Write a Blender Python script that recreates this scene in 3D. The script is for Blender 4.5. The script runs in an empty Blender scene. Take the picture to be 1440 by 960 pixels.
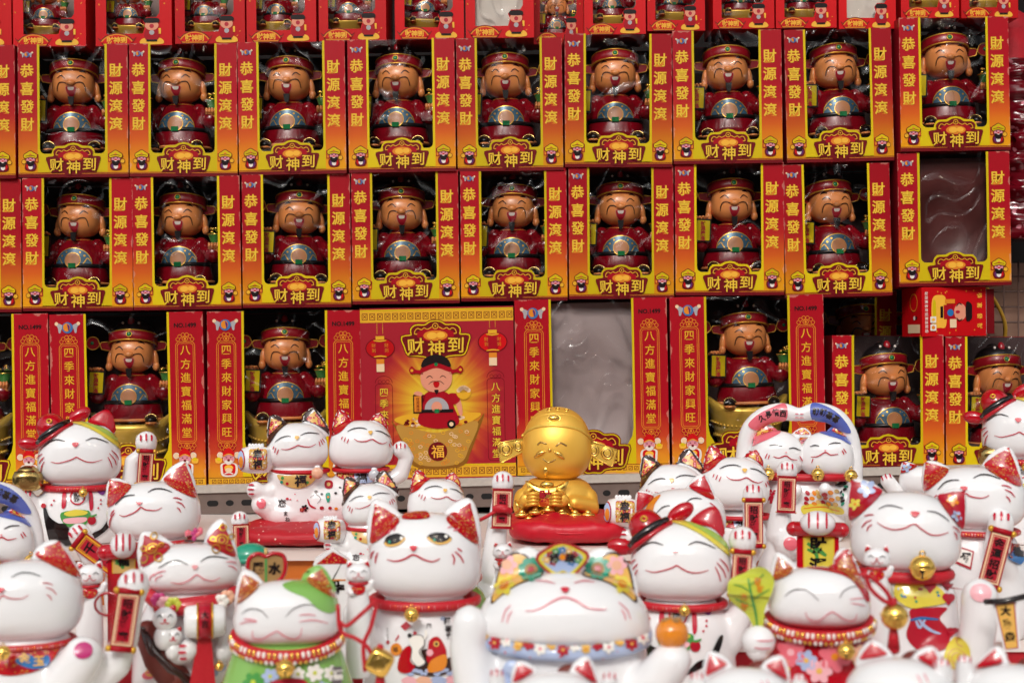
import bpy, bmesh, math, random
from mathutils import Vector, Matrix, noise
from mathutils.bvhtree import BVHTree
from mathutils.geometry import tessellate_polygon

random.seed(7)
S = bpy.context.scene
C = S.collection
R_ = math.radians

# ------------------------------------------------------------------ camera, world, sun, exposure
CAMZ = 1.5                                   # the wall of boxes stands in the plane y = 0, the camera 2 m before it
cam = bpy.data.cameras.new('camera')
cam.lens = 50; cam.sensor_width = 36; cam.clip_start = .05; cam.clip_end = 200
cam.dof.use_dof = True; cam.dof.focus_distance = 1.88; cam.dof.aperture_fstop = 6.5
camo = bpy.data.objects.new('camera', cam); C.objects.link(camo)
camo.location = (0, -2, CAMZ); camo.rotation_euler = (R_(90), 0, 0)
S.camera = camo

SUN_EL, SUN_AZ = 38, 12                      # from before the stall, a little to the left
W = bpy.data.worlds.new('World'); S.world = W; W.use_nodes = True
nt = W.node_tree; nt.nodes.clear()
wo = nt.nodes.new('ShaderNodeOutputWorld'); bg = nt.nodes.new('ShaderNodeBackground')
sky = nt.nodes.new('ShaderNodeTexSky'); sky.sky_type = 'NISHITA'; sky.sun_disc = False
sky.sun_elevation = R_(SUN_EL); sky.sun_rotation = R_(180 + SUN_AZ); sky.air_density = 1.0; sky.dust_density = 4.0
hs = nt.nodes.new('ShaderNodeHueSaturation'); hs.inputs['Saturation'].default_value = .22
nt.links.new(sky.outputs[0], hs.inputs['Color']); nt.links.new(hs.outputs[0], bg.inputs['Color'])
bg.inputs['Strength'].default_value = .15
nt.links.new(bg.outputs[0], wo.inputs[0])
sl = bpy.data.lights.new('sun', 'SUN'); sl.energy = 0.9; sl.angle = R_(9); sl.color = (1, .95, .88)
so = bpy.data.objects.new('sun', sl); C.objects.link(so)
so.rotation_euler = (R_(90 - SUN_EL), 0, R_(-SUN_AZ))
so.location = (0, -3, 6)
S.view_settings.view_transform = 'Standard'; S.view_settings.look = 'None'
S.view_settings.exposure = 0.0; S.view_settings.gamma = 1
S.view_settings.use_curve_mapping = False
S.cycles.use_denoising = True
S.cycles.max_bounces = 10; S.cycles.transparent_max_bounces = 24
S.cycles.diffuse_bounces = 5; S.cycles.glossy_bounces = 5; S.cycles.caustics_reflective = False
S.cycles.sample_clamp_indirect = 6

# ------------------------------------------------------------------ materials
def lin(h):
    h = h.lstrip('#'); v = [int(h[i:i+2], 16) / 255 for i in (0, 2, 4)]
    return tuple(((x + .055) / 1.055) ** 2.4 if x > .04045 else x / 12.92 for x in v) + (1,)
M = {}
def stock_tone(n, b):
    """each carton of the stock has its own slight shade of print"""
    src = b.inputs['Base Color'].links[0].from_socket if b.inputs['Base Color'].links else None
    oi = n.nodes.new('ShaderNodeObjectInfo'); mr = n.nodes.new('ShaderNodeMapRange'); mr.inputs['To Min'].default_value = .84; mr.inputs['To Max'].default_value = 1.1
    hv = n.nodes.new('ShaderNodeHueSaturation'); n.links.new(oi.outputs['Random'], mr.inputs[0]); n.links.new(mr.outputs[0], hv.inputs['Value'])
    if src: n.links.new(src, hv.inputs['Color'])
    else: hv.inputs['Color'].default_value = b.inputs['Base Color'].default_value
    n.links.new(hv.outputs[0], b.inputs['Base Color'])
def mat(name, col, rough=.45, metal=0, spec=.5, coat=0, bump=0, bscale=60, vary=0):
    m = bpy.data.materials.new(name); m.use_nodes = True
    n = m.node_tree; b = n.nodes['Principled BSDF']
    c = lin(col) if isinstance(col, str) else tuple(col) + (1,)
    b.inputs['Base Color'].default_value = c
    b.inputs['Roughness'].default_value = rough; b.inputs['Metallic'].default_value = metal
    b.inputs['Specular IOR Level'].default_value = spec; b.inputs['Coat Weight'].default_value = coat
    b.inputs['Coat Roughness'].default_value = .06
    if bump or vary:
        tc = n.nodes.new('ShaderNodeTexCoord'); nz = n.nodes.new('ShaderNodeTexNoise')
        nz.inputs['Scale'].default_value = bscale; nz.inputs['Detail'].default_value = 4
        n.links.new(tc.outputs['Object'], nz.inputs['Vector'])
        if bump:
            bp = n.nodes.new('ShaderNodeBump'); bp.inputs['Strength'].default_value = bump; bp.inputs['Distance'].default_value = .002
            n.links.new(nz.outputs[0], bp.inputs['Height']); n.links.new(bp.outputs[0], b.inputs['Normal'])
        if vary:
            mx = n.nodes.new('ShaderNodeMix'); mx.data_type = 'RGBA'
            mx.inputs[6].default_value = tuple(x * (1 - vary) for x in c[:3]) + (1,); mx.inputs[7].default_value = tuple(min(1, x * (1 + vary)) for x in c[:3]) + (1,)
            n.links.new(nz.outputs[0], mx.inputs[0]); n.links.new(mx.outputs[2], b.inputs['Base Color'])
    if name in ('print_yellow', 'print_bright_red'): stock_tone(n, b)
    M[name] = m
    return m
# glazed ceramic
mat('white_glaze', '#F1F1F2', .08, coat=.4, bump=.05, bscale=14)
mat('red_glaze', '#B80A1E', .12, coat=.5)
mat('black_glaze', '#1A1213', .15, coat=.4)
mat('brown_glaze', '#3A2420', .18, coat=.3, vary=.3, bscale=50)
mat('green_glaze', '#86BA5C', .12, coat=.4, bump=.05, bscale=14, vary=.06)
mat('line_black', '#2B2426', .25); mat('line_red', '#C11F3A', .25); mat('line_pink', '#E2808E', .25); mat('line_grey', '#6F676A', .25)
mat('nose_red', '#D0283C', .2, coat=.4); mat('nose_yellow', '#E9B75C', .25); mat('nose_pink', '#F0A8AC', .25)
mat('yellow_glaze', '#E2D14E', .15, coat=.4); mat('lime_glaze', '#A8C860', .15, coat=.4); mat('orange_glaze', '#E58A28', .15, coat=.4)
mat('pink_glaze', '#E8707E', .15, coat=.4); mat('pale_pink', '#F2B4BC', .2, coat=.3); mat('blue_glaze', '#5A69B8', .15, coat=.4); mat('pale_blue', '#A9B9DC', .2, coat=.3)
mat('magenta', '#C03A78', .2); mat('leaf_green', '#4F9A4C', .2, coat=.3); mat('teal', '#2F9A7C', .2, coat=.3); mat('purple', '#7A3F86', .25)
mat('peach', '#EDB596', .25, coat=.3); mat('leaf_lime', '#CBD24A', .2, coat=.3, vary=.12, bscale=40); mat('tan_glaze', '#D8B168', .22, coat=.2)
mat('grey_glaze', '#C2C4CC', .2, coat=.3); mat('ink_white', '#F2EEE6', .3); mat('ink_blue', '#2A6FB0', .25)
mat('gold', (.95, .60, .13), .16, .9); mat('gold_satin', (.97, .55, .08), .38, .45, bump=.05, bscale=600); mat('bowl_gold', (.88, .56, .09), .3, .4)
mat('gold_paint', '#D9A63A', .3, .6); mat('antique_gold', (.52, .36, .13), .2, 1, bump=.3, bscale=120)
mat('cord_red', '#BE0F22', .5, bump=.3, bscale=300); mat('red_cloth', '#AE0A1E', .7, bump=.8, bscale=70, vary=.2)
mat('dark_red_cloth', '#5E0A14', .8, bump=.4, bscale=60, vary=.2)
mat('wood', '#A8824F', .5, vary=.25, bscale=30)
# printed card
mat('print_red', '#A2061B', .38, spec=.22, vary=.04, bscale=30); mat('print_bright_red', '#C60C14', .36, spec=.22); mat('print_deep_red', '#6E0812', .4, spec=.22); mat('print_yellow', '#D2B70E', .38, spec=.22)
mat('print_gold_yellow', '#E6BE3A', .38, spec=.22); mat('print_gold', '#E0A82A', .38, spec=.22); mat('print_orange', '#DC8426', .38, spec=.22); mat('print_brown_gold', '#8A5A1A', .38, spec=.22); mat('print_tan', '#B98A3C', .38, spec=.22); mat('print_black', '#1A0F10', .4, spec=.22); mat('print_skin', '#DE9276', .4, spec=.22)
mat('print_pale', '#E9C9A2', .4, spec=.22); mat('print_white', '#E6DCD2', .4, spec=.22); mat('print_blue', '#3D6DA8', .4, spec=.22); mat('print_grey', '#A9A3A6', .4, spec=.22)
mat('print_amber', '#EFB23C', .4, spec=.22); mat('print_pink', '#D88A98', .4, spec=.22); mat('print_purple', '#5A2C66', .4, spec=.22)
mat('pale_card', '#8C7670', .6, vary=.15, bscale=20); mat('red_brown', '#6E2A20', .5); mat('satin_red', '#C60E26', .42, bump=.5, bscale=90, vary=.12); mat('inner_card', '#453030', .7, vary=.2, bscale=20); mat('grey_blister', '#B4A4A4', .4, bump=.15, bscale=25); mat('brown_blister', '#5E2C2A', .4, bump=.2, bscale=30); mat('side_red', '#8E0A1A', .42)
# painted plastic figurine
mat('shaded_skin', '#B9784A', .35); mat('skin', '#EE9656', .28, coat=.12); mat('robe_red', '#840719', .22, coat=.35); mat('hat_red', '#96101E', .3, coat=.2); mat('hat_black', '#171214', .3)  # the belly gets a darker skin copy, shade put into its colour
mat('belly_blue', '#3C6078', .3, .2, vary=.25, bscale=200); mat('jade', '#1F7A45', .2); mat('mouth_red', '#B0122A', .3); mat('teeth', '#E8DDD4', .3)
# setting
mat('shelf_white', '#B5ADA4', .6, bump=.5, bscale=120, vary=.2); mat('steel', '#75655E', .5, .3, vary=.2); mat('slot_black', '#0A0808', .8); mat('board_white', '#E2D6D0', .5); mat('board_orange', '#C66A1C', .5, vary=.12)
mat('back_dark', '#150D0D', .9); mat('back_brown', '#9A7664', .8, vary=.2, bscale=12); mat('wire', '#5A4038', .5); mat('asphalt', (.06, .058, .055), .9, vary=.3, bscale=5)
mat('blocker_grey', (.22, .2, .18), .85, vary=.2, bscale=2); mat('awning', '#8E1E22', .8, vary=.1)

def ramp_mat(name, stops, rough=.38, rays=0):
    m = bpy.data.materials.new(name); m.use_nodes = True; n = m.node_tree; b = n.nodes['Principled BSDF']
    tc = n.nodes.new('ShaderNodeTexCoord'); sx = n.nodes.new('ShaderNodeSeparateXYZ'); rp = n.nodes.new('ShaderNodeValToRGB')
    n.links.new(tc.outputs['Generated'], sx.inputs[0])
    src = sx.outputs['Z']
    if rays:                                  # printed slanting rays in the yellow foot of the card
        wv = n.nodes.new('ShaderNodeTexNoise'); wv.inputs['Scale'].default_value = 3
        n.links.new(tc.outputs['Generated'], wv.inputs['Vector'])
        ma = n.nodes.new('ShaderNodeMath'); ma.operation = 'MULTIPLY_ADD'; ma.inputs[1].default_value = rays
        n.links.new(wv.outputs[0], ma.inputs[0]); n.links.new(sx.outputs['Z'], ma.inputs[2])
        mb = n.nodes.new('ShaderNodeMath'); mb.operation = 'SUBTRACT'; mb.inputs[1].default_value = rays / 2
        n.links.new(ma.outputs[0], mb.inputs[0]); src = mb.outputs[0]
    n.links.new(src, rp.inputs[0]); e = rp.color_ramp.elements
    while len(e) < len(stops): e.new(.5)
    for k, (p, c) in enumerate(stops): e[k].position = p; e[k].color = lin(c)
    # rubbed white card along the edges
    m1 = n.nodes.new('ShaderNodeMath'); m1.operation = 'SUBTRACT'; m1.inputs[0].default_value = .5; m2 = n.nodes.new('ShaderNodeMath'); m2.operation = 'PINGPONG'; m2.inputs[1].default_value = .5
    n.links.new(sx.outputs['X'], m2.inputs[0]); m3 = n.nodes.new('ShaderNodeMath'); m3.operation = 'PINGPONG'; m3.inputs[1].default_value = .5; n.links.new(sx.outputs['Z'], m3.inputs[0])
    mn = n.nodes.new('ShaderNodeMath'); mn.operation = 'MINIMUM'; n.links.new(m2.outputs[0], mn.inputs[0]); n.links.new(m3.outputs[0], mn.inputs[1])
    oi = n.nodes.new('ShaderNodeObjectInfo'); ov = n.nodes.new('ShaderNodeVectorMath'); ov.operation = 'ADD'; n.links.new(tc.outputs['Generated'], ov.inputs[0]); n.links.new(oi.outputs['Location'], ov.inputs[1])
    wn = n.nodes.new('ShaderNodeTexNoise'); wn.inputs['Scale'].default_value = 14; wn.inputs['Detail'].default_value = 5; n.links.new(ov.outputs[0], wn.inputs['Vector'])
    we = n.nodes.new('ShaderNodeMath'); we.operation = 'MULTIPLY_ADD'; we.inputs[1].default_value = -.09; we.inputs[2].default_value = .046; n.links.new(wn.outputs[0], we.inputs[0])
    lt = n.nodes.new('ShaderNodeMath'); lt.operation = 'LESS_THAN'; n.links.new(mn.outputs[0], lt.inputs[0]); n.links.new(we.outputs[0], lt.inputs[1])
    mm_ = n.nodes.new('ShaderNodeMath'); mm_.operation = 'MULTIPLY'; mm_.inputs[1].default_value = .4; n.links.new(lt.outputs[0], mm_.inputs[0])
    mxw = n.nodes.new('ShaderNodeMix'); mxw.data_type = 'RGBA'; mxw.inputs[7].default_value = lin('#D8A08C'); n.links.new(mm_.outputs[0], mxw.inputs[0]); n.links.new(rp.outputs[0], mxw.inputs[6])
    n.links.new(mxw.outputs[2], b.inputs['Base Color']); b.inputs['Roughness'].default_value = rough; b.inputs['Specular IOR Level'].default_value = .22
    stock_tone(n, b)
    M[name] = m; return m
ramp_mat('print_gradient', [(0, '#DC9A10'), (.13, '#DE8C12'), (.29, '#CC5A1A'), (.46, '#B4221E'), (.6, '#A8091C'), (1, '#A4091B')], rays=.05)
ramp_mat('print_gradient_big', [(0, '#DDA01C'), (.10, '#D88420'), (.2, '#C04020'), (.34, '#A8091C'), (1, '#A4091B')], rays=.04)

def spotted(name, base, spot, scale, lo, hi, rough=.15, kind='F1', coat=.4, third=None):
    """printed/painted pattern: voronoi flecks of a second colour"""
    m = bpy.data.materials.new(name); m.use_nodes = True; n = m.node_tree; b = n.nodes['Principled BSDF']
    tc = n.nodes.new('ShaderNodeTexCoord'); nz = n.nodes.new('ShaderNodeTexNoise'); vo = n.nodes.new('ShaderNodeTexVoronoi')
    vo.feature = kind; vo.inputs['Scale'].default_value = scale; nz.inputs['Scale'].default_value = scale * 1.3; nz.inputs['Detail'].default_value = 3
    n.links.new(tc.outputs['Object'], vo.inputs['Vector']); n.links.new(tc.outputs['Object'], nz.inputs['Vector'])
    ad = n.nodes.new('ShaderNodeMath'); ad.operation = 'MULTIPLY_ADD'; ad.inputs[1].default_value = .5
    n.links.new(nz.outputs[0], ad.inputs[0]); n.links.new(vo.outputs['Distance'], ad.inputs[2])
    rp = n.nodes.new('ShaderNodeValToRGB'); e = rp.color_ramp.elements
    e[0].position = lo; e[0].color = lin(spot); e[1].position = hi; e[1].color = lin(base)
    if third: x = e.new(.80); x.color = lin(base); x = e.new(.86); x.color = lin(third)
    n.links.new(ad.outputs[0], rp.inputs[0]); n.links.new(rp.outputs[0], b.inputs['Base Color'])
    b.inputs['Roughness'].default_value = rough; b.inputs['Coat Weight'].default_value = coat
    M[name] = m; return m
spotted('brocade', '#B8121F', '#CDA04A', 345, .50, .56)
spotted('brocade_pink', '#BE2030', '#E8A0A0', 252, .48, .55, third='#E0B050')
spotted('ear_gold', '#A8481E', '#E0B24A', 390, .52, .6)
spotted('flower_red', '#B81424', '#E8C9B8', 130, .36, .42, .6, coat=0)
spotted('flower_band', '#B4C4E4', '#D8505A', 150, .34, .40, .2)
spotted('flower_cape', '#BE1226', '#F0C8C4', 150, .34, .40, .4)
spotted('wrap_glints', '#6A0A18', '#D88A98', 60, .42, .5, .15)  # pink flecks: highlights of crinkled plastic painted into the dark red

def film_mat():
    m = bpy.data.materials.new('clear_film'); m.use_nodes = True; n = m.node_tree; n.nodes.clear()
    out = n.nodes.new('ShaderNodeOutputMaterial'); mx = n.nodes.new('ShaderNodeMixShader')
    tr = n.nodes.new('ShaderNodeBsdfTransparent'); gl = n.nodes.new('ShaderNodeBsdfGlossy')
    tr.inputs[0].default_value = (.97, .96, .95, 1); gl.inputs['Roughness'].default_value = .07
    lw = n.nodes.new('ShaderNodeLayerWeight'); lw.inputs[0].default_value = .22
    tc = n.nodes.new('ShaderNodeTexCoord'); oi = n.nodes.new('ShaderNodeObjectInfo'); va = n.nodes.new('ShaderNodeVectorMath'); va.operation = 'ADD'
    nz = n.nodes.new('ShaderNodeTexNoise'); nz.inputs['Scale'].default_value = 1; nz.inputs['Detail'].default_value = .6; nz.inputs['Distortion'].default_value = 2.2
    sc = n.nodes.new('ShaderNodeVectorMath'); sc.operation = 'SCALE'; sc.inputs['Scale'].default_value = 9
    cb = n.nodes.new('ShaderNodeCombineXYZ'); n.links.new(oi.outputs['Random'], cb.inputs[0]); n.links.new(oi.outputs['Random'], cb.inputs[2])
    n.links.new(cb.outputs[0], sc.inputs[0]); n.links.new(tc.outputs['Object'], va.inputs[0]); n.links.new(sc.outputs[0], va.inputs[1])
    st = n.nodes.new('ShaderNodeMapping'); st.inputs['Scale'].default_value = (13, 13, 9); n.links.new(va.outputs[0], st.inputs[0]); n.links.new(st.outputs[0], nz.inputs['Vector'])
    # long sharp creases: the folded value of a smooth noise
    sb = n.nodes.new('ShaderNodeMath'); sb.operation = 'SUBTRACT'; sb.inputs[1].default_value = .5; n.links.new(nz.outputs[0], sb.inputs[0])
    ab = n.nodes.new('ShaderNodeMath'); ab.operation = 'ABSOLUTE'; n.links.new(sb.outputs[0], ab.inputs[0])
    pw = n.nodes.new('ShaderNodeMath'); pw.operation = 'POWER'; pw.inputs[1].default_value = .55; n.links.new(ab.outputs[0], pw.inputs[0])
    bp = n.nodes.new('ShaderNodeBump'); bp.inputs['Strength'].default_value = 1; bp.inputs['Distance'].default_value = .010
    n.links.new(pw.outputs[0], bp.inputs['Height'])
    n.links.new(bp.outputs[0], gl.inputs['Normal']); n.links.new(bp.outputs[0], lw.inputs['Normal'])
    n.links.new(lw.outputs['Fresnel'], mx.inputs[0]); n.links.new(tr.outputs[0], mx.inputs[1]); n.links.new(gl.outputs[0], mx.inputs[2])
    n.links.new(mx.outputs[0], out.inputs[0]); M['film'] = m
film_mat()

# ------------------------------------------------------------------ scene-graph helpers
def link(name, mesh, parent=None):
    o = bpy.data.objects.new(name, mesh); C.objects.link(o)
    if parent: o.parent = parent
    return o
def tag(o, label, cat, group=None, kind=None):
    o['label'] = label; o['category'] = cat
    if group: o['group'] = group
    if kind: o['kind'] = kind
    return o
def thing(name, label, cat, loc=(0, 0, 0), group=None, rot=(0, 0, 0)):
    o = bpy.data.objects.new(name, None); C.objects.link(o); o.empty_display_size = .02
    o.location = loc; o.rotation_euler = rot
    return tag(o, label, cat, group)
def copy_tree(o, parent=None):
    c = o.copy(); C.objects.link(c)
    if parent: c.parent = parent
    for ch in list(o.children): copy_tree(ch, c)
    return c
def remove_tree(o):
    for ch in list(o.children): remove_tree(ch)
    bpy.data.objects.remove(o)
def P(px, py, d):                             # photograph pixel at distance d -> point in the stall
    return Vector(((px - 720) * d / 2000, d - 2, CAMZ + (480 - py) * d / 2000))

def crom(p, n=6, closed=False):
    p = [Vector((a[0], a[1])) for a in p]
    if len(p) < 3: return [p[0].lerp(p[-1], i / n) for i in range(n + 1)]
    out = []; L = len(p)
    for i in range(L if closed else L - 1):
        if closed: a, b, c, d = p[i - 1], p[i], p[(i + 1) % L], p[(i + 2) % L]
        else: b, c = p[i], p[i + 1]; a = p[i - 1] if i else b * 2 - c; d = p[i + 2] if i + 2 < L else c * 2 - b
        for k in range(n):
            t = k / n
            out.append(.5 * ((2 * b) + (c - a) * t + (2 * a - 5 * b + 4 * c - d) * t * t + (3 * b - a - 3 * c + d) * t ** 3))
    if not closed: out.append(p[-1].copy())
    return out
def circ(u, v, r, ry=None, n=20, rot=0):
    ry = ry or r; c, s = math.cos(rot), math.sin(rot); o = []
    for k in range(n):
        a = 2 * math.pi * k / n; x, y = r * math.cos(a), ry * math.sin(a); o.append((u + x * c - y * s, v + x * s + y * c))
    return o
def rect(u0, v0, u1, v1): return [(u0, v0), (u1, v0), (u1, v1), (u0, v1)]
def rrect(u0, v0, u1, v1, r, n=5):
    o = []
    for cx, cy, a0 in ((u1 - r, v1 - r, 0), (u0 + r, v1 - r, 90), (u0 + r, v0 + r, 180), (u1 - r, v0 + r, 270)):
        for k in range(n + 1): a = R_(a0 + 90 * k / n); o.append((cx + r * math.cos(a), cy + r * math.sin(a)))
    return o
def grow(poly, d):                            # crude outward offset of a closed outline
    p = [Vector((a[0], a[1])) for a in poly]; n = len(p)
    A = sum(p[i].x * p[(i + 1) % n].y - p[(i + 1) % n].x * p[i].y for i in range(n)); sg = 1 if A > 0 else -1; o = []
    for i in range(n):
        e1 = (p[i] - p[i - 1]); e2 = (p[(i + 1) % n] - p[i])
        if e1.length < 1e-9 or e2.length < 1e-9: o.append(tuple(p[i])); continue
        e1.normalize(); e2.normalize(); nn = Vector((e1.y + e2.y, -e1.x - e2.x))
        if nn.length < 1e-6: o.append(tuple(p[i])); continue
        nn.normalize(); k = max(.45, nn.dot(Vector((e1.y, -e1.x)))); o.append(tuple(p[i] + nn * (sg * d / k)))
    return o

_tc = {}
def glyph(s, bold):
    k = (s, bold)
    if k not in _tc:
        c = bpy.data.curves.new('glyph', 'FONT'); c.body = s; c.size = 1; c.offset = bold; c.resolution_u = 3
        o = bpy.data.objects.new('glyph', c); m = bpy.data.meshes.new_from_object(o)
        V = [(v.co.x, v.co.y) for v in m.vertices]; F = [tuple(p.vertices) for p in m.polygons]
        bpy.data.objects.remove(o); bpy.data.curves.remove(c); bpy.data.meshes.remove(m)
        x0 = min(v[0] for v in V); x1 = max(v[0] for v in V); y0 = min(v[1] for v in V); y1 = max(v[1] for v in V)
        _tc[k] = ([(v[0] - (x0 + x1) / 2, v[1] - (y0 + y1) / 2) for v in V], F)
    return _tc[k]

class Sheet:
    """flat artwork: coloured shapes in layers; built as a printed sheet or projected on a surface"""
    def __init__(s, unit=.001, flip=1): s.V = []; s.F = []; s.I = []; s.mats = []; s.unit = unit; s.flip = flip
    def mi(s, m):
        if m not in s.mats: s.mats.append(m)
        return s.mats.index(m)
    def add(s, V, F, m, layer=0):
        o = len(s.V); s.V += [(a[0], a[1], layer) for a in V]; k = s.mi(m)
        for f in F: s.F.append(tuple(i + o for i in f)); s.I.append(k)
        return s
    def poly(s, p, m, layer=0, holes=()):
        loops = [[Vector((a[0], a[1], 0)) for a in p]] + [[Vector((a[0], a[1], 0)) for a in h] for h in holes]
        return s.add([a for l in loops for a in l], tessellate_polygon(loops), m, layer)
    def blob(s, p, m, layer=0, n=5): return s.poly(crom(p, n, True), m, layer)
    def line(s, p, w, m, layer=0, n=6, taper=True, closed=False):
        q = crom(p, n, closed)
        if closed: q.append(q[0].copy())
        V = []; N = len(q)
        for i, a in enumerate(q):
            t = (q[min(i + 1, N - 1)] - q[max(i - 1, 0)])
            if closed and i in (0, N - 1): t = q[1] - q[-2]
            t = t.normalized() if t.length > 1e-9 else Vector((1, 0)); k = w / 2
            if taper and not closed: k *= .35 + .65 * math.sin(math.pi * min(1, max(0, (i + .6) / (N + .2)))) ** .6
            V += [(a.x - t.y * k, a.y + t.x * k), (a.x + t.y * k, a.y - t.x * k)]
        return s.add(V, [(2 * i, 2 * i + 1, 2 * i + 3, 2 * i + 2) for i in range(N - 1)], m, layer)
    def ring(s, p, w, m, layer=0): return s.poly(grow(p, w / 2), m, layer, [grow(p, -w / 2)])
    def text(s, t, u, v, size, m, layer=0, bold=.03, rot=0, sx=1, shear=0):
        V, F = glyph(t, bold); c, n = math.cos(rot), math.sin(rot); o = []
        for x, y in V: x = (x + shear * y) * size * sx; y = y * size * s.flip; o.append((u + x * c - y * n, v + x * n + y * c))
        return s.add(o, F, m, layer)
    def column(s, t, u, v, pitch, size, m, layer=0, bold=.03, du=0, sx=1, rot=0):
        for k, ch in enumerate(t): s.text(ch, u + du * k, v - pitch * k * s.flip, size, m, layer, bold, rot, sx)
        return s
    def flower(s, u, v, r, m, mc, layer=0, n=5, rot=0):
        for k in range(n): a = rot + 2 * math.pi * k / n; s.poly(circ(u + r * .55 * math.cos(a), v + r * .55 * math.sin(a), r * .46, r * .34, 10, a), m, layer)
        return s.poly(circ(u, v, r * .24, n=8), mc, layer + 1)
    def build(s, name, parent=None, y=0, step=.00025):
        me = bpy.data.meshes.new(name)
        me.from_pydata([(a * s.unit, y - l * step, b * s.unit) for a, b, l in s.V], [], s.F)
        for m in s.mats: me.materials.append(M[m])
        me.polygons.foreach_set('material_index', s.I)
        return link(name, me, parent)
    def project(s, name, parent, bvh, ray, cell, off=.0005, near=None):
        bm = bmesh.new(); vs = [bm.verts.new(v) for v in s.V]
        for f, i in zip(s.F, s.I):
            try: q = bm.faces.new([vs[k] for k in f]); q.material_index = i
            except ValueError: pass
        for ax in (0, 1):
            a = min(v[ax] for v in s.V); b = max(v[ax] for v in s.V); k = math.floor(a / cell) + 1
            while k * cell < b:
                co = [0, 0, 0]; co[ax] = k * cell; no = [0, 0, 0]; no[ax] = 1
                bmesh.ops.bisect_plane(bm, geom=bm.verts[:] + bm.edges[:] + bm.faces[:], dist=cell * .002, plane_co=co, plane_no=no); k += 1
        dead = []
        for v in bm.verts:
            u, w, l = v.co; o, d = ray(u, w); h, n, i, dist = bvh.ray_cast(o, d)
            if h is None:
                h, n, i, dist = bvh.find_nearest(near(u, w) if near else o + d * 1.0)
            if n.dot(d) > 0: n = -n
            v.co = h + n * off * (1 + l * .5)
        me = bpy.data.meshes.new(name); bm.to_mesh(me); bm.free()
        for m in s.mats: me.materials.append(M[m])
        me.polygons.foreach_set('use_smooth', [True] * len(me.polygons))
        return link(name, me, parent)

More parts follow.
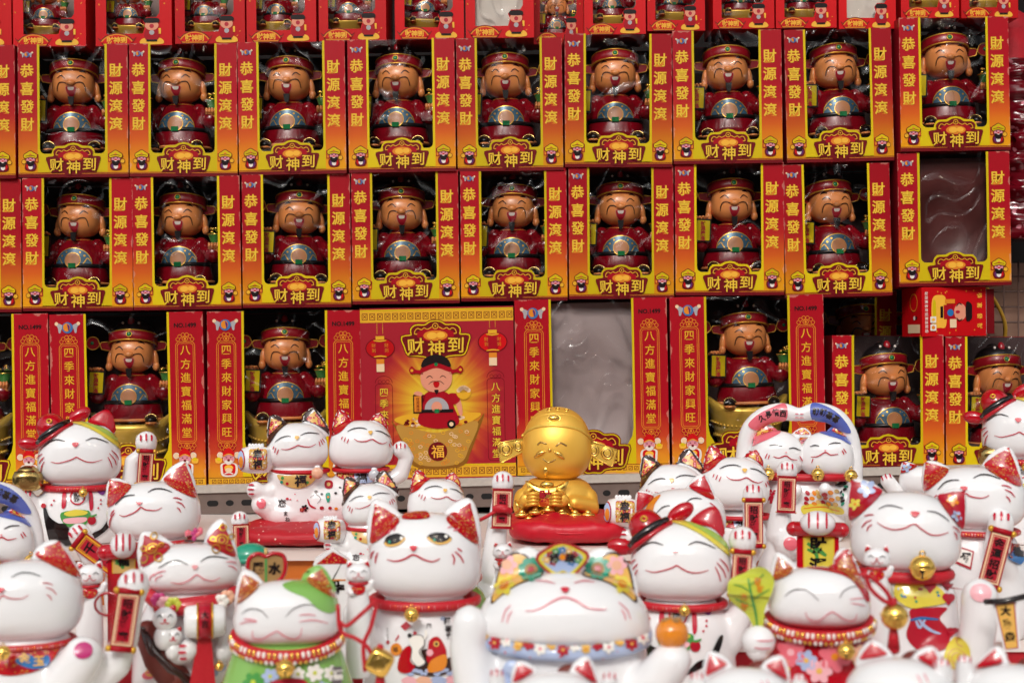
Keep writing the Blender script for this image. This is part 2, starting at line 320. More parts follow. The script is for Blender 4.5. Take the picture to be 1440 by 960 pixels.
class MB:
    """solid shapes collected into one mesh"""
    def __init__(s): s.V = []; s.F = []; s.I = []; s.SM = []; s.mats = []; s.X = Matrix()
    def mi(s, m):
        if m not in s.mats: s.mats.append(m)
        return s.mats.index(m)
    def add(s, V, F, m, smooth=True):
        o = len(s.V); s.V += [tuple(s.X @ Vector(v)) for v in V]; k = s.mi(m)
        for f in F: s.F.append(tuple(i + o for i in f)); s.I.append(k); s.SM.append(smooth)
        return s
    def rings(s, rs, m, smooth=True, cap=True, closed=False):
        n = len(rs[0]); V = [p for r in rs for p in r]; F = []
        K = len(rs)
        for i in range(K if closed else K - 1):
            a, b = i * n, ((i + 1) % K) * n
            for k in range(n): F.append((a + k, a + (k + 1) % n, b + (k + 1) % n, b + k))
        if cap and not closed: F.append(tuple(range(n))[::-1]); F.append(tuple((K - 1) * n + k for k in range(n)))
        return s.add(V, F, m, smooth)
    def ell(s, c, r, m, e=1.0, nu=24, nv=14, rot=None, low=None, elow=None):
        if isinstance(r, (int, float)): r = (r, r, r)
        X = rot or Matrix.Rotation(0, 3, 'X'); c = Vector(c)
        p = lambda x: math.copysign(abs(x) ** e, x); pl = lambda x: math.copysign(abs(x) ** (elow or e), x); rs = []
        for i in range(nv + 1):
            a = -math.pi / 2 + math.pi * (i + .02) / (nv + .04); ring = []
            for k in range(nu):
                b = 2 * math.pi * k / nu
                z = (p if a > 0 else pl)(math.sin(a)); ca_ = (p if a > 0 else pl)(math.cos(a)); zz = z * (low / r[2] if (low and z < 0) else 1)
                ring.append(c + X @ Vector((ca_ * p(math.cos(b)) * r[0], ca_ * p(math.sin(b)) * r[1], zz * r[2])))
            rs.append(ring)
        return s.rings(rs, m)
    def tube(s, pts, rad, m, n=12, flat=1, closed=False, round_=True):
        pts = [Vector(p) for p in pts]; N = len(pts)
        if isinstance(rad, (int, float)): rad = [rad] * N
        rs = []; up = None
        for i, p in enumerate(pts):
            t = (pts[(i + 1) % N] - pts[i - 1]) if closed else (pts[min(i + 1, N - 1)] - pts[max(i - 1, 0)])
            t.normalize()
            if up is None: up = Vector((0, 1, 0)) if abs(t.y) < .9 else Vector((0, 0, 1))
            a = t.cross(up).normalized(); up = a.cross(t).normalized()
            rs.append([p + (a * math.cos(2 * math.pi * k / n) + up * math.sin(2 * math.pi * k / n) * flat) * rad[i] for k in range(n)])
        s.rings(rs, m, closed=closed)
        if round_ and not closed:
            s.ell(pts[0], rad[0] * .999, m, nu=n, nv=8); s.ell(pts[-1], rad[-1] * .999, m, nu=n, nv=8)
        return s
    def lathe(s, prof, m, c=(0, 0, 0), n=28, sx=1, sy=1, smooth=True):
        return s.rings([[(c[0] + r * sx * math.cos(2 * math.pi * k / n), c[1] + r * sy * math.sin(2 * math.pi * k / n), c[2] + z) for k in range(n)] for r, z in prof], m, smooth)
    def torus(s, c, R, r, m, ry=None, n=40, k=10, rot=None):
        ry = ry or R; X = rot or Matrix.Rotation(0, 3, 'X'); c = Vector(c)
        return s.tube([c + X @ Vector((R * math.cos(2 * math.pi * i / n), ry * math.sin(2 * math.pi * i / n), 0)) for i in range(n)], r, m, k, closed=True)
    def box(s, a, b, m):
        (x0, y0, z0), (x1, y1, z1) = a, b
        return s.add([(x0, y0, z0), (x1, y0, z0), (x1, y1, z0), (x0, y1, z0), (x0, y0, z1), (x1, y0, z1), (x1, y1, z1), (x0, y1, z1)],
                     [(3, 2, 1, 0), (4, 5, 6, 7), (0, 1, 5, 4), (1, 2, 6, 5), (2, 3, 7, 6), (3, 0, 4, 7)], m, False)
    def prism(s, poly, y0, y1, m, smooth=False):
        n = len(poly); V = [(a[0], y0, a[1]) for a in poly] + [(a[0], y1, a[1]) for a in poly]
        T = tessellate_polygon([[Vector((a[0], a[1], 0)) for a in poly]])
        F = [tuple(t) for t in T] + [tuple(n + i for i in reversed(t)) for t in T] + [(k, (k + 1) % n, n + (k + 1) % n, n + k) for k in range(n)]
        return s.add(V, F, m, smooth)
    def mesh(s, name, scale=1):
        me = bpy.data.meshes.new(name); me.from_pydata([tuple(c * scale for c in v) for v in s.V], [], s.F)
        for m in s.mats: me.materials.append(M[m])
        me.polygons.foreach_set('material_index', s.I); me.polygons.foreach_set('use_smooth', s.SM)
        bm = bmesh.new(); bm.from_mesh(me); bmesh.ops.recalc_face_normals(bm, faces=bm.faces[:]); bm.to_mesh(me); bm.free()
        return me
    def build(s, name, parent=None, scale=1): return link(name, s.mesh(name, scale), parent)
    def fused(s, name, parent, voxel, smooth=6, m=None):
        """one continuous surface: the shapes are melted together"""
        me = s.mesh(name); o = link(name, me, None)
        a = o.modifiers.new('r', 'REMESH'); a.mode = 'VOXEL'; a.voxel_size = voxel; a.use_smooth_shade = True
        b = o.modifiers.new('s', 'SMOOTH'); b.factor = .5; b.iterations = smooth
        dg = bpy.context.evaluated_depsgraph_get(); nm = bpy.data.meshes.new_from_object(o.evaluated_get(dg))
        bpy.data.objects.remove(o); bpy.data.meshes.remove(me)
        nm.name = name; nm.materials.clear(); nm.materials.append(M[m or s.mats[0]])
        nm.polygons.foreach_set('material_index', [0] * len(nm.polygons))
        nm.polygons.foreach_set('use_smooth', [True] * len(nm.polygons))
        ob = link(name, nm, parent)
        return ob
def bvh_of(me): return BVHTree.FromPolygons([v.co for v in me.vertices], [p.vertices for p in me.polygons])
# ------------------------------------------------------------------ setting
def structure(name, mb):
    o = mb.build(name); o['kind'] = 'structure'; return o
g = MB(); g.box((-30, -40, -.1), (30, 30, 0), 'asphalt'); structure('street', g)
SLOPE = R_(1.5)
shelf = thing('shelf', 'white edged shelf on slotted steel angle, carrying the boxes', 'shelf', (0, 0, 1.3115), rot=(0, -SLOPE, 0))
b = MB(); b.box((-1.15, -.012, -.012), (1.15, .34, -.001), 'shelf_white'); b.build('shelf_board', shelf)
b = MB(); b.box((-1.15, -.008, -.042), (1.15, -.004, -.0125), 'steel'); b.build('steel_angle', shelf)
sh = Sheet()
for k in range(96):
    u = -1140 + k * 24
    if k % 2: sh.poly(circ(u, -27, 5.6, 4.2, 14), 'slot_black')
    else: sh.poly(rrect(u - 8, -31, u + 8, -23, 3.9), 'slot_black')
sh.build('slot', shelf, y=-.0085)['kind'] = 'stuff'
b = MB(); b.box((-1.3, .36, 0), (1.3, .38, 2.6), 'back_dark'); tag(b.build('stall_back_wall'), 'dark board wall closing off the stall behind the boxes', 'wall')
b = MB(); b.box((-1.2, .05, 0), (1.2, .07, 1.255), 'back_dark'); tag(b.build('gap_shade_panel'), 'black panel painting in the dark of the gap below the slotted shelf', 'board')  # near-black panel carries the shade of the open gap in its colour
# stepped display the cats stand on
def step(name, label, x0, x1, y0, y1, z, m):
    b = MB(); b.box((x0, y0, 0), (x1, y1, z - .012), m); b.box((x0, y0 - .004, z - .0118), (x1, y1, z), 'board_white'); return tag(b.build(name), label, 'display step', 'steps of the display')
rt = thing('display_step', 'topmost display step, white board edge over an orange front', 'display step', (0, -.2, 0), 'steps of the display')
b = MB(); b.box((-1.1, -.13, 1.243), (1.1, .22, 1.258), 'board_white'); b.build('white_board', rt)
b = MB(); b.box((-1.1, -.12, 1.10), (1.1, -.10, 1.2425), 'board_orange'); b.build('orange_front', rt)
step('display_step', 'second display step hung with red cloth, below the white board', -1.1, 1.1, -.52, -.325, 1.19, 'red_cloth')
step('display_step', 'middle display step hung with red cloth, behind the front cats', -1.1, 1.1, -.72, -.5205, 1.14, 'red_cloth')
step('display_step', 'low front display step hung with red cloth', -1.1, 1.1, -1.1, -.7205, 1.15, 'red_cloth')
# unseen wall behind the photographer and unseen awning, both added to shape the reflections
b = MB(); b.box((-12, -8.4, 0), (12, -8, 5), 'blocker_grey'); tag(b.build('horizon_blocker'), 'plain house wall across the street, unseen, added to block horizon reflections', 'blocker')  # out-of-view wall added to keep the bright horizon out of the films
aw = MB(); aw.prism([(-.25, 0), (.55, .22), (.55, .235), (-.25, .015)], -1.9, 1.9, 'awning')
ao = aw.build('awning'); ao.rotation_euler = (0, 0, R_(90)); ao.location = (0, 0, 2.55)
tag(ao, 'unseen red cloth awning added above the stall to shape reflections', 'awning')

# bare bulbs strung over the street side of the stall (they mirror in the films and glazes)
lm = bpy.data.materials.new('lamp_glass'); lm.use_nodes = True; em = lm.node_tree.nodes['Principled BSDF']; em.inputs['Emission Color'].default_value = (1, .78, .5, 1); em.inputs['Emission Strength'].default_value = 2; M['lamp_glass'] = lm
for k, (x, y, z) in enumerate(((-1.35, -1.5, 2.5), (-.95, -2.1, 2.75), (-.5, -1.6, 2.55), (-.1, -2.3, 2.85), (.3, -1.55, 2.5), (.7, -2.05, 2.7), (1.1, -1.6, 2.55), (1.5, -2.2, 2.8))):
    r = thing('hanging_bulb', 'bare warm bulb hanging over the street side of the stall', 'lamp', (x, y, z), 'bare bulbs over the stall')
    b = MB(); b.ell((0, 0, 0), (.035, .035, .042), 'lamp_glass'); gl_ = b.build('glass', r); gl_.visible_shadow = True
    b = MB(); b.tube([(0, 0, .04), (0, 0, .09)], .016, 'slot_black'); b.tube([(0, 0, .09), (0, 0, .9)], .003, 'slot_black', 6); b.build('socket', r)
    l = bpy.data.lights.new('bulb', 'POINT'); l.energy = 5; l.color = (1, .88, .7); l.shadow_soft_size = .046; lo = bpy.data.objects.new('bulb', l); C.objects.link(lo); lo.parent = r
# ------------------------------------------------------------------ gift boxes
def shell(W, H, D, t=.0012, top=True, mo='side_red', mi='inner_card'):
    b = MB(); w = W / 2
    b.box((-w, .0004, 0), (-w + t, D, H), mo); b.box((w - t, .0004, 0), (w, D, H), mo)
    b.box((-w + t, .0004, 0), (w - t, D, t), mo); b.box((-w + t, D - t, t), (w - t, D, H), mo)
    b.box((-w + t + .0003, D - t - .001, t), (w - t - .0003, D - t - .0003, H - .001), mi)
    b.box((-w + t + .0002, .0016, t), (-w + t + .001, D - t - .0015, H - .001), mi); b.box((w - t - .001, .0016, t), (w - t - .0002, D - t - .0015, H - .001), mi)
    return b
def film(u0, u1, v0, v1, seed, D=None, name='film'):
    nx, nz = 26, 34; V = []; F = []
    for j in range(nz + 1):
        for i in range(nx + 1):
            a, c = i / nx, j / nz; x = u0 + (u1 - u0) * a; z = v0 + (v1 - v0) * c
            p = Vector((x * 14 + seed * 7.3, z * 7, seed)); f = noise.noise(p) + .5 * noise.noise(p * 2.3) + .3 * abs(noise.noise(p * 4.7 + Vector((3, 1, 0))))
            k = min(1, 4 * min(a, 1 - a, c, 1 - c) + .1); V.append((x, .0022 + .0022 * f * k, z))
    for j in range(nz):
        for i in range(nx): a = j * (nx + 1) + i; F.append((a, a + 1, a + nx + 2, a + nx + 1))
    me = bpy.data.meshes.new(name); me.from_pydata(V, [], F); me.materials.append(M['film'])
    me.polygons.foreach_set('use_smooth', [True] * len(me.polygons)); return me
def plaque(sh, u0, v0, k, L=3, outline=True):
    """the title plaque: arch over three characters"""
    o = [(-37.5, 27), (-27, 29), (-27, 36), (-22, 40), (-12, 40), (-6, 43.5), (0, 44.5), (6, 43.5), (12, 40), (22, 40), (27, 36), (27, 29), (37.5, 28), (36, 20), (32, 8.5), (22, 7.5), (12, 6), (7, 2.6), (0, 3.2), (-7, 2.6), (-12, 6), (-22, 7.5), (-31, 8.5), (-35, 18)]
    f = lambda p: [(u0 + a * k, v0 + b * k) for a, b in p]; o = [tuple(a) for a in crom(o, 3, True)]
    if outline: sh.poly(f(grow(o, 3.2)), 'print_deep_red', L - 1.5); sh.poly(f(grow(o, 2.2)), 'print_yellow', L - 1)
    sh.poly(f(grow(o, .8)), 'print_deep_red', L)
    sh.poly(f(circ(0, 30, 22, 8)), 'print_red', L + 1); sh.poly(f(circ(0, 29, 14, 6)), 'print_orange', L + 2); sh.poly(f(circ(-4, 29, 6, 4)), 'print_amber', L + 3); sh.poly(f(circ(6, 29.5, 5, 3.5)), 'print_amber', L + 3)
    sh.ring(f(circ(0, 40, 3.2)), .9 * k, 'print_gold', L + 2); sh.poly(f(circ(0, 40, 1)), 'print_gold', L + 2)
    for s in (-1, 1):
        sh.line(f([(s * 4, 39), (s * 9, 36.5), (s * 13, 38), (s * 16, 36), (s * 20, 37.5), (s * 23, 35.5), (s * 24, 31.5), (s * 21, 31)]), 1.0 * k, 'print_gold', L + 2, taper=False)
    for ch, u, v, r in (('财', -23, 17, .05), ('神', .5, 14, 0), ('到', 23, 18, -.05)):
        sh.text(ch, u0 + u * k, v0 + v * k, 20 * k, 'print_deep_red', L + 4, .05, r, 1.06); sh.text(ch, u0 + u * k, v0 + v * k, 19.5 * k, 'print_gold_yellow', L + 5, .012, r, 1.06)
def emblem(sh, u, v, k, L=2):
    for s in (-1, 1):
        sh.blob([(u + s * 3 * k, v + 1 * k), (u + s * 7 * k, v + 3.5 * k), (u + s * 10 * k, v + 3 * k), (u + s * 8 * k, v), (u + s * 7.5 * k, v - 4 * k), (u + s * 6 * k, v - 4 * k), (u + s * 5 * k, v - 1 * k)], 'print_grey', L)
        sh.poly(circ(u + s * 9.2 * k, v + 3.4 * k, 1.5 * k), 'print_pale', L + 1)
    sh.poly(circ(u, v, 4.6 * k), 'print_blue', L + 2); sh.poly(circ(u - .6 * k, v + .3 * k, 3 * k, 3.4 * k), 'print_orange', L + 3); sh.blob([(u, v + 3 * k), (u + 2 * k, v + 1 * k), (u + 1.2 * k, v - 3 * k), (u + .4 * k, v)], 'print_purple', L + 4)
def imp(sh, u, v, k, s=1, L=2):
    """small printed money god with yellow hat, holding up a scroll"""
    f = lambda p: [(u + s * a * k, v + b * k) for a, b in p]
    sh.poly(f(circ(-9, -1, 3.4)), 'print_deep_red', L); sh.poly(f(circ(-9, -1, 2.7)), 'print_gold', L + 1)
    sh.blob(f([(-8, -9), (-5, -2), (5, -2), (8, -7), (5, -13), (-5, -13)]), 'print_deep_red', L)
    sh.blob(f([(-6, -8), (-4, -3), (1, -4), (-2, -11)]), 'print_bright_red', L + 1); sh.blob(f([(1, -3), (6, -6), (4, -11), (0, -10)]), 'print_purple', L + 1); sh.poly(f(circ(0, -8, 3, 3.4)), 'print_white', L + 2)
    sh.poly(f(rect(6, -2, 10.5, 9)), 'print_red', L); sh.poly(f(rect(7, -1, 9.5, 8)), 'print_orange', L + 1)
    sh.poly(f(circ(0, 1.5, 6.4, 5.4)), 'print_deep_red', L + 2); sh.poly(f(circ(0, 1.6, 5.7, 4.8)), 'print_pink', L + 3); sh.blob(f([(-5, 0), (0, -.6), (5, 0), (3, -6.5), (-3, -6.5)]), 'print_black', L + 4); sh.poly(f(circ(0, .6, 1.6, 1.1)), 'print_bright_red', L + 5); sh.poly(f(circ(0, -.8, 1.6, .8)), 'print_white', L + 5)
    for q in (-1, 1): sh.poly(f(circ(q * 2.4, 3, 1, .6)), 'print_black', L + 4)
    sh.blob(f([(-8, 3), (-9.5, 8), (-5, 11.5), (0, 14), (5, 11.5), (9.5, 8), (8, 3), (0, 4.5)]), 'print_deep_red', L + 4); sh.blob(f([(-7.2, 3.8), (-8.6, 7.8), (-4.6, 10.6), (0, 13), (4.6, 10.6), (8.6, 7.8), (7.2, 3.8), (0, 5.4)]), 'print_yellow', L + 5); sh.line(f([(-7, 6), (0, 7.4), (7, 6)]), .9 * k, 'print_deep_red', L + 6); sh.poly(f(circ(0, 8.6, 1.5)), 'print_orange', L + 6)
def imp_round(sh, u, v, k, s=1, L=2):
    """printed money god with round hat wings, holding an ingot"""
    f = lambda p: [(u + s * a * k, v + b * k) for a, b in p]
    sh.blob(f([(-9, -3), (-11, -11), (-8, -20), (8, -20), (12, -12), (9, -3)]), 'print_white', L); sh.blob(f([(-7, -4), (-8, -11), (-6, -18), (6, -18), (9, -12), (7, -4)]), 'print_bright_red', L + 1)
    sh.poly(f(circ(0, -9, 6, 4)), 'print_amber', L + 2); sh.poly(f(circ(0, -12, 5, 3)), 'print_pale', L + 3); sh.line(f([(-6, -17), (0, -15), (6, -17)]), 2 * k, 'print_white', L + 2)
    sh.poly(f(circ(0, 3, 7.6, 6.8)), 'print_white', L + 1); sh.poly(f(circ(0, 3, 7, 6)), 'print_pink', L + 2); sh.blob(f([(-5, 1), (5, 1), (3, -4), (-3, -4)]), 'print_white', L + 3); sh.poly(f(circ(0, 1.2, 1.8, 1.6)), 'print_deep_red', L + 4)
    for q in (-1, 1):
        sh.poly(f(circ(q * 11.5, 8, 4.2)), 'print_white', L + 1); sh.poly(f(circ(q * 11.5, 8, 3.5)), 'print_pale', L + 2); sh.poly(f(circ(q * 3, 5, 1.1, .6)), 'print_black', L + 3)
    sh.blob(f([(-7.5, 6), (-6.5, 13), (0, 18), (6.5, 13), (7.5, 6), (0, 9)]), 'print_bright_red', L + 4); sh.line(f([(-7, 7), (0, 9.6), (7, 7)]), 1.2 * k, 'print_amber', L + 5)
    sh.blob(f([(-18, 4), (-14, 2), (-9, 4), (-10, -2), (-17, -2)]), 'print_amber', L + 2); sh.poly(f(circ(-13.5, 3, 3, 2.4)), 'print_yellow', L + 3)

def window_box(kind, seed):
    """kind 'small' (155 x 187 mm) or 'big' (218 x 246 mm): card carton with a film window"""
    r = thing('gift_box', 'x x x x', 'gift box')
    if kind == 'small':
        W, H, D = 155, 187, 118; a, c, vb, k, grad = -47, 45, 33, 1.0, 'print_gradient'
        win = [(a, H), (a, vb + 9)] + [(a + 7 - 7 * math.cos(R_(q)), vb + 7 - 7 * math.sin(R_(q))) for q in (20, 45, 70, 90)] + [(-31, vb), (-29, 39), (-25, 43.5), (-13, 44), (-7, 47), (0, 48.4), (7, 47), (13, 44), (25, 43.5), (29, 39), (31, vb)] + [(c - 7 + 7 * math.sin(R_(q)), vb + 7 - 7 * math.cos(R_(q))) for q in (0, 20, 45, 70)] + [(c, vb + 9), (c, H)]
    else:
        W, H, D = 218, 246, 150; a, c, vb, k, grad = -57, 58, 30, 1.32, 'print_gradient_big'
        win = [(a, H), (a, 64)] + [(a + 34 - 34 * math.cos(R_(q)), 64 - 34 * math.sin(R_(q))) for q in (20, 40, 60, 75)] + [(-33, 37), (-28, 44), (-15, 46), (0, 48), (15, 46), (28, 44), (33, 37)] + [(c - 34 + 34 * math.sin(R_(q)), 64 - 34 * math.cos(R_(q))) for q in (15, 30, 50, 70)] + [(c, 64), (c, H)]
    shell(W / 1000, H / 1000, D / 1000).build('carton', r)
    w = W / 2; bot = 6.5 if kind == 'small' else 13
    wg = [(a - 3.2, H), (a - 3.2, bot), (c + 3.2, bot), (c + 3.2, H)]
    fp = Sheet(); fp.poly([(-w, 0), (w, 0), (w, H), (c + 3.2, H), (c + 3.2, bot + 1), (a - 3.2, bot + 1), (a - 3.2, H), (-w, H)], grad); fp.build('front_panel', r)
    tr = Sheet(); tr.poly([(a - 3.2, H), (a - 3.2, bot), (c + 3.2, bot), (c + 3.2, H)] + [p for p in reversed(win)], 'print_yellow')
    if kind == 'big':
        tr.poly(rect(-w + 1, 2, w - 1, 13), 'print_gold', 1); tr.line([(-w + 1, 12.6), (w - 1, 12.6)], .8, 'print_deep_red', 1.5, taper=False)
        for i in range(26): u = -w + 8 + i * 8.1; tr.ring(rect(u - 2.6, 5, u + 2.6, 10), .7, 'print_deep_red', 2); tr.line([(u - 1.5, 6), (u + 1.5, 9)], .6, 'print_deep_red', 2, taper=False)
    else:
        tr.poly(rect(-w, 0, w, 6.3), 'print_deep_red', 1); tr.poly(rect(-w, 4.6, w, 5.3), 'print_orange', 2)
    tr.build('window_border', r)
    fo = link('clear_window', film(a / 1000, c / 1000, vb / 1000, H / 1000 - .0005, seed), r)
    tp = Sheet(); plaque(tp, 0 if kind == 'small' else 0, 0, k, 4, kind == 'big'); tp.build('title_plaque', r)
    if kind == 'small':
        for tx, u in (('恭喜發財', -64.5), ('財源滾滾', 60.5)):
            s = Sheet(); s.column(tx, u, 150, 25.2, 19.5, 'print_orange', 1, .03); s.column(tx, u, 150, 25.2, 19.5, 'print_gold_yellow', 2, .012); s.build('lettering', r)
        s = Sheet(); emblem(s, -64.5, 172.5, .85); s.build('emblem', r)
        for u, sg in ((-60, 1), (60, -1)): s = Sheet(); imp(s, u, 23, 1.05, sg, 3); s.build('corner_picture', r)
        b = MB(); b.box((-.074, .004, .002), (.074, .116, .034), 'inner_card'); b.build('inner_tray', r)
    else:
        for tx, u in (('四季來財家興旺', -82), ('八方進寶福滿堂', 83.5)):
            s = Sheet(); s.column(tx, u, 192, 19.2, 15, 'print_gold', 2, .01); s.build('lettering', r)
            s = Sheet(); fr = rrect(u - 13.5, 62, u + 13.5, 204, 6)
            s.ring(fr, .9, 'print_orange', 1); s.ring(grow(fr, -2.4), .7, 'print_orange', 1)
            for z, q in ((205, 1), (61, -1)):
                s.poly([(u - 14, z)] + [(u - 14 * math.cos(R_(t)), z + q * 13 * math.sin(R_(t)) + q * 1.2 * math.sin(R_(t * 6))) for t in range(0, 181, 10)], 'print_red', 2)
                for t in range(15, 180, 30): s.ring(circ(u - 10.5 * math.cos(R_(t)), z + q * 9 * math.sin(R_(t)), 2.6, n=10), .8, 'print_orange', 3)
                s.ring(circ(u, z + q * 3, 4, 3, n=12), .9, 'print_orange', 3); s.poly(circ(u, z + q * 3, 1.8, n=8), 'print_orange', 3)
            s.build('lettering_frame', r)
        s = Sheet(); emblem(s, -83, 227, 1.7); s.build('emblem', r)
        s = Sheet(); s.text('NO.1499', 84, 227, 8.4, 'print_black', 2, .03); s.build('model_number', r)
        for u, sg in ((-80, -1), (80, 1)): s = Sheet(); imp_round(s, u, 36, 1.05, -sg, 3); s.build('corner_picture', r)
    return r

# ------------------------------------------------------------------ the figurine: a laughing god of wealth (units: mm)
def figurine(base):
    r = thing('wealth_god_figurine', 'x x x x', 'figurine', group='wealth god figurines in the gift boxes'); mm = .001
    z0 = 91 if base == 'bowl' else (18 if base == 'ingot' else 0)
    if base == 'bowl':                        # ornate gold ingot boat
        b = MB(); n = 44; rs = []
        for t, rr in ((0, 27), (.02, 32), (.25, 38), (.5, 45), (.75, 52), (.86, 55), (.9, 57), (1, 57.5), (1, 53), (.93, 48)):
            rs.append([(rr * math.cos(2 * math.pi * k / n) * 1.0, rr * .62 * math.sin(2 * math.pi * k / n), t * 88 + 16 * abs(math.cos(2 * math.pi * k / n)) ** 4 * t * t) for k in range(n)])
        b.rings(rs, 'bowl_gold')
        for t, rr in ((.3, 40), (.52, 46.5), (.7, 51.5)):
            for k in range(26):
                a = math.pi + math.pi * k / 25; b.ell((rr * math.cos(a), rr * .62 * math.sin(a), t * 88 + 16 * abs(math.cos(a)) ** 4 * t * t), 2.6 if t < .6 else 1.8, 'bowl_gold', nu=8, nv=6)
        for k in range(9): a = math.pi + math.pi * (k + .5) / 9; b.ell((44 * math.cos(a), 44 * .62 * math.sin(a), 30), (5, 4, 5), 'bowl_gold', nu=12, nv=8)
        for k in range(12): b.ell((-34 + 6.2 * k, random.uniform(-20, 6), 86 + random.uniform(-2, 5)), (6, 5, 4), 'bowl_gold', nu=10, nv=6)
        o = b.build('ingot_bowl', r, mm)
        b = MB(); b.X = Matrix.Translation((0, -27, 22)) @ Matrix.Rotation(R_(100), 4, 'X'); b.lathe([(0.1, 0), (15, 0), (15, 2), (13.5, 3), (13.5, 2.4), (.1, 2.4)], 'mouth_red'); b.build('medallion', r, mm)
        s = Sheet(); s.text('旺', 0, 21, 19, 'gold_paint', 0, .04); s.build('medallion_lettering', r, y=-.032)
    if base == 'ingot':
        b = MB(); n = 32; b.rings([[(rr * math.cos(2 * math.pi * k / n), rr * .65 * math.sin(2 * math.pi * k / n), z + 10 * abs(math.cos(2 * math.pi * k / n)) ** 3 * (z / 22)) for k in range(n)] for z, rr in ((0, 40), (3, 46), (14, 52), (20, 58), (23, 58), (21, 50))], 'bowl_gold')
        for k in range(10): b.ell((-40 + 8.6 * k, -22 + (k % 3) * 5, 22), (7, 5, 5), 'bowl_gold', nu=10, nv=6)
        b.build('ingot_base', r, mm)
    T = Matrix.Translation((0, 0, z0))
    b = MB(); b.X = T
    b.lathe([(.5, 0), (40, 0), (42.5, 4), (42, 12), (39.5, 22), (37.5, 30), (35, 42), (31, 54), (24, 62), (14, 68), (.5, 69)], 'robe_red', sy=.82)
    for s in (-1, 1): b.tube([(s * 26, -2, 56), (s * 38, -6, 44), (s * 46, -12, 38 if s < 0 else 42)], [11, 11, 13], 'robe_red', 12)
    rb = b.build('robe', r, mm); bv = bvh_of(rb.data)
    ray = lambda u, v: (Vector((u * mm, -.2, (v + z0) * mm)), Vector((0, 1, 0)))
    s = Sheet(); s.poly([(25 * math.cos(R_(t)), 30 + 23 * math.sin(R_(t))) for t in range(0, 181, 10)], 'gold_paint', 1); s.poly([(24 * math.cos(R_(t)), 30 + 22 * math.sin(R_(t))) for t in range(0, 181, 10)], 'belly_blue', 2)
    for t in (35, 60, 120, 145): s.poly(circ(18.5 * math.cos(R_(t)), 32 + 16.5 * math.sin(R_(t)), 1.3, n=10), 'gold_paint', 3)
    for sg in (-1, 1): s.line([(sg * 24, 33), (sg * 19, 38), (sg * 16, 33), (sg * 14, 30)], 1.2, 'gold_paint', 3)
    s.project('belly_plate', r, bv, ray, 4, .0006)
    s = Sheet(); s.poly(circ(0, 35, 10.8, 11), 'gold_paint', 4); s.poly(circ(0, 35, 10.1, 10.3), 'shaded_skin', 5); s.project('belly', r, bv, ray, 4, .0006)
    b = MB(); b.X = T; b.rings([[((38.2 + q) * math.cos(2 * math.pi * k / 40), (38.2 + q) * .83 * math.sin(2 * math.pi * k / 40), z) for k in range(40)] for z, q in ((25, .4), (25, 1), (30.5, .8), (30.5, -.5))], 'hat_black', closed=True); b.box((-5, -34.5, 24.5), (5, -31.5, 31), 'jade'); b.build('belt', r, mm)
    b = MB(); b.X = T; b.torus((0, 0, 64), 18, 1.5, 'gold_paint', 15); b.torus((0, 0, 3), 42, 2.2, 'skin', 34.5); b.build('robe_trim', r, mm)
    for s_ in (-1, 1):
        b = MB(); b.X = T; b.ell((s_ * 31, -30, 3), (8, 11, 6.5), 'hat_black', nu=18, nv=12); b.ell((s_ * 31, -31, -1), (8.6, 11.2, 3), 'skin', nu=18, nv=10)
        b.tube([(s_ * 31 + 8.6 * math.cos(R_(t)), -34 + 3 * math.sin(R_(t)), 3 + 8.2 * math.sin(R_(t))) for t in range(20, 161, 14)], 1.3, 'antique_gold', 6); b.build('boot', r, mm)
    # raised hand with a hanging card, and the pot of ingots
    b = MB(); b.X = T; b.ell((-46, -16, 72), (10, 8, 4.5), 'skin', nu=16, nv=10)
    for q in range(4): b.tube([(-53 + q * 4.6, -21, 73), (-53 + q * 4.6, -25, 74.5)], [2.3, 1.9], 'skin', 8)
    b.tube([(-44, -10, 44), (-46, -13, 70)], [5, 5.5], 'skin', 10); b.build('hand', r, mm)
    b = MB(); b.X = T @ Matrix.Rotation(R_(3), 4, 'Y'); b.box((-58, -27, 37), (-36, -24.5, 69), 'hat_black'); b.box((-56.5, -27.6, 39), (-38, -26.6, 67), 'print_yellow'); cd = b.build('hanging_card', r, mm)
    s = Sheet(); s.column('財源廣進', -44.6, z0 + 65, 7, 7.4, 'mouth_red', 0, .02, -.25); s.build('card_lettering', cd, y=-.0281)
    b = MB(); b.X = T; b.ell((50, -16, 48), (8, 7, 9), 'skin', nu=14, nv=10); b.tube([(48, -12, 40), (50, -15, 48)], [7, 7], 'skin', 10)
    for q in range(4): b.tube([(43 + q * 4, -23, 50), (43 + q * 4, -24, 56)], [2.2, 1.8], 'skin', 8)
    b.build('hand', r, mm)
    b = MB(); b.X = T; b.lathe([(.2, 54), (6, 54), (8, 60), (10.5, 67), (11.5, 68), (11.5, 70), (9.5, 70), (.2, 69)], 'leaf_green', (51, -17, 0), 18); b.torus((51, -17, 69), 11, 1, 'gold', n=20)
    for q in range(9): b.ell((51 + random.uniform(-7, 7), -17 + random.uniform(-7, 7), 72 + random.uniform(0, 7)), (3, 3, 2.2), 'gold', nu=8, nv=6)
    b.build('ingot_pot', r, mm)
    # head
    b = MB(); b.X = T; b.ell((0, 0, 94), (29.5, 27, 28), 'skin', .86, 40, 26, low=26)
    hd = b.mesh('head', mm)
    for v in hd.vertices:
        k = max(0, (92 + z0) * mm - v.co.z) / .025; v.co.x *= 1 + .10 * k * (1 - .5 * k)
    hd = link('head', hd, r); hb = bvh_of(hd.data)
    s = Sheet()
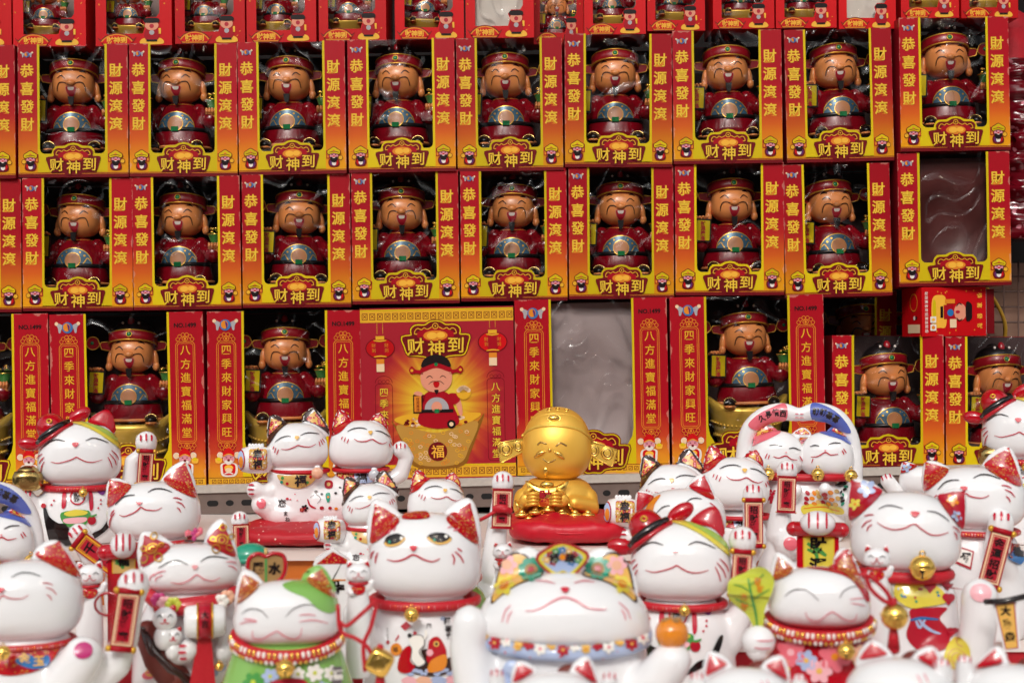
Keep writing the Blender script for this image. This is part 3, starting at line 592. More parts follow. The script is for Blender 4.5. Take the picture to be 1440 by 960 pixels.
    for q in (-1, 1):
        s.blob([(q * 11, 110), (q * 16, 112), (q * 20, 108), (q * 16.5, 109.6)], 'hat_black', 1)
        s.line([(q * 8, 100), (q * 13, 104.5), (q * 19, 101)], 1.5, 'brown_glaze', 1)
    s.project('eyes', hd, hb, ray, 3, .0004)
    s = Sheet()
    for q in (-1, 1): s.line([(q * 3, 91), (q * 9, 94.5), (q * 15, 94.5), (q * 18, 90), (q * 19, 83)], 1.25, 'hat_black', 1)
    s.project('moustache', hd, hb, ray, 3, .0006)
    s = Sheet(); mo = [(-8.5, 88), (-4, 89.2), (0, 88.4), (4, 89.2), (8.5, 88), (7, 80), (3, 74.5), (0, 73.5), (-3, 74.5), (-7, 80)]
    mo = [(a * .78, 87 + (c - 87) * .84) for a, c in mo]; s.blob([(a * 1.14, 82 + (c - 82) * 1.12) for a, c in mo], 'print_skin', 1); s.blob(mo, 'mouth_red', 2); s.blob([(-4.2, 87.8), (0, 88.1), (4.2, 87.8), (3.2, 84.4), (0, 83.8), (-3.2, 84.4)], 'teeth', 3); s.project('mouth', hd, hb, ray, 3, .0005)
    b = MB(); b.X = T; b.prism([(-4.2, 74.5), (4.2, 74.5), (3, 64), (0, 62), (-3, 64)], -29, -24, 'hat_black'); b.build('goatee', hd, mm)
    b = MB(); b.X = T; b.ell((0, -27, 94), (6.5, 5, 4.6), 'skin'); b.build('nose', hd, mm)
    for q in (-1, 1):
        b = MB(); b.X = T; b.ell((q * 31.5, 3, 86), (4.5, 6, 14), 'skin', rot=Matrix.Rotation(R_(q * -6), 3, 'Y')); b.ell((q * 32.5, 1, 77), (5, 5, 6.5), 'skin'); b.build('ear', hd, mm)
    b = MB(); b.X = T @ Matrix.Translation((0, 4, 108)) @ Matrix.Rotation(R_(-16), 4, 'X')
    b.lathe([(32, -2), (33.2, -1), (33.6, 12), (32.6, 13.5), (30, 13)], 'hat_red', n=40, sy=.92); b.torus((0, 0, -1.2), 33, 1.1, 'gold_paint', 30.4); b.torus((0, 0, 12.6), 33.2, 1, 'gold_paint', 30.6)
    b.build('hat_band', r, mm)
    b = MB(); b.X = T @ Matrix.Translation((0, 4, 108)) @ Matrix.Rotation(R_(-16), 4, 'X'); b.ell((0, 0, 12), (31, 28, 22), 'hat_black', nu=30); b.ell((0, -20, 26), (5, 5, 8), 'hat_red')
    for q in (-1, 1): b.ell((q * 11, -22, 25), 2, 'teeth', nu=8, nv=6)
    b.ell((0, 6, 33), (9, 9, 6), 'hat_black'); b.build('hat_crown', r, mm)
    b = MB(); b.X = T @ Matrix.Translation((0, 4, 108)) @ Matrix.Rotation(R_(-16), 4, 'X'); b.ell((0, -31, 6), (3.6, 2.2, 3.6), 'jade', nu=14, nv=10); b.torus((0, -31.5, 6), 3.8, .6, 'gold_paint', rot=Matrix.Rotation(R_(90), 3, 'X'), n=18, k=6); b.build('hat_jewel', r, mm)
    for q in (-1, 1):
        pl = [(q * 28, 6), (q * 44, 5)] + [(q * (56 - 9 * math.cos(R_(t))), 3.5 + 9 * math.sin(R_(t))) for t in range(40, 321, 20)][::-1] + [(q * 44, -5), (q * 28, -8)]
        b = MB(); b.X = T @ Matrix.Translation((0, 8, 106)); b.prism(pl, -1.5, 1.5, 'hat_red'); b.tube([(a, -1.6, c) for a, c in pl], .8, 'gold_paint', 6); b.ell((q * 57, -2, 4), (2.6, 1.6, 2.6), 'jade', nu=10, nv=8); b.build('hat_wing', r, mm)
    return r

FW, FS, FI = figurine('bowl'), figurine('none'), figurine('ingot')
ORD = ['zeroth', 'first', 'second', 'third', 'fourth', 'fifth', 'sixth', 'seventh', 'eighth', 'ninth', 'tenth', 'eleventh', 'twelfth', 'thirteenth']
BOXS = [window_box('small', k) for k in (1, 2, 3, 4)]
BOXB = [window_box('big', k) for k in (5, 6)]
_n = 0
def place_box(protos, xl, xr, yb, w, y, label, group, empty=None, roll=0, lean=0):
    global _n; _n += 1
    o = copy_tree(protos[_n % len(protos)]); o['label'] = label; o['group'] = group
    k = (xr - xl) / w
    o.location = ((xl + xr) / 2 / 1000 - .72, y, CAMZ + (480 - yb) / 1000); o.rotation_euler = (R_(lean), R_(-roll), R_(random.uniform(-2.2, 2.2))); o.rotation_euler[1] += R_(random.uniform(-.35, .35)); o.scale = (k * .992, 1, 1)
    if empty:
        b = MB(); H = .183 if w < 200 else .242; W2 = .07 if w < 200 else .1; n = 22; V = []; F = []
        for j in range(n + 1):
            for i in range(n + 1):
                x = -W2 + 2 * W2 * i / n; z = .003 + (H - .004) * j / n; p = Vector((x * 9, z * 6, _n)); f = noise.noise(p)
                bulge = .02 * math.exp(-((x / .045) ** 2 + ((z - H * .45) / (H * .3)) ** 2) ** 2); V.append((x, .03 + .004 * f + bulge, z))
        for j in range(n):
            for i in range(n): a = j * (n + 1) + i; F.append((a, a + 1, a + n + 2, a + n + 1))
        b.add(V, F, empty); b.build('blister_tray', o)
    return o
def place_fig(proto, box, label, z, sc, dy=.055, dx=0):
    o = copy_tree(proto); o['label'] = label
    o.location = box.matrix_basis @ Vector((dx, dy, z)); k_ = 1 + o.location.y / 2; o.location.x *= 1 + (k_ - 1) * .8; o.location.z = CAMZ + (o.location.z - CAMZ) * k_; sc *= k_; o.rotation_euler = (0, box.rotation_euler[1] + R_(random.uniform(-1, 1)), R_(random.uniform(-5, 9))); o.scale = (sc, sc, sc); return o
GS, GB = 'small red and gold window gift boxes', 'big red and gold window gift boxes'
row1 = [(-132, 24, 252), (25, 181, 249), (182, 334, 248), (335, 488, 245), (490, 642, 242), (643, 793, 240), (794, 946, 235), (947, 1101, 230), (1107, 1259, 227), (1264, 1420, 213)]
row2 = [(-126, 30, 439), (31, 186, 437), (187, 340, 435), (341, 494, 432), (495, 647, 427), (648, 799, 423), (800, 949, 420), (950, 1104, 415), (1105, 1257, 417), (1263, 1420, 402)]
def where(k, n):
    return 'cut by left edge' if k == 0 else ('last on the right' if k == n - 1 else ORD[k] + ' complete one from left')
for rows, nm, y in ((row1, 'upper', 0), (row2, 'lower', .001)):
    for k, (xl, xr, yb) in enumerate(rows):
        em = 'brown_blister' if (nm == 'lower' and k == 9) else None
        lb = 'small window gift box%s, %s, %s full row' % (', empty' if em else '', where(k, 10), nm)
        o = place_box(BOXS, xl, xr, yb, 155, y + random.uniform(-.002, .003) - (.01 if k == 9 else 0), lb, GS, em, .55 if k < 8 else 1.2)
        if not em: place_fig(FS, o, 'laughing figurine, box %s, %s full row' % (where(k, 10), nm), .0345, .99, .056, random.uniform(-.008, .004))
big = [(-148, 71, 688, 'big window gift box cut off at the left photo edge', 1), (73, 292, 686, 'big window gift box behind the left hat cat', 1), (293, 511, 683, 'big window gift box behind the brown and red capped cat couple', 1), (727, 943, 666, 'big gift box with an empty grey window, behind the gold figure', 0), (945, 1162, 662, 'big window gift box behind the hugging cat couple', 1)]
for xl, xr, yb, lb, full in big:
    o = place_box(BOXB, xl, xr, yb, 218, -.002, lb, GB, None if full else 'grey_blister', .9)
    if full: place_fig(FW, o, 'big laughing figurine on gold bowl, ' + lb.replace('big window gift box cut off', 'in the box cut off').replace('big window gift box ', ''), .003, 1.0, .062)
    else: o['label'] = lb
for xl, xr, yb, lb, fl in ((1170, 1327, 658, 'small window gift box right of the hugging cats on the shelf', 'laughing figurine in the small box right of the hugging cats'), (1329, 1486, 660, 'small window gift box at right edge behind the right hat cat', 'laughing figurine in the small box at right edge behind the hat cat')):
    o = place_box(BOXS, xl, xr, yb, 155, -.004, lb, GS, None, .3); place_fig(FS, o, fl, .0345, .99, .056)
o = place_box(BOXS, 1140, 1297, 590, 155, .135, 'dark small window gift box in the gap behind the front row', GS); place_fig(FS, o, 'shaded figurine in the dark box in the gap behind the front row', .0345, .99, .056)
for p in BOXS + BOXB: remove_tree(p)

# ------------------------------------------------------------------ the picture side of a big box
r = thing('gift_box', 'big gift box turned to its picture side with lanterns and a money god', 'gift box', ((511 + 726) / 2000 - .72, -.004, CAMZ + (480 - 672) / 1000), GB, (0, R_(-1.1), R_(-.4)))
W2, H = 107, 240
shell(.2155, .2405, .15).build('carton', r)
s = Sheet(); s.poly(rect(-107.5, 0, 107.5, 240), 'print_red'); pf = s.build('front_panel', r)
def glow_mat():
    m = bpy.data.materials.new('print_rays'); m.use_nodes = True; n = m.node_tree; b = n.nodes['Principled BSDF']
    tc = n.nodes.new('ShaderNodeTexCoord'); mp = n.nodes.new('ShaderNodeMapping'); mp.inputs['Location'].default_value = (0, 0, -.09); mp.inputs['Scale'].default_value = (1, 1, .85)
    ln = n.nodes.new('ShaderNodeVectorMath'); ln.operation = 'LENGTH'; rp = n.nodes.new('ShaderNodeValToRGB')
    nm = n.nodes.new('ShaderNodeVectorMath'); nm.operation = 'NORMALIZE'; nz = n.nodes.new('ShaderNodeTexNoise'); nz.inputs['Scale'].default_value = 7
    n.links.new(tc.outputs['Object'], mp.inputs[0]); n.links.new(mp.outputs[0], ln.inputs[0]); n.links.new(mp.outputs[0], nm.inputs[0]); n.links.new(nm.outputs[0], nz.inputs['Vector'])
    ma = n.nodes.new('ShaderNodeMath'); ma.operation = 'MULTIPLY_ADD'; ma.inputs[1].default_value = -.045; n.links.new(nz.outputs[0], ma.inputs[0]); n.links.new(ln.outputs['Value'], ma.inputs[2])
    mu = n.nodes.new('ShaderNodeMath'); mu.operation = 'MULTIPLY'; mu.inputs[1].default_value = 11.5; n.links.new(ma.outputs[0], mu.inputs[0])
    n.links.new(mu.outputs[0], rp.inputs[0]); e = rp.color_ramp.elements
    for k, (p, c) in enumerate([(0, '#EFD860'), (.2, '#E8C830'), (.42, '#DD9A20'), (.62, '#CC5A20'), (.9, '#A80A20')]):
        if k > 1: e.new(.5)
    for k, (p, c) in enumerate([(0, '#E2C23C'), (.18, '#DCAE22'), (.38, '#CC7A1C'), (.58, '#B83A1C'), (.78, '#A00820')]): e[k].position = p; e[k].color = lin(c)
    n.links.new(rp.outputs[0], b.inputs['Base Color']); b.inputs['Roughness'].default_value = .38; M['print_rays'] = m; pf.data.materials[0] = m
glow_mat()
s = Sheet()
for v0 in (220, 2):
    s.poly(rect(-107.5, v0, 107.5, v0 + 18), 'print_gold', 1); s.line([(-107, v0 + 17), (107, v0 + 17)], 1.6, 'print_yellow', 2, taper=False)
    for i in range(20): u = -101 + i * 10.7; s.ring(rect(u - 3.6, v0 + 4, u + 3.6, v0 + 12.5), .8, 'print_deep_red', 2); s.line([(u - 2.4, v0 + 6), (u + 2.4, v0 + 11)], .8, 'print_deep_red', 2, taper=False); s.line([(u - 2.4, v0 + 11), (u + 2.4, v0 + 6)], .8, 'print_deep_red', 2, taper=False)
s.build('fret_border', r)
s = Sheet(); plaque(s, -2, 165, 1.22, 4); s.build('title_plaque', r)
for u, v in ((-80, 184), (78, 190)):
    s = Sheet(); s.line([(u - 4, v + 20), (u - 4, v + 36)], .6, 'print_gold', 2); s.line([(u + 4, v + 20), (u + 4, v + 36)], .6, 'print_gold', 2)
    s.poly(circ(u, v, 21, 15), 'print_deep_red', 3); s.poly(circ(u, v, 19.5, 13.8), 'print_bright_red', 4); s.poly(circ(u, v, 9, 13.4), 'print_red', 5)
    s.poly(rect(u - 6, v + 12, u + 6, v + 17), 'print_gold', 6); s.poly(rect(u - 5.5, v - 33, u + 5.5, v - 15), 'print_orange', 5); s.poly(rect(u - 5.5, v - 33, u + 5.5, v - 22), 'print_pale', 6); s.line([(u - 9, v + 11), (u, v + 10), (u + 9, v + 11)], 2, 'print_gold', 6); s.line([(u - 9, v - 12), (u, v - 11), (u + 9, v - 12)], 2, 'print_gold', 6)
    for q in (-9, 9): s.column('財到', u + q, v + 4, 7, 6, 'print_orange', 6, 0)
    s.build('printed_lantern', r)
for tx, u, v in (('四季來財家興旺', -76, 122), ('八方進寶福滿堂', 81, 127)):
    s = Sheet(); s.column(tx, u, v, 15.5, 13, 'print_deep_red', 2, .03); s.column(tx, u, v, 15.5, 13, 'print_gold_yellow', 3, .008); s.ring(rrect(u - 12, 24, u + 12, v + 12, 5), .8, 'print_deep_red', 1); s.line([(u - 12 * math.cos(R_(t)), v + 13 + 10 * math.sin(R_(t))) for t in range(0, 181, 15)], .8, 'print_deep_red', 1, taper=False); [s.ring(circ(u + q, v + 15, 2.4, n=10), .6, 'print_deep_red', 1) for q in (-5.5, 0, 5.5)]; s.build('lettering', r)
s = Sheet(unit=.001); U = -2; f = lambda p: [(U + a, b) for a, b in p]   # the printed god on his bowl
s.blob(f([(-64, 82), (-50, 70), (0, 62), (50, 74), (66, 90), (58, 66), (46, 36), (36, 18), (0, 13), (-34, 18), (-44, 36), (-56, 66)]), 'print_brown_gold', 3); s.blob(f([(-56, 76), (0, 64), (56, 80), (44, 42), (32, 22), (0, 17), (-30, 22), (-42, 42)]), 'print_tan', 4)
random.seed(3)
for k in range(70):
    a, b = random.uniform(-46, 46), random.uniform(20, 66)
    if abs(a) < 28 + (b - 20) * .5 and (a * a + (b - 38) ** 2) > 210: s.ring(f(circ(a, b, 2.6, 2, 8)), .8, random.choice(['print_gold', 'print_pale', 'print_orange']), 5)
s.blob(f([(-60, 84), (-30, 92), (30, 92), (62, 90), (40, 76), (0, 70), (-40, 74)]), 'print_gold', 4)
for k in range(46): a = random.uniform(-46, 46); s.poly(f(circ(a, 82 + random.uniform(-6, 6) - abs(a) * .05, 2.6, 2)), random.choice(['print_pale', 'print_gold', 'print_deep_red', 'print_orange']), 5)
s.poly(f(circ(0, 38, 13.5)), 'print_deep_red', 6); s.text('福', U, 38, 19, 'print_amber', 7, .01)
s.blob(f([(-26, 78), (-22, 100), (-17, 118), (0, 124), (17, 118), (24, 100), (30, 76), (0, 70)]), 'print_red', 6); s.blob(f([(-25, 115), (-30, 98), (-24, 96), (-16, 116)]), 'print_deep_red', 6); s.blob(f([(18, 118), (32, 112), (36, 92), (32, 88), (26, 106)]), 'print_skin', 6); s.blob(f([(17, 118), (30, 118), (32, 108), (22, 104)]), 'print_red', 7)
s.poly(f([(17 * math.cos(R_(t)), 97 + 17 * math.sin(R_(t))) for t in range(0, 181, 12)]), 'print_grey', 8); s.poly(f(circ(0, 100, 7.5, 8)), 'print_skin', 9); s.poly(f(rect(-22, 92.5, 23, 97)), 'print_black', 9); s.poly(f(rect(-3, 92, 3, 97.5)), 'jade', 10); s.poly(f(circ(20, 76, 6)), 'print_black', 8); s.poly(f(circ(20, 76, 3)), 'print_pale', 9)
s.blob(f([(-21, 134), (-20, 150), (0, 156), (20, 150), (21, 134), (13, 124), (0, 121), (-13, 124)]), 'print_skin', 8); s.line(f([(-14, 141), (-9, 144), (-5, 141)]), 1, 'print_black', 9); s.line(f([(5, 141), (9, 144), (14, 141)]), 1, 'print_black', 9); s.blob(f([(-4, 135), (4, 135), (3, 129), (0, 127.5), (-3, 129)]), 'print_bright_red', 10); s.line(f([(-11, 132), (-6, 136), (0, 136), (6, 136), (11, 132)]), 1, 'print_black', 9); s.blob(f([(-3, 124), (3, 124), (0, 118)]), 'print_black', 10)
s.blob(f([(-20, 149), (-20, 156), (0, 162), (20, 156), (20, 149), (0, 155)]), 'print_red', 9); s.blob(f([(-20, 156), (-16, 168), (0, 174), (16, 168), (20, 156), (0, 162)]), 'print_black', 10); s.poly(f(circ(0, 160, 2.5)), 'jade', 11)
for q in (-1, 1): s.blob(f([(q * 19, 152), (q * 28, 153), (q * 34, 158), (q * 38, 153), (q * 35, 147), (q * 28, 148), (q * 19, 146)]), 'print_red', 8); s.poly(f(circ(q * 34, 152, 2)), 'print_gold', 9)
s.blob(f([(28, 122), (30, 114), (38, 110), (46, 114), (48, 122), (38, 119)]), 'print_gold', 8)
for k in range(8): s.poly(f(circ(31 + k * 2, 123 + 4 * math.sin(k * .45), 3)), 'print_pale', 9)
s.poly(f(rect(-33, 92, -20, 118)), 'print_black', 8); s.poly(f(rect(-31.5, 94, -21.5, 116)), 'print_orange', 9); s.column('財源廣進', U - 26.5, 112, 5, 5, 'print_deep_red', 10, 0); s.blob(f([(-32, 119), (-27, 123), (-20, 120), (-22, 116)]), 'print_skin', 9)
s.build('printed_picture', r)

# ------------------------------------------------------------------ small red boxes of the top row
def mini_box(seed):
    r = thing('gift_box', 'x x x x', 'gift box', group='small bright red boxes on top')
    W, H, D = 100, 125, 90; shell(.1, .125, .09, mo='print_bright_red', mi='pale_card').build('carton', r)
    win = [(-36, 112)] + [(-36, 17), (14, 17), (15, 30), (18, 36), (25, 38), (34, 42), (34, 112)]
    win = [(-36, 17), (12, 17), (15, 27), (12, 34), (17, 40), (30, 40), (34, 46), (34, 112), (-20, 112), (-24, 104), (-32, 100), (-36, 92)]
    s = Sheet(); s.poly(rect(-50, 0, 50, 125), 'print_bright_red', 0, [win]); random.seed(seed)
    for k in range(34):
        u, v = random.uniform(-48, 48), random.uniform(4, 122)
        if (u < -38 or u > 36) : s.poly(circ(u, v, random.uniform(.6, 2), random.uniform(.6, 1.6), 8, random.random()), 'print_orange', 1)
    s.build('front_panel', r)
    link('clear_window', film(-.036, .034, .017, .112, seed), r)
    s = Sheet(); fan = [(-46, 10)] + [(-22 + 24 * math.cos(R_(t)), -4 + 19 * math.sin(R_(t)) * 1.1) for t in range(150, 29, -10)] + [(2, 10), (-5, -1 + 2), (-39, 1)]
    s.poly(grow(fan, 1.4), 'print_deep_red', 2); s.poly(fan, 'print_orange', 3); s.poly(grow(fan, -1.8), 'print_bright_red', 4)
    for ch, u in (('財', -31), ('神', -22), ('到', -13)): s.text(ch, u, 8, 9.5, 'print_amber', 5, .03)
    s.build('title_fan', r)
    s = Sheet(); u, v = 24, 20; s.blob([(u - 14, v - 18), (u - 11, v - 10), (u + 11, v - 10), (u + 14, v - 18)], 'print_amber', 3)
    s.blob([(u - 8, v - 12), (u - 8, v + 2), (u + 8, v + 2), (u + 8, v - 12)], 'print_red', 4); s.poly(circ(u, v - 2, 3.4), 'print_grey', 5); s.poly(circ(u, v + 8, 9, 7), 'print_skin', 5); s.poly(circ(u, v + 7, 3), 'mouth_red', 6); s.blob([(u - 9, v + 12), (u - 8, v + 18), (u + 8, v + 18), (u + 9, v + 12)], 'print_black', 6); s.poly(rect(u + 9, v - 4, u + 12, v + 4), 'print_amber', 4); s.poly(rect(u - 7, v - 14.5, u + 7, v - 12), 'print_black', 6); s.build('corner_picture', r)
    return r
MBX = [mini_box(11), mini_box(12)]
tops = [(-90, 13, 66), (14, 118, 66), (130, 240, 65), (243, 343, 62), (344, 444, 60), (446, 543, 58), (554, 653, 56), (654, 752, 54), (822, 910, 49), (911, 994, 44), (1004, 1092, 41), (1093, 1180, 40), (1182, 1264, 41), (1270, 1353, 26), (1355, 1437, 26)]
for k, (xl, xr, yb) in enumerate(tops):
    o = copy_tree(MBX[k % 2]); o.scale = ((xr - xl) / 100 * .985, 1, (1.0 if k < 8 else .9)); o.location = ((xl + xr) / 2000 - .72, .012, CAMZ + (480 - yb) / 1000 + .003); o.rotation_euler = (0, R_(-.6), R_(random.uniform(-1.5, 1.5)))
    em = k in (7, 12)
    o['label'] = 'bright red little box%s, top row, %s' % (' with empty pale window' if em else '', 'cut by the left edge' if k == 0 else ('last on the right' if k == 14 else ORD[k] + ' after left edge box'))
    if em:
        b = MB(); b.box((-.048, .012, .003), (.048, .016, .122), 'print_white'); b.build('blister_tray', o)
    else:
        f_ = copy_tree(FI); f_['label'] = 'little gold footed figurine in the %s' % ('top row box at the left edge' if k == 0 else ('last top row box on the right' if k == 14 else '%s top row box after the edge box' % ORD[k])); f_['group'] = 'little figurines in the top row'
        f_.location = o.matrix_basis @ Vector((-.006, .040, .021)); f_.location.x *= 1.018; f_.scale = (.56, .5, .56); f_.rotation_euler = (0, 0, R_(random.uniform(-6, 6)))
o = copy_tree(MBX[0]); o['label'] = 'bright red box set back in shadow in the top row gap'; o.location = (788 / 1000 - .72, .07, CAMZ + .432); o.scale = (.76, .45, 1)
f_ = copy_tree(FI); f_['label'] = 'shaded little figurine in the set back top row box'; f_['group'] = 'little figurines in the top row'; f_.location = (788 / 1000 - .722, .09, CAMZ + .436); f_.scale = (.5, .22, .5)
for p in MBX + [FW, FS, FI]: remove_tree(p)

# ------------------------------------------------------------------ the box lying on its side, rack, red wrapped goods
r = thing('gift_box', 'bright red box lying on its side on top of another box', 'gift box', (1343 / 1000 - .72, .0, CAMZ + (480 - 472.5) / 1000), 'small bright red boxes on top', (0, R_(-.8), R_(11)))
b = MB(); b.box((-.05, 0, 0), (.048, .06, .069), 'print_bright_red'); b.build('carton', r)
b = MB(); b.box((.0485, -.001, .003), (.060, .001, .066), 'print_deep_red'); b.X = Matrix.Translation((.0485, 0, 0)) @ Matrix.Rotation(R_(70), 4, 'Z'); b.box((0, -.0005, .003), (.012, .0005, .066), 'print_grey'); b.build('flap', r)
s = Sheet(); s.blob([(-34, 16), (-34, 52), (-22, 58), (-14, 54), (-12, 34), (-14, 14), (-22, 12)], 'print_amber', 1); s.blob([(-33, 20), (-33, 48), (-29, 48), (-29, 20)], 'print_yellow', 2)
s.poly(rect(-17, 24, -2, 44), 'print_red', 3); s.poly(rect(-22, 26, -18, 42), 'print_black', 3); s.poly(circ(-7, 33, 5), 'ink_blue', 4); s.poly(circ(8, 34, 9.5, 12), 'print_skin', 4); s.line([(2, 42), (6, 46), (11, 44)], 1.4, 'print_black', 5); s.line([(2, 26), (6, 22), (11, 24)], 1.4, 'print_black', 5); s.poly(circ(4, 34, 3.4, 2.2), 'mouth_red', 5)
s.blob([(17, 22), (25, 24), (26, 34), (25, 45), (17, 47)], 'print_black', 5); s.poly(rect(-15, 46, 0, 52), 'print_orange', 4); s.poly(rect(-8, 12, 2, 24), 'print_pale', 4)
for ch, v in zip('恭喜發財', (57, 43, 28, 14)): s.text(ch, 38, v, 8, 'print_amber', 2, .02, -math.pi / 2)
for v in range(10): s.text('招財進寶'[v % 4], -43, 8 + v * 5.8, 5, 'print_white', 2, .01, -math.pi / 2)
s.poly(rrect(-38, 8, -29, 17, 1), 'print_white', 6); s.poly(circ(-33.5, 12.5, 2.6), 'print_orange', 7); s.poly(rrect(-38, 19, -29, 28, 1), 'print_white', 6); s.poly(circ(-33.5, 23.5, 2.6, 2), 'print_amber', 7)
for k in range(12): s.poly(circ(random.uniform(-30, 45), random.choice([6, 8, 61, 63]) + random.uniform(-3, 3), 1, 1.3, 8), 'print_orange', 1)
s.build('printed_picture', r)
s = Sheet(); s.poly(rect(4, 5, 40, 17), 'print_pale', 1); s.ring(circ(22, 48, 11, 12), 1.5, 'print_orange', 1); s.poly(circ(24, 26, 3), 'print_white', 2); s.poly(circ(30, 26, 2.6), 'print_black', 2)
so_ = s.build('side_print', r); so_.rotation_euler = (0, 0, R_(-90)); so_.location = (-.0503, .045, 0)
rk = thing('wire_rack', 'brown wire grid rack behind the boxes at right edge', 'rack', (.68, .12, 1.3))
b = MB(); b.box((-.06, .06, -.3), (.4, .07, .32), 'back_brown'); b.build('rack_panel', rk)
b = MB()
for k in range(20): b.tube([(-.05 + k * .022, .02, -.3), (-.05 + k * .022, .02, .32)], .0014, 'wire', 6)
for k in range(27): b.tube([(-.06, .022, -.3 + k * .023), (.38, .022, -.3 + k * .023)], .0014, 'wire', 6)
b.tube([tuple(a) + (0,) if 0 else (a.x, .012, a.y) for a in crom([(.02, .3), (.06, .22), (.03, .14), (.0, .1), (-.04, .07)], 8)], .003, 'gold_paint', 8); b.build('wire_grid', rk)
b = MB(); random.seed(5)
rs = []
for j in range(60):
    z = .17 - .26 * j / 59; rs.append([(.05 + (.05 + .034 * noise.noise(Vector((math.cos(q * .4) * 2, math.sin(q * .4) * 2, z * 55)))) * math.cos(2 * math.pi * q / 28), (.05 + .03 * noise.noise(Vector((math.cos(q * .5) * 3, 4, z * 70)))) * math.sin(2 * math.pi * q / 28), z) for q in range(28)])
b.rings(rs, 'wrap_glints'); o = b.build('wrapped_ornament'); o.location = (.70, .1, 1.74); tag(o, 'red wrapped ornament with painted glints, hanging at the right edge', 'ornament')
b = MB(); b.tube([(.02, 0, .14), (.02, 0, .0)], .035, 'red_cloth'); o = b.build('red_pouch'); o.location = (.72, .12, 1.82); tag(o, 'plain red bundle hanging above the wrapped ornament at right edge', 'bundle')
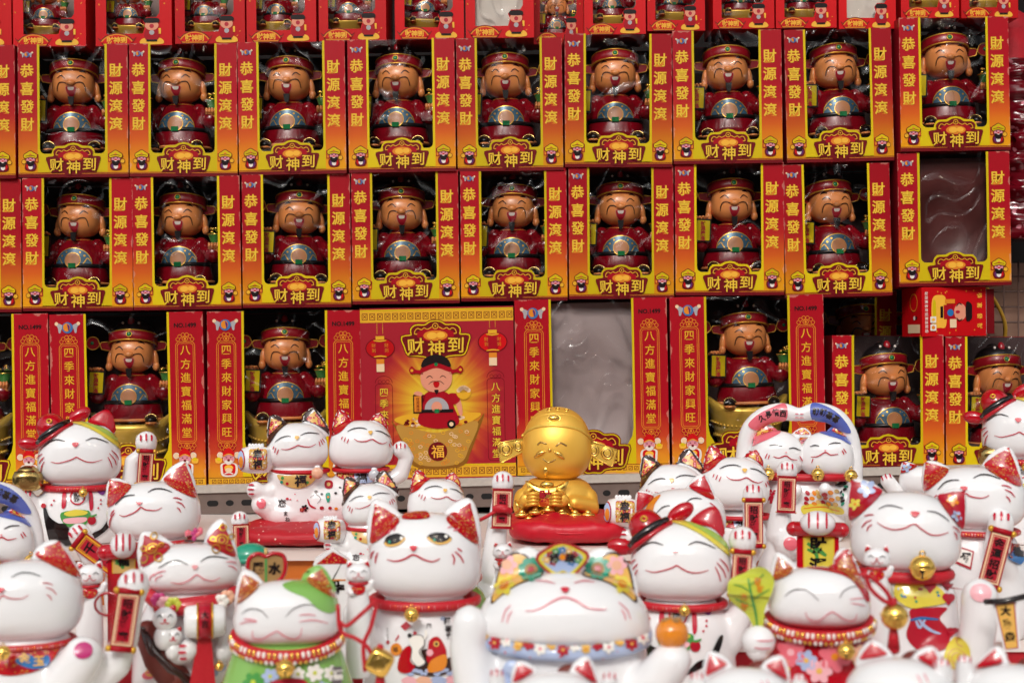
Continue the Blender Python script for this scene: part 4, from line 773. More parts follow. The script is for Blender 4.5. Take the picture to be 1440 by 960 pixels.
# ------------------------------------------------------------------ glazed lucky cats
class Cat:
    """a cat traced in units of its head's half width (u right, v down, from the head centre), facing the photographer"""
    def __init__(s, label, px, py, hw, d, base, group=None, cat='lucky cat', name='lucky_cat', turn=0):
        s.p = P(px, py, d); s.d = d; s.px, s.py, s.hw = px, py, hw
        th = -math.atan2(s.p.x, d); s.R = hw * d / 2000 * math.cos(th)
        s.D = math.hypot(s.p.x, d); s.tp = (CAMZ - s.p.z) / s.D          # slope of the view ray
        s.h = s.p.z - base
        s.root = thing(name, label, cat, (s.p.x, s.p.y, base), group, (0, 0, th + R_(turn)))
        s.bodybvh = None
    def L(s, u, v, y=0):                      # y in R units, front is negative
        yy = y * s.R; k = 1 + yy / s.D
        return Vector((u * s.R * k, yy, s.h - v * s.R * k - yy * s.tp))
    def px2(s, px, py): return ((px - s.px) / s.hw, (py - s.py) / s.hw)
    # ---- head
    def head(s, top=.84, low=.72, ears=(), glaze='white_glaze', c=(0, 0), w=1.0, e=.88, depth=.82, voxel=.042, eary=.06, wide=.08, eart=.2, name='head', elow=.74, round_=1.7):
        h = bpy.data.objects.new('tmp', None)
        b = MB(); R = s.R * w
        b.ell((0, 0, 0), (R, R * depth, R * top), glaze, e, 56, 40, low=R * low, elow=elow)
        b.V = [(x * (1 + wide * max(0, min(1, -z / (R * low) + .1)) - .03 * max(0, z / (R * top))), y, z) for x, y, z in b.V]
        for b1, tip, b2 in ears:
            A, T, B = [Vector((q[0], -q[1])) * R for q in (b1, tip, b2)]; m = (A + B) / 2; half = (B - A).length / 2; ax = (B - A).normalized(); dr = T - m
            rs = []
            for i in range(-4, 15):
                t = i / 14; k = half * (1 - max(0, t) ** round_) ** (.75 if round_ < 2 else .6) if t < 1 else 0; k = max(k, half * .05); ctr = m + dr * (t if t <= .97 else .97); dp = R * eart * (1 - .55 * max(0, t))
                rs.append([(ctr.x + ax.x * k * math.cos(2 * math.pi * q / 18), eary * R + min(dp, k * 1.2) * math.sin(2 * math.pi * q / 18), ctr.y + ax.y * k * math.cos(2 * math.pi * q / 18)) for q in range(18)])
            b.rings(rs, glaze)
        o = b.fused(name, s.root, R * voxel, 5, glaze); bpy.data.objects.remove(h)
        o.location = s.L(c[0], c[1]); o.rotation_euler = (-math.atan(s.tp), 0, 0)
        bv = bvh_of(o.data)
        ray = lambda u, v: (Vector((u * R, -R * 3, -v * R)), Vector((0, 1, 0)))
        near = lambda u, v: Vector((u * R, -R * .1, -v * R))
        return dict(o=o, bv=bv, ray=ray, near=near, R=R, ears=ears)
    def paint(s, hd, name, fn, off=.0005, cell=.09):
        sh = Sheet(unit=1, flip=-1); fn(sh); return sh.project(name, hd['o'], hd['bv'], hd['ray'], cell, off, hd['near'])
    def inner_ears(s, hd, m='brocade', k=.84, which=None, extra=None):
        for i, (b1, tip, b2) in enumerate(hd['ears']):
            if which is not None and i not in which: continue
            A, T, B = Vector(b1), Vector(tip), Vector(b2); g = (A + B) / 2 * .62 + T * .38
            f = lambda p: tuple(g + (p - g) * k)
            pts = [A.lerp(B, .04), A.lerp(T, .5) + (A.lerp(T, .5) - g) * .18, A.lerp(T, .85) + (A.lerp(T, .85) - g) * .03, T, B.lerp(T, .85) + (B.lerp(T, .85) - g) * .03, B.lerp(T, .5) + (B.lerp(T, .5) - g) * .18, A.lerp(B, .96)]
            def fn(sh): sh.blob([f(p) for p in pts], m, 2); extra and extra(sh, i, f, A, T, B)
            s.paint(hd, 'ear_lining', fn, .0006, .1)
    def face(s, hd, eyes, nose, mouth, whisk, lw=.022, eye='line_black', red='line_red', nm='nose_red', mw=1.15):
        for e in eyes: s.paint(hd, 'closed_eye', lambda sh: sh.line(e, lw * 1.05, eye, 3))
        if nose: s.paint(hd, 'nose', lambda sh: sh.blob([(nose[0] - nose[2], nose[1] - nose[3] * .6), (nose[0], nose[1] - nose[3]), (nose[0] + nose[2], nose[1] - nose[3] * .6), (nose[0] + nose[2] * .5, nose[1] + nose[3] * .6), (nose[0], nose[1] + nose[3]), (nose[0] - nose[2] * .5, nose[1] + nose[3] * .6)], nm, 3), .0009)
        s.paint(hd, 'mouth', lambda sh: sh.line(mouth, lw * mw, red, 3))
        if whisk: s.paint(hd, 'whiskers', lambda sh: [sh.line(w, lw * 1.1, red, 3) for w in whisk])
    # ---- body
    def body(s, top, bw=1.05, glaze='white_glaze', extra=(), c=0, depth=.8, voxel=.055, y=.05, prof=None, name='body', neck=.66, chains=()):
        b = MB(); R = s.R; z0 = s.h - top * R; z0 -= 0
        pf = prof or [(0, neck - .1), (.08, neck + .04), (.2, neck + .2), (.4, bw * .95), (.65, bw), (.85, bw * .98), (1, bw * .9)]
        pts = crom(pf, 4); c0 = s.L(c, top, y)
        b.lathe([(.02 * R, c0.z + .02 * R)] + [(max(.05, p.y) * R, c0.z * (1 - min(1, max(0, p.x)))) for p in pts] + [(.02 * R, 0)], glaze, (c0.x, y * R, 0), 36, 1, depth)
        for kind, *a in extra:
            if kind == 'ell': (u, v, yy), r = a[0], a[1]; b.ell(s.L(u, v, yy), tuple(q * R for q in r) if isinstance(r, tuple) else r * R, glaze)
        for ch in chains: b.tube([s.L(u, v, yy) for u, v, yy, r in ch], [r * R for *_, r in ch], glaze, 16)
        b.V = [(x, yy, max(0, z)) for x, yy, z in b.V]
        o = b.fused(name, s.root, R * voxel, 5, glaze); s.bo = o; s.bodybvh = bvh_of(o.data); return o
    def bray(s, u, v): o = s.L(u, v, -4); return o, (s.L(u, v, 1) - o).normalized()
    def bpaint(s, name, fn, off=.0006, cell=.12):
        sh = Sheet(unit=1, flip=-1); fn(sh)
        return sh.project(name, s.bo, s.bodybvh, s.bray, cell, off, lambda u, v: s.L(u, v, -.5))
    def toes(s, u, v, r, ang=0, n=3, m='line_red', w=.05):
        """painted toe strokes on a paw; ang 0 = paw pointing up"""
        ca, sa = math.cos(ang), math.sin(ang)
        def fn(sh):
            for k in range(n):
                x = (k - (n - 1) / 2) * .95 / max(1, n - 1) * 1.05 * r; p = [(x * .8, -.66 * r + abs(x) * .2), (x * .85, -.4 * r), (x * .85, -.08 * r)]
                sh.line([(u + a * ca - c * sa, v + a * sa + c * ca) for a, c in p], w * .95, m, 3)
        s.bpaint('toe_marks', fn, .0008, .1)
    def collar(s, v, rx, tube=.07, c=0, ry=.8, m='cord_red', beads=44, y=.02, tilt=0, bead='gold', bead2='ink_white', br=.32, rows=1):
        b = MB(); R = s.R; X = Matrix.Rotation(R_(tilt), 3, 'X'); ce = s.L(c, v, 0) + Vector((0, y * R, 0))
        b.torus(ce, rx * R, tube * R, m, rx * ry * R, 56, 10, X)
        for q in range(rows):
            dz = (q - (rows - 1) / 2) * tube * R * .8
            for k in range(beads):
                a = math.pi + math.pi * (k + .5 * q + .3) / beads; b.ell(ce + X @ Vector(((rx + tube * .68) * R * math.cos(a), (rx * ry + tube * .68) * R * math.sin(a), dz)), (tube * br * R, tube * br * R, tube * br * 1.7 * R), bead if (k // 2 + q) % 2 else bead2, nu=7, nv=5)
        return b.build('collar', s.root)
    def bell(s, u, v, r, y=-.85, m='gold', name='bell'):
        b = MB(); R = s.R; c = s.L(u, v, y); r *= R
        b.ell(c, r, m, nu=28, nv=18); b.torus(c, r * 1.02, r * .09, m, n=28, k=6); b.torus(c + Vector((0, 0, r * 1.12)), r * .2, r * .07, m, rot=Matrix.Rotation(R_(90), 3, 'X'), n=14, k=6)
        b.box((c.x - r * .07, c.y - r * 1.02, c.z - r * .75), (c.x + r * .07, c.y - r * .7, c.z - r * .05), 'slot_black'); b.ell((c.x, c.y - r * .88, c.z - r * .15), r * .18, 'slot_black', nu=10, nv=8)
        return b.build(name, s.root)
    def scroll(s, u, v, w, h, text, y=-.35, rot=0, lean=0, paper='mouth_red', ink='print_black', border='print_pale', back='print_red', rods=True, size=None, name='scroll'):
        """a flat written scroll; w, h, u, v in head units"""
        R = s.R; k = 1000 * R; sh = Sheet(); W, H = w * k / 2, h * k / 2
        o = thing_part(name, s.root); o.location = s.L(u, v, y); o.rotation_euler = (-math.atan(s.tp) + R_(lean), R_(rot), 0)
        b = MB(); b.box((-w / 2 * R, 0, -h / 2 * R), (w / 2 * R, .05 * R, h / 2 * R), back)
        if rods:
            for q in (-1, 1):
                b.tube([(-w * .5 * R, -.01 * R, q * h * .5 * R), (w * .5 * R, -.01 * R, q * h * .5 * R)], .055 * R, back, 10)
                for p in (-1, 1): b.ell((p * w * .53 * R, -.01 * R, q * h * .5 * R), (.06 * R, .065 * R, .065 * R), 'gold_paint', nu=12, nv=8)
        me = b.mesh(name)
        ob = link(name, me, s.root); ob.location = o.location; ob.rotation_euler = o.rotation_euler; bpy.data.objects.remove(o)
        sh.poly(rect(-W * .86, -H * .88, W * .86, H * .88), border, 1); sh.poly(rect(-W * .7, -H * .82, W * .7, H * .82), paper, 2); sh.ring(rect(-W * .6, -H * .77, W * .6, H * .77), W * .05, border, 3)
        n = len(text); sz = size * k if size else min(2 * W * .62, 2 * H * .72 / n); pt = 2 * H * .76 / n
        sh.column(text, 0, pt * (n - 1) / 2, pt, sz, ink, 4, .03)
        sh.build('scroll_lettering', ob, y=-.0004); return ob
def thing_part(name, parent):
    o = bpy.data.objects.new(name, None); C.objects.link(o); o.parent = parent; return o
def T_(ox, oy, cx, cy, hw, s=4):
    """crop pixels (zoomed s times from ox, oy) -> head units"""
    return lambda pts: [((x - cx) / hw, (y - cy) / hw) for x, y in pts]
def sh_(pts, du, dv=0): return [(a + du, b + dv) for a, b in pts]

# ---- model A: cat in a red official's hat
def hat_cat(label, px, py, hw, d, base, arm=True, ingot=None, bell=True, turn=0, black=True):
    c = Cat(label, px, py, hw, d, base, 'white cats in red official hats', turn=turn); f = T_(810, 720, 584, 290, 284)
    hd = c.head(.85, .76, [((.18, -.84), (.70, -1.16), (.86, -.5))])
    c.paint(hd, 'ear_lining', lambda sh: sh.blob([(.2, -.8), (.38, -1.02), (.66, -1.14), (.8, -.95), (.86, -.52), (.6, -.72)], 'red_glaze', 2))
    def patch(sh):
        sh.blob([(-.27, -.84), (.09, -.84), (.59, -.62), (.95, -.35), (1.02, -.12), (.73, -.33), (.375, -.58), (.02, -.75)], 'yellow_glaze', 3)
        sh.blob([(.05, -.84), (.35, -.75), (.63, -.63), (.95, -.39), (.99, -.26), (.75, -.42), (.45, -.62)], 'lime_glaze', 4)
    c.paint(hd, 'colour_patch', patch)
    c.face(hd, [f([(345, 222), (395, 185), (440, 174), (490, 188)]), f([(622, 186), (670, 168), (720, 178), (775, 202)])], (-.1, -.27, .08, .055),
           f([(395, 325), (440, 335), (500, 322), (540, 308), (563, 297), (590, 312), (630, 330), (680, 333), (735, 318)]),
           [f(q) for q in ([(340, 268), (318, 282), (300, 300)], [(352, 292), (333, 310), (318, 335)], [(352, 322), (336, 352), (328, 395)], [(770, 300), (790, 340), (800, 378)], [(780, 275), (815, 320), (828, 358)], [(795, 255), (830, 290), (845, 325)])])
    R = c.R
    h = hd['o']
    b = MB(); b.ell((-.66 * R, -.02 * R, .70 * R), (.36 * R, .42 * R, .40 * R), 'red_glaze', rot=Matrix.Rotation(R_(-38), 3, 'Y')); b.build('hat_crown', h)
    b = MB(); b.tube([(a[0] * R, -R * yy, -a[1] * R) for a, yy in zip([(-.99, -.36), (-.88, -.47), (-.68, -.62), (-.48, -.76), (-.28, -.87)], (.36, .52, .56, .5, .36))], [.06 * R, .085 * R, .09 * R, .085 * R, .06 * R], 'black_glaze'); b.build('hat_band', h)
    b = MB(); b.tube([(a[0] * R, -R * yy, -a[1] * R) for a, yy in zip([(-1.0, -.22), (-.86, -.36), (-.66, -.5), (-.44, -.66), (-.2, -.8)], (.36, .54, .6, .54, .4))], .05 * R, 'red_glaze'); b.build('hat_brim', h)
    b = MB(); b.torus((-.72 * R, -.40 * R, .88 * R), .055 * R, .022 * R, 'gold_paint', rot=Matrix.Rotation(R_(60), 3, 'X'), n=18, k=6); b.build('hat_coin', h)
    for u, v, rot, a in ((-1.2, -.33, 8, .27), (.0, -1.02, -34, .3)):
        b = MB(); b.ell((u * R, .02 * R, -v * R), (a * R, .13 * R, .17 * R), 'red_glaze', rot=Matrix.Rotation(R_(rot), 3, 'Y')); b.ell(((u * .72 - .1) * R if u < -.5 else -.2 * R, .02 * R, (.36 if u < -.5 else .86) * R), (.16 * R, .1 * R, .1 * R), 'red_glaze', rot=Matrix.Rotation(R_(rot), 3, 'Y')); b.build('hat_wing', h)
    ch = []
    if arm: ch.append([(.95, 1.5, 0, .3), (1.25, .75, .05, .26), (1.3, .15, .05, .22), (arm[0] + .02, arm[1] + .25, 0, .22), (arm[0], arm[1], -.03, .29)])
    if ingot: ch.append([(-.75, 1.35, 0, .25), (-1.15, 1.15, -.2, .22), (ingot[0] - .05, ingot[1] + .4, -.3, .2)])
    c.body(.68, 1.12, chains=ch, neck=.78)
    if arm:
        c.toes(arm[0], arm[1], .28); c.scroll(arm[0] - .02, arm[1] + .66, .38, .85, '招財進寶', -.3, 4)
    if ingot:
        c.toes(ingot[0] - .05, ingot[1] + .42, .2)
        b = MB(); p = c.L(ingot[0], ingot[1], -.3); b.ell(p, (.37 * R, .3 * R, .28 * R), 'antique_gold', .72, 32, 20); b.ell(p + Vector((0, 0, .2 * R)), (.26 * R, .2 * R, .16 * R), 'antique_gold'); b.torus(p + Vector((0, 0, .19 * R)), .3 * R, .03 * R, 'antique_gold', .24 * R, 30, 6); b.build('gold_ingot', c.root)
    c.collar(.76, .87, .08, ry=.8, beads=40, br=.3)
    def bm(sh):
        sh.ring(circ(-.05, 1.04, .17), .035, 'line_red', 3); sh.text('財', -.06, 1.04, .2, 'line_black', 3, .02)
        sh.blob([(-.40, .92), (-.32, .92), (-.33, 1.25), (-.42, 1.28)], 'line_red', 3); sh.blob([(.22, .92), (.3, .95), (.32, 1.3), (.24, 1.36)], 'line_red', 3); sh.blob([(.42, .9), (.6, .9), (.56, 1.0), (.48, .98)], 'purple', 3)
        for p in ((.5, 1.12), (.5, 1.22), (-.6, 1.1), (-.66, 1.2), (.44, 1.32)): sh.poly(circ(p[0], p[1], .025, n=8), 'line_red', 3)
        sh.blob([(-.42, 1.4), (.22, 1.38), (.16, 1.7), (-.1, 1.78), (-.36, 1.7)], 'leaf_green', 3); sh.blob([(-.36, 1.42), (-.1, 1.34), (.18, 1.4), (.1, 1.48), (-.26, 1.5)], 'yellow_glaze', 4); sh.blob([(-.36, 1.56), (.14, 1.54), (.1, 1.66), (-.3, 1.68)], 'pale_pink', 4)
        sh.poly(circ(.285, 1.62, .1, .11), 'mouth_red', 4); sh.line([(.2, 1.5), (.29, 1.52), (.4, 1.48)], .05, 'leaf_green', 5)
        if black: sh.blob([(-.85, 1.2), (-.78, 1.3), (-.7, 1.5), (-.5, 1.66), (-.3, 1.72), (-.1, 2.2), (-.6, 2.3), (-.8, 1.7)], 'black_glaze', 3); sh.poly(circ(-.84, 1.22, .06), 'red_glaze', 4)
        sh.blob([(.75, 1.42), (.82, 1.44), (.7, 1.8), (.4, 2.05), (.1, 2.2), (.3, 1.95), (.55, 1.8)], 'black_glaze', 3)
    c.bpaint('belly_painting', bm)
    if bell: c.bell(.08, .92, .11, -.86)
    return c
# ---- model B: plain smiling cat with a scroll
FB = lambda pts: [((x - 1047) / 321, (y - 740) / 321) for x, y in pts]
B_EYES = [FB([(790, 708), (830, 665), (870, 648), (918, 645)]), FB([(1003, 630), (1050, 608), (1105, 610), (1165, 632)])]
B_MOUTH = FB([(818, 775), (850, 785), (900, 768), (935, 748), (958, 727), (980, 740), (1010, 748), (1060, 750), (1098, 733)])
B_WH = [FB(q) for q in ([(785, 740), (768, 760), (758, 785)], [(765, 785), (754, 820), (752, 862)], [(788, 760), (765, 790), (755, 820)], [(1170, 670), (1200, 672), (1230, 685)], [(1190, 695), (1225, 710), (1250, 740)], [(1195, 735), (1212, 748), (1222, 770)])]
B_EARS = [FB([(735, 745), (738, 520), (915, 585)]), FB([(1085, 560), (1262, 405), (1345, 700)])]
def smile_cat(label, px, py, hw, d, base, shift=0, ears=B_EARS, scroll=None, chains=(), toes=(), bell=None, lining='brocade', collar=.70, fn=None, lw=.022, top=.6, low=.7):
    c = Cat(label, px, py, hw, d, base, 'plain white smiling cats'); hd = c.head(top, low, ears, wide=.06)
    c.inner_ears(hd, lining, .86); s_ = lambda p: sh_(p, shift)
    c.face(hd, [s_(q) for q in B_EYES], (-.31 + shift, -.13, .07, .045), s_(B_MOUTH), [s_(q) for q in B_WH], lw)
    c.body(.5, 1.08, chains=chains)
    for t in toes: c.toes(*t)
    c.collar(collar, .84, .06, beads=50)
    if bell: c.bell(*bell)
    if fn: c.bpaint('belly_painting', fn)
    return c, hd
# ---- model C: two cats leaning together, brown and red caps, holding a drum
def couple(label, px, py, hw, d, base, drum=(-1.34, .39), right=(2.1, -.02), cushion=None, arm=True):
    c = Cat(label, px, py, hw, d, base, 'cat couples with brown and red caps'); f = T_(0, 0, 555, 340, 205)
    e1 = [f([(358, 290), (372, 120), (478, 168)]), f([(590, 160), (668, 70), (775, 235)])]
    hd = c.head(.82, .74, e1, c=(0, 0), depth=.85)
    c.inner_ears(hd, 'brocade_pink', .66)
    def cap(sh):
        sh.blob(f([(352, 330), (358, 250), (400, 165), (470, 160), (562, 152), (500, 175), (430, 235), (385, 300)]), 'brown_glaze', 1); sh.blob(f([(560, 152), (620, 140), (700, 150), (770, 225), (778, 262), (735, 228), (680, 190), (615, 165)]), 'brown_glaze', 1)
        for b1, t, b2 in e1:
            A, T, B = Vector(b1), Vector(t), Vector(b2)
            sh.line([A, A.lerp(T, .5) + Vector((-.02, -.01)), T, B.lerp(T, .5), B], .13, 'brown_glaze', 1, taper=False)
    c.paint(hd, 'brown_cap', cap)
    c.face(hd, [f([(410, 303), (450, 275), (490, 265), (515, 268)]), f([(575, 262), (610, 247), (650, 245), (700, 252)])], (-.01, -.3, .075, .06), f([(450, 348), (490, 352), (540, 335), (560, 325), (590, 333), (640, 335), (675, 318)]),
           [f(q) for q in ([(405, 330), (398, 350)], [(418, 340), (408, 372)], [(435, 350), (422, 385)], [(695, 300), (703, 335)], [(705, 290), (722, 325)], [(715, 285), (735, 310)])], .026, nm='nose_yellow')
    g = T_(0, 0, 985, 335, 215); e2 = [g([(790, 240), (832, 85), (915, 150)]), g([(1050, 155), (1125, 110), (1172, 230)])]
    hd2 = c.head(.82, .74, e2, c=right, w=1.05, depth=.85); c.inner_ears(hd2, 'brocade_pink', .62)
    def cap2(sh):
        sh.blob(g([(772, 265), (785, 190), (840, 120), (905, 128), (965, 145), (900, 185), (850, 235), (800, 262)]), 'red_glaze', 1); sh.blob(g([(1045, 150), (1120, 128), (1168, 200), (1180, 260), (1140, 205), (1090, 168)]), 'red_glaze', 1)
        for b1, t, b2 in e2: sh.line([b1, Vector(b1).lerp(Vector(t), .5), t, Vector(b2).lerp(Vector(t), .5), b2], .13, 'red_glaze', 1, taper=False)
    c.paint(hd2, 'red_cap', cap2)
    c.face(hd2, [g([(890, 238), (930, 220), (980, 215), (1018, 225)]), g([(1072, 235), (1110, 240), (1145, 258), (1182, 282)])], (.25, -.4, .07, .055), g([(928, 283), (960, 302), (1010, 303), (1050, 290), (1085, 310), (1120, 320), (1150, 310)]),
           [g(q) for q in ([(858, 270), (850, 290)], [(878, 275), (866, 305)], [(898, 285), (885, 315)], [(1165, 320), (1172, 345)], [(1175, 310), (1190, 335)])], .026, nm='nose_yellow')
    R = c.R
    ch = [[(-.55, 1.35, -.1, .35), (-1.1, 1.5, -.3, .28), (-1.38, 1.38, -.4, .29)], [(-.6, 2.1, -.1, .55), (-1.15, 1.85, -.35, .36)]]
    if arm: ch.append([(2.75, 1.3, .1, .3), (3.45, .9, .1, .28), (3.62, .35, .05, .26), (3.42, .1, 0, .29)])
    c.body(.5, .98, chains=ch, extra=[('ell', (2.0, 1.5, .05), (.95, .75, 1.0)), ('ell', (.9, 1.9, 0), (1.3, .75, .9)), ('ell', (-.3, 2.15, -.1), (.85, .7, .55))], neck=.8)
    if arm: c.toes(3.42, .1, .28, 0)
    c.toes(-1.38, 1.36, .3, -math.pi / 2)
    for u, v, w in ((.1, .76, .92), (2.1, .74, .9)): c.collar(v, w, .07, c=u, ry=.82, beads=34, br=.24)
    def bibs(sh):
        sh.blob(f([(425, 525), (500, 530), (600, 512), (690, 505), (670, 560), (620, 600), (560, 615), (490, 600), (450, 570)]), 'tan_glaze', 3); sh.text('福', .1, 1.1, .38, 'line_black', 7, .03)
        sh.blob(f([(805, 510), (930, 520), (1060, 510), (1000, 580), (930, 570), (850, 555)]), 'red_glaze', 3); sh.blob(f([(945, 515), (1060, 512), (1130, 500), (1100, 560), (1030, 588), (960, 580)]), 'pale_blue', 4); sh.text('福', 2.1, 1.05, .36, 'line_black', 7, .03)
        for p, m in (((460, 545), 'leaf_green'), ((640, 540), 'red_glaze'), ((620, 575), 'leaf_green'), ((490, 580), 'red_glaze'), ((455, 570), 'teal')): sh.poly(circ(*f([p])[0], .05, n=8), m, 5)
        for p in ((850, 530), (890, 545), (920, 525)): sh.flower(*f([p])[0], .09, 'tan_glaze', 'red_glaze', 5)
    c.bpaint('bib', bibs)
    def mot(sh):
        for t, p, z in (('恋', (455, 715), .28), ('ま', (478, 785), .16), ('ね', (490, 822), .16), ('き', (510, 852), .16)): q = f([p])[0]; sh.text(t, q[0], q[1], z, 'line_black', 3, .02)
        for p, r, m in (((490, 685), .05, 'line_red'), ((510, 690), .03, 'pink_glaze'), ((540, 655), .025, 'pink_glaze'), ((555, 697), .03, 'pale_pink'), ((720, 750), .07, 'mouth_red'), ((775, 752), .06, 'mouth_red'), ((815, 757), .06, 'orange_glaze'), ((845, 618), .05, 'line_black'), ((812, 655), .05, 'line_black'), ((720, 660), .05, 'line_black'), ((680, 642), .06, 'brown_glaze')): q = f([p])[0]; sh.poly(circ(q[0], q[1], r, r * .75), m, 3)
        q = f([(765, 598)])[0]; sh.blob([(q[0] - .12, q[1] - .1), (q[0], q[1] - .14), (q[0] + .13, q[1] - .08), (q[0] + .11, q[1] + .1), (q[0] - .1, q[1] + .1)], 'mouth_red', 3); sh.poly(circ(q[0], q[1], .06), 'tan_glaze', 4)
        sh.line(f([(622, 690), (640, 730), (680, 752)]), .06, 'line_red', 3); sh.line(f([(640, 680), (680, 660), (712, 690), (690, 720)]), .02, 'line_grey', 3); sh.blob(f([(745, 660), (775, 655), (772, 705), (755, 712)]), 'teal', 3); sh.poly(circ(*f([(762, 680)])[0], .04), 'orange_glaze', 4)
        q = f([(605, 750)])[0]; sh.flower(q[0], q[1], .12, 'line_black', 'mouth_red', 3); sh.flower(q[0] - .1, q[1] + .05, .08, 'mouth_red', 'tan_glaze', 4)
        q = f([(315, 715)])[0]; sh.poly(circ(q[0], q[1], .14, .15), 'pink_glaze', 3)
    c.bpaint('belly_painting', mot)
    for p, m in (((690, 515), 'peach'), ((1075, 535), 'grey_glaze')):
        b = MB(); q = f([p])[0]; b.ell(c.L(q[0], q[1], -.95), (.19 * R, .12 * R, .19 * R), m); b.ell(c.L(q[0], q[1] - .2, -.9), (.1 * R, .07 * R, .06 * R), 'white_glaze')
        for k in range(-2, 3): b.tube([c.L(q[0], q[1] - .15, -1.05), c.L(q[0] + k * .07, q[1] + .14, -1.03)], .012 * R, 'peach' if m == 'peach' else 'white_glaze', 6)
        b.build('shell', c.root)
    # drum
    b = MB(); p = c.L(drum[0], drum[1], -.45); b.X = Matrix.Translation(p) @ Matrix.Rotation(R_(-22), 4, 'Z') @ Matrix.Rotation(R_(90), 4, 'Y')
    b.lathe([(.01, -.46 * R), (.36 * R, -.46 * R), (.40 * R, -.43 * R), (.44 * R, -.2 * R), (.45 * R, 0), (.44 * R, .2 * R), (.40 * R, .43 * R), (.36 * R, .46 * R), (.01, .46 * R)], 'white_glaze', n=36)
    b.X = Matrix.Translation(p)
    for k in range(5): b.ell(((-.2 + .1 * k) * R, 0, .47 * R), (.06 * R, .08 * R, .07 * R), 'white_glaze', nu=10, nv=8)
    dm = b.build('drum', c.root); db = bvh_of(dm.data)
    sh = Sheet(unit=1, flip=-1); u0, v0 = drum; sh.poly(rrect(u0 - .22, v0 - .34, u0 + .34, v0 + .3, .06), 'brocade_pink', 1)
    for k, (a, q) in enumerate(((-.12, -.2), (.24, -.22), (.26, .1), (-.1, .2), (.05, -.28), (.22, .24), (-.15, .02))): sh.flower(u0 + a, v0 + q, .1, 'tan_glaze', 'ink_white', 2)
    sh.text('幸', u0 + .06, v0 - .17, .29, 'line_black', 5, .035); sh.text('福', u0 + .06, v0 + .13, .29, 'line_black', 5, .035)
    sh.project('drum_lettering', dm, db, c.bray, .1, .0006, lambda u, v: c.L(u, v, -.6))
    sh = Sheet(unit=1, flip=-1); sh.poly(circ(u0 - .48, v0, .13, .33), 'red_glaze', 1); sh.poly(circ(u0 - .48, v0, .10, .28), 'pale_blue', 2); sh.poly(circ(u0 - .47, v0 + .06, .07, .18), 'orange_glaze', 3); sh.project('drum_skin', dm, db, c.bray, .08, .0006, lambda u, v: c.L(u, v, -.6))
    return c
# ---- tiny cat ornament
def mini_cat(label, px, py, hw, d, base, bodyv=1.6):
    c = Cat(label, px, py, hw, d, base, 'tiny white cats', 'tiny cat', 'tiny_lucky_cat')
    hd = c.head(.78, .72, [((-.9, -.2), (-.82, -1.05), (-.28, -.62)), ((.28, -.62), (.82, -1.05), (.9, -.2))], voxel=.07); c.inner_ears(hd, 'red_glaze', .6)
    c.face(hd, [[(-.6, -.02), (-.4, -.16), (-.2, -.02)], [(.2, -.02), (.4, -.16), (.6, -.02)]], (0, .08, .09, .06), [(-.45, .3), (-.22, .38), (0, .2), (.22, .38), (.45, .3)], None, .05)
    c.body(.55, 1.0, voxel=.09, chains=[[(-.7, 1.4, -.4, .3), (-.5, 1.55, -.7, .28)], [(.85, 1.2, -.2, .28), (1.05, .75, -.3, .26)]])
    c.collar(.78, .72, .11, beads=10, br=.25)
    c.bpaint('bib', lambda sh: sh.blob([(-.55, 1.15), (0, .98), (.55, 1.15), (.35, 1.6), (0, 1.72), (-.35, 1.6)], 'brocade', 2))
    return c
# ------------------------------------------------------------------ the cats, back to front
ZA, ZB, ZC, ZD = 1.2585, 1.1905, 1.1405, 1.1505
# top step
hat_cat('white cat in red official hat holding a brown gold ingot, far left', 112, 641, 58.5, 1.72, ZA, (1.62, -.32), (-1.23, .57))
CUSH = {}
def cushion(label, px0, px1, py, d, m, hgt, name='cushion', depth=.075):
    b = MB(); a, z = P(px0, py, d), P(px1, py, d); cx, w = (a.x + z.x) / 2, (z.x - a.x) / 2
    b.ell((0, 0, hgt / 2), (w, depth, hgt / 2), m, .62, 60, 20)
    b.V = [(x * (1 + .03 * noise.noise(Vector((x * 40, y * 40, 2)))), y * (1 + .05 * noise.noise(Vector((x * 30, y * 30, 5)))), max(0, q * (1 + .22 * noise.noise(Vector((x * 45, y * 25, 1)))) + .0015 * noise.noise(Vector((x * 120, y * 60, q * 60))))) for x, y, q in b.V]
    b.tube([(w * math.cos(2 * math.pi * k / 60) * .985, depth * math.sin(2 * math.pi * k / 60) * .985, hgt * .5) for k in range(60)], .0016, m, 6, closed=True)
    o = b.build(name); o.location = (cx, (a.y + z.y) / 2, ZA); tag(o, label, 'cushion'); return o
cushion('red floral patterned cushion under the left cat couple', 332, 545, 760, 1.73, 'flower_red', .022)
cushion('plain red satin cushion under the gold figure', 715, 885, 757, 1.74, 'satin_red', .032, depth=.07)
couple('cat couple with drum on the floral cushion, upper left', 418, 629, 43, 1.76, ZA + .014)
c = couple('cat couple with brown and red caps behind the black hatted middle, right of the gold figure', 945, 690, 46, 1.70, ZA, drum=(-1.5, .68), right=(1.9, -.2), arm=False)
c.root['label'] = 'cat couple with drum right of the gold figure'
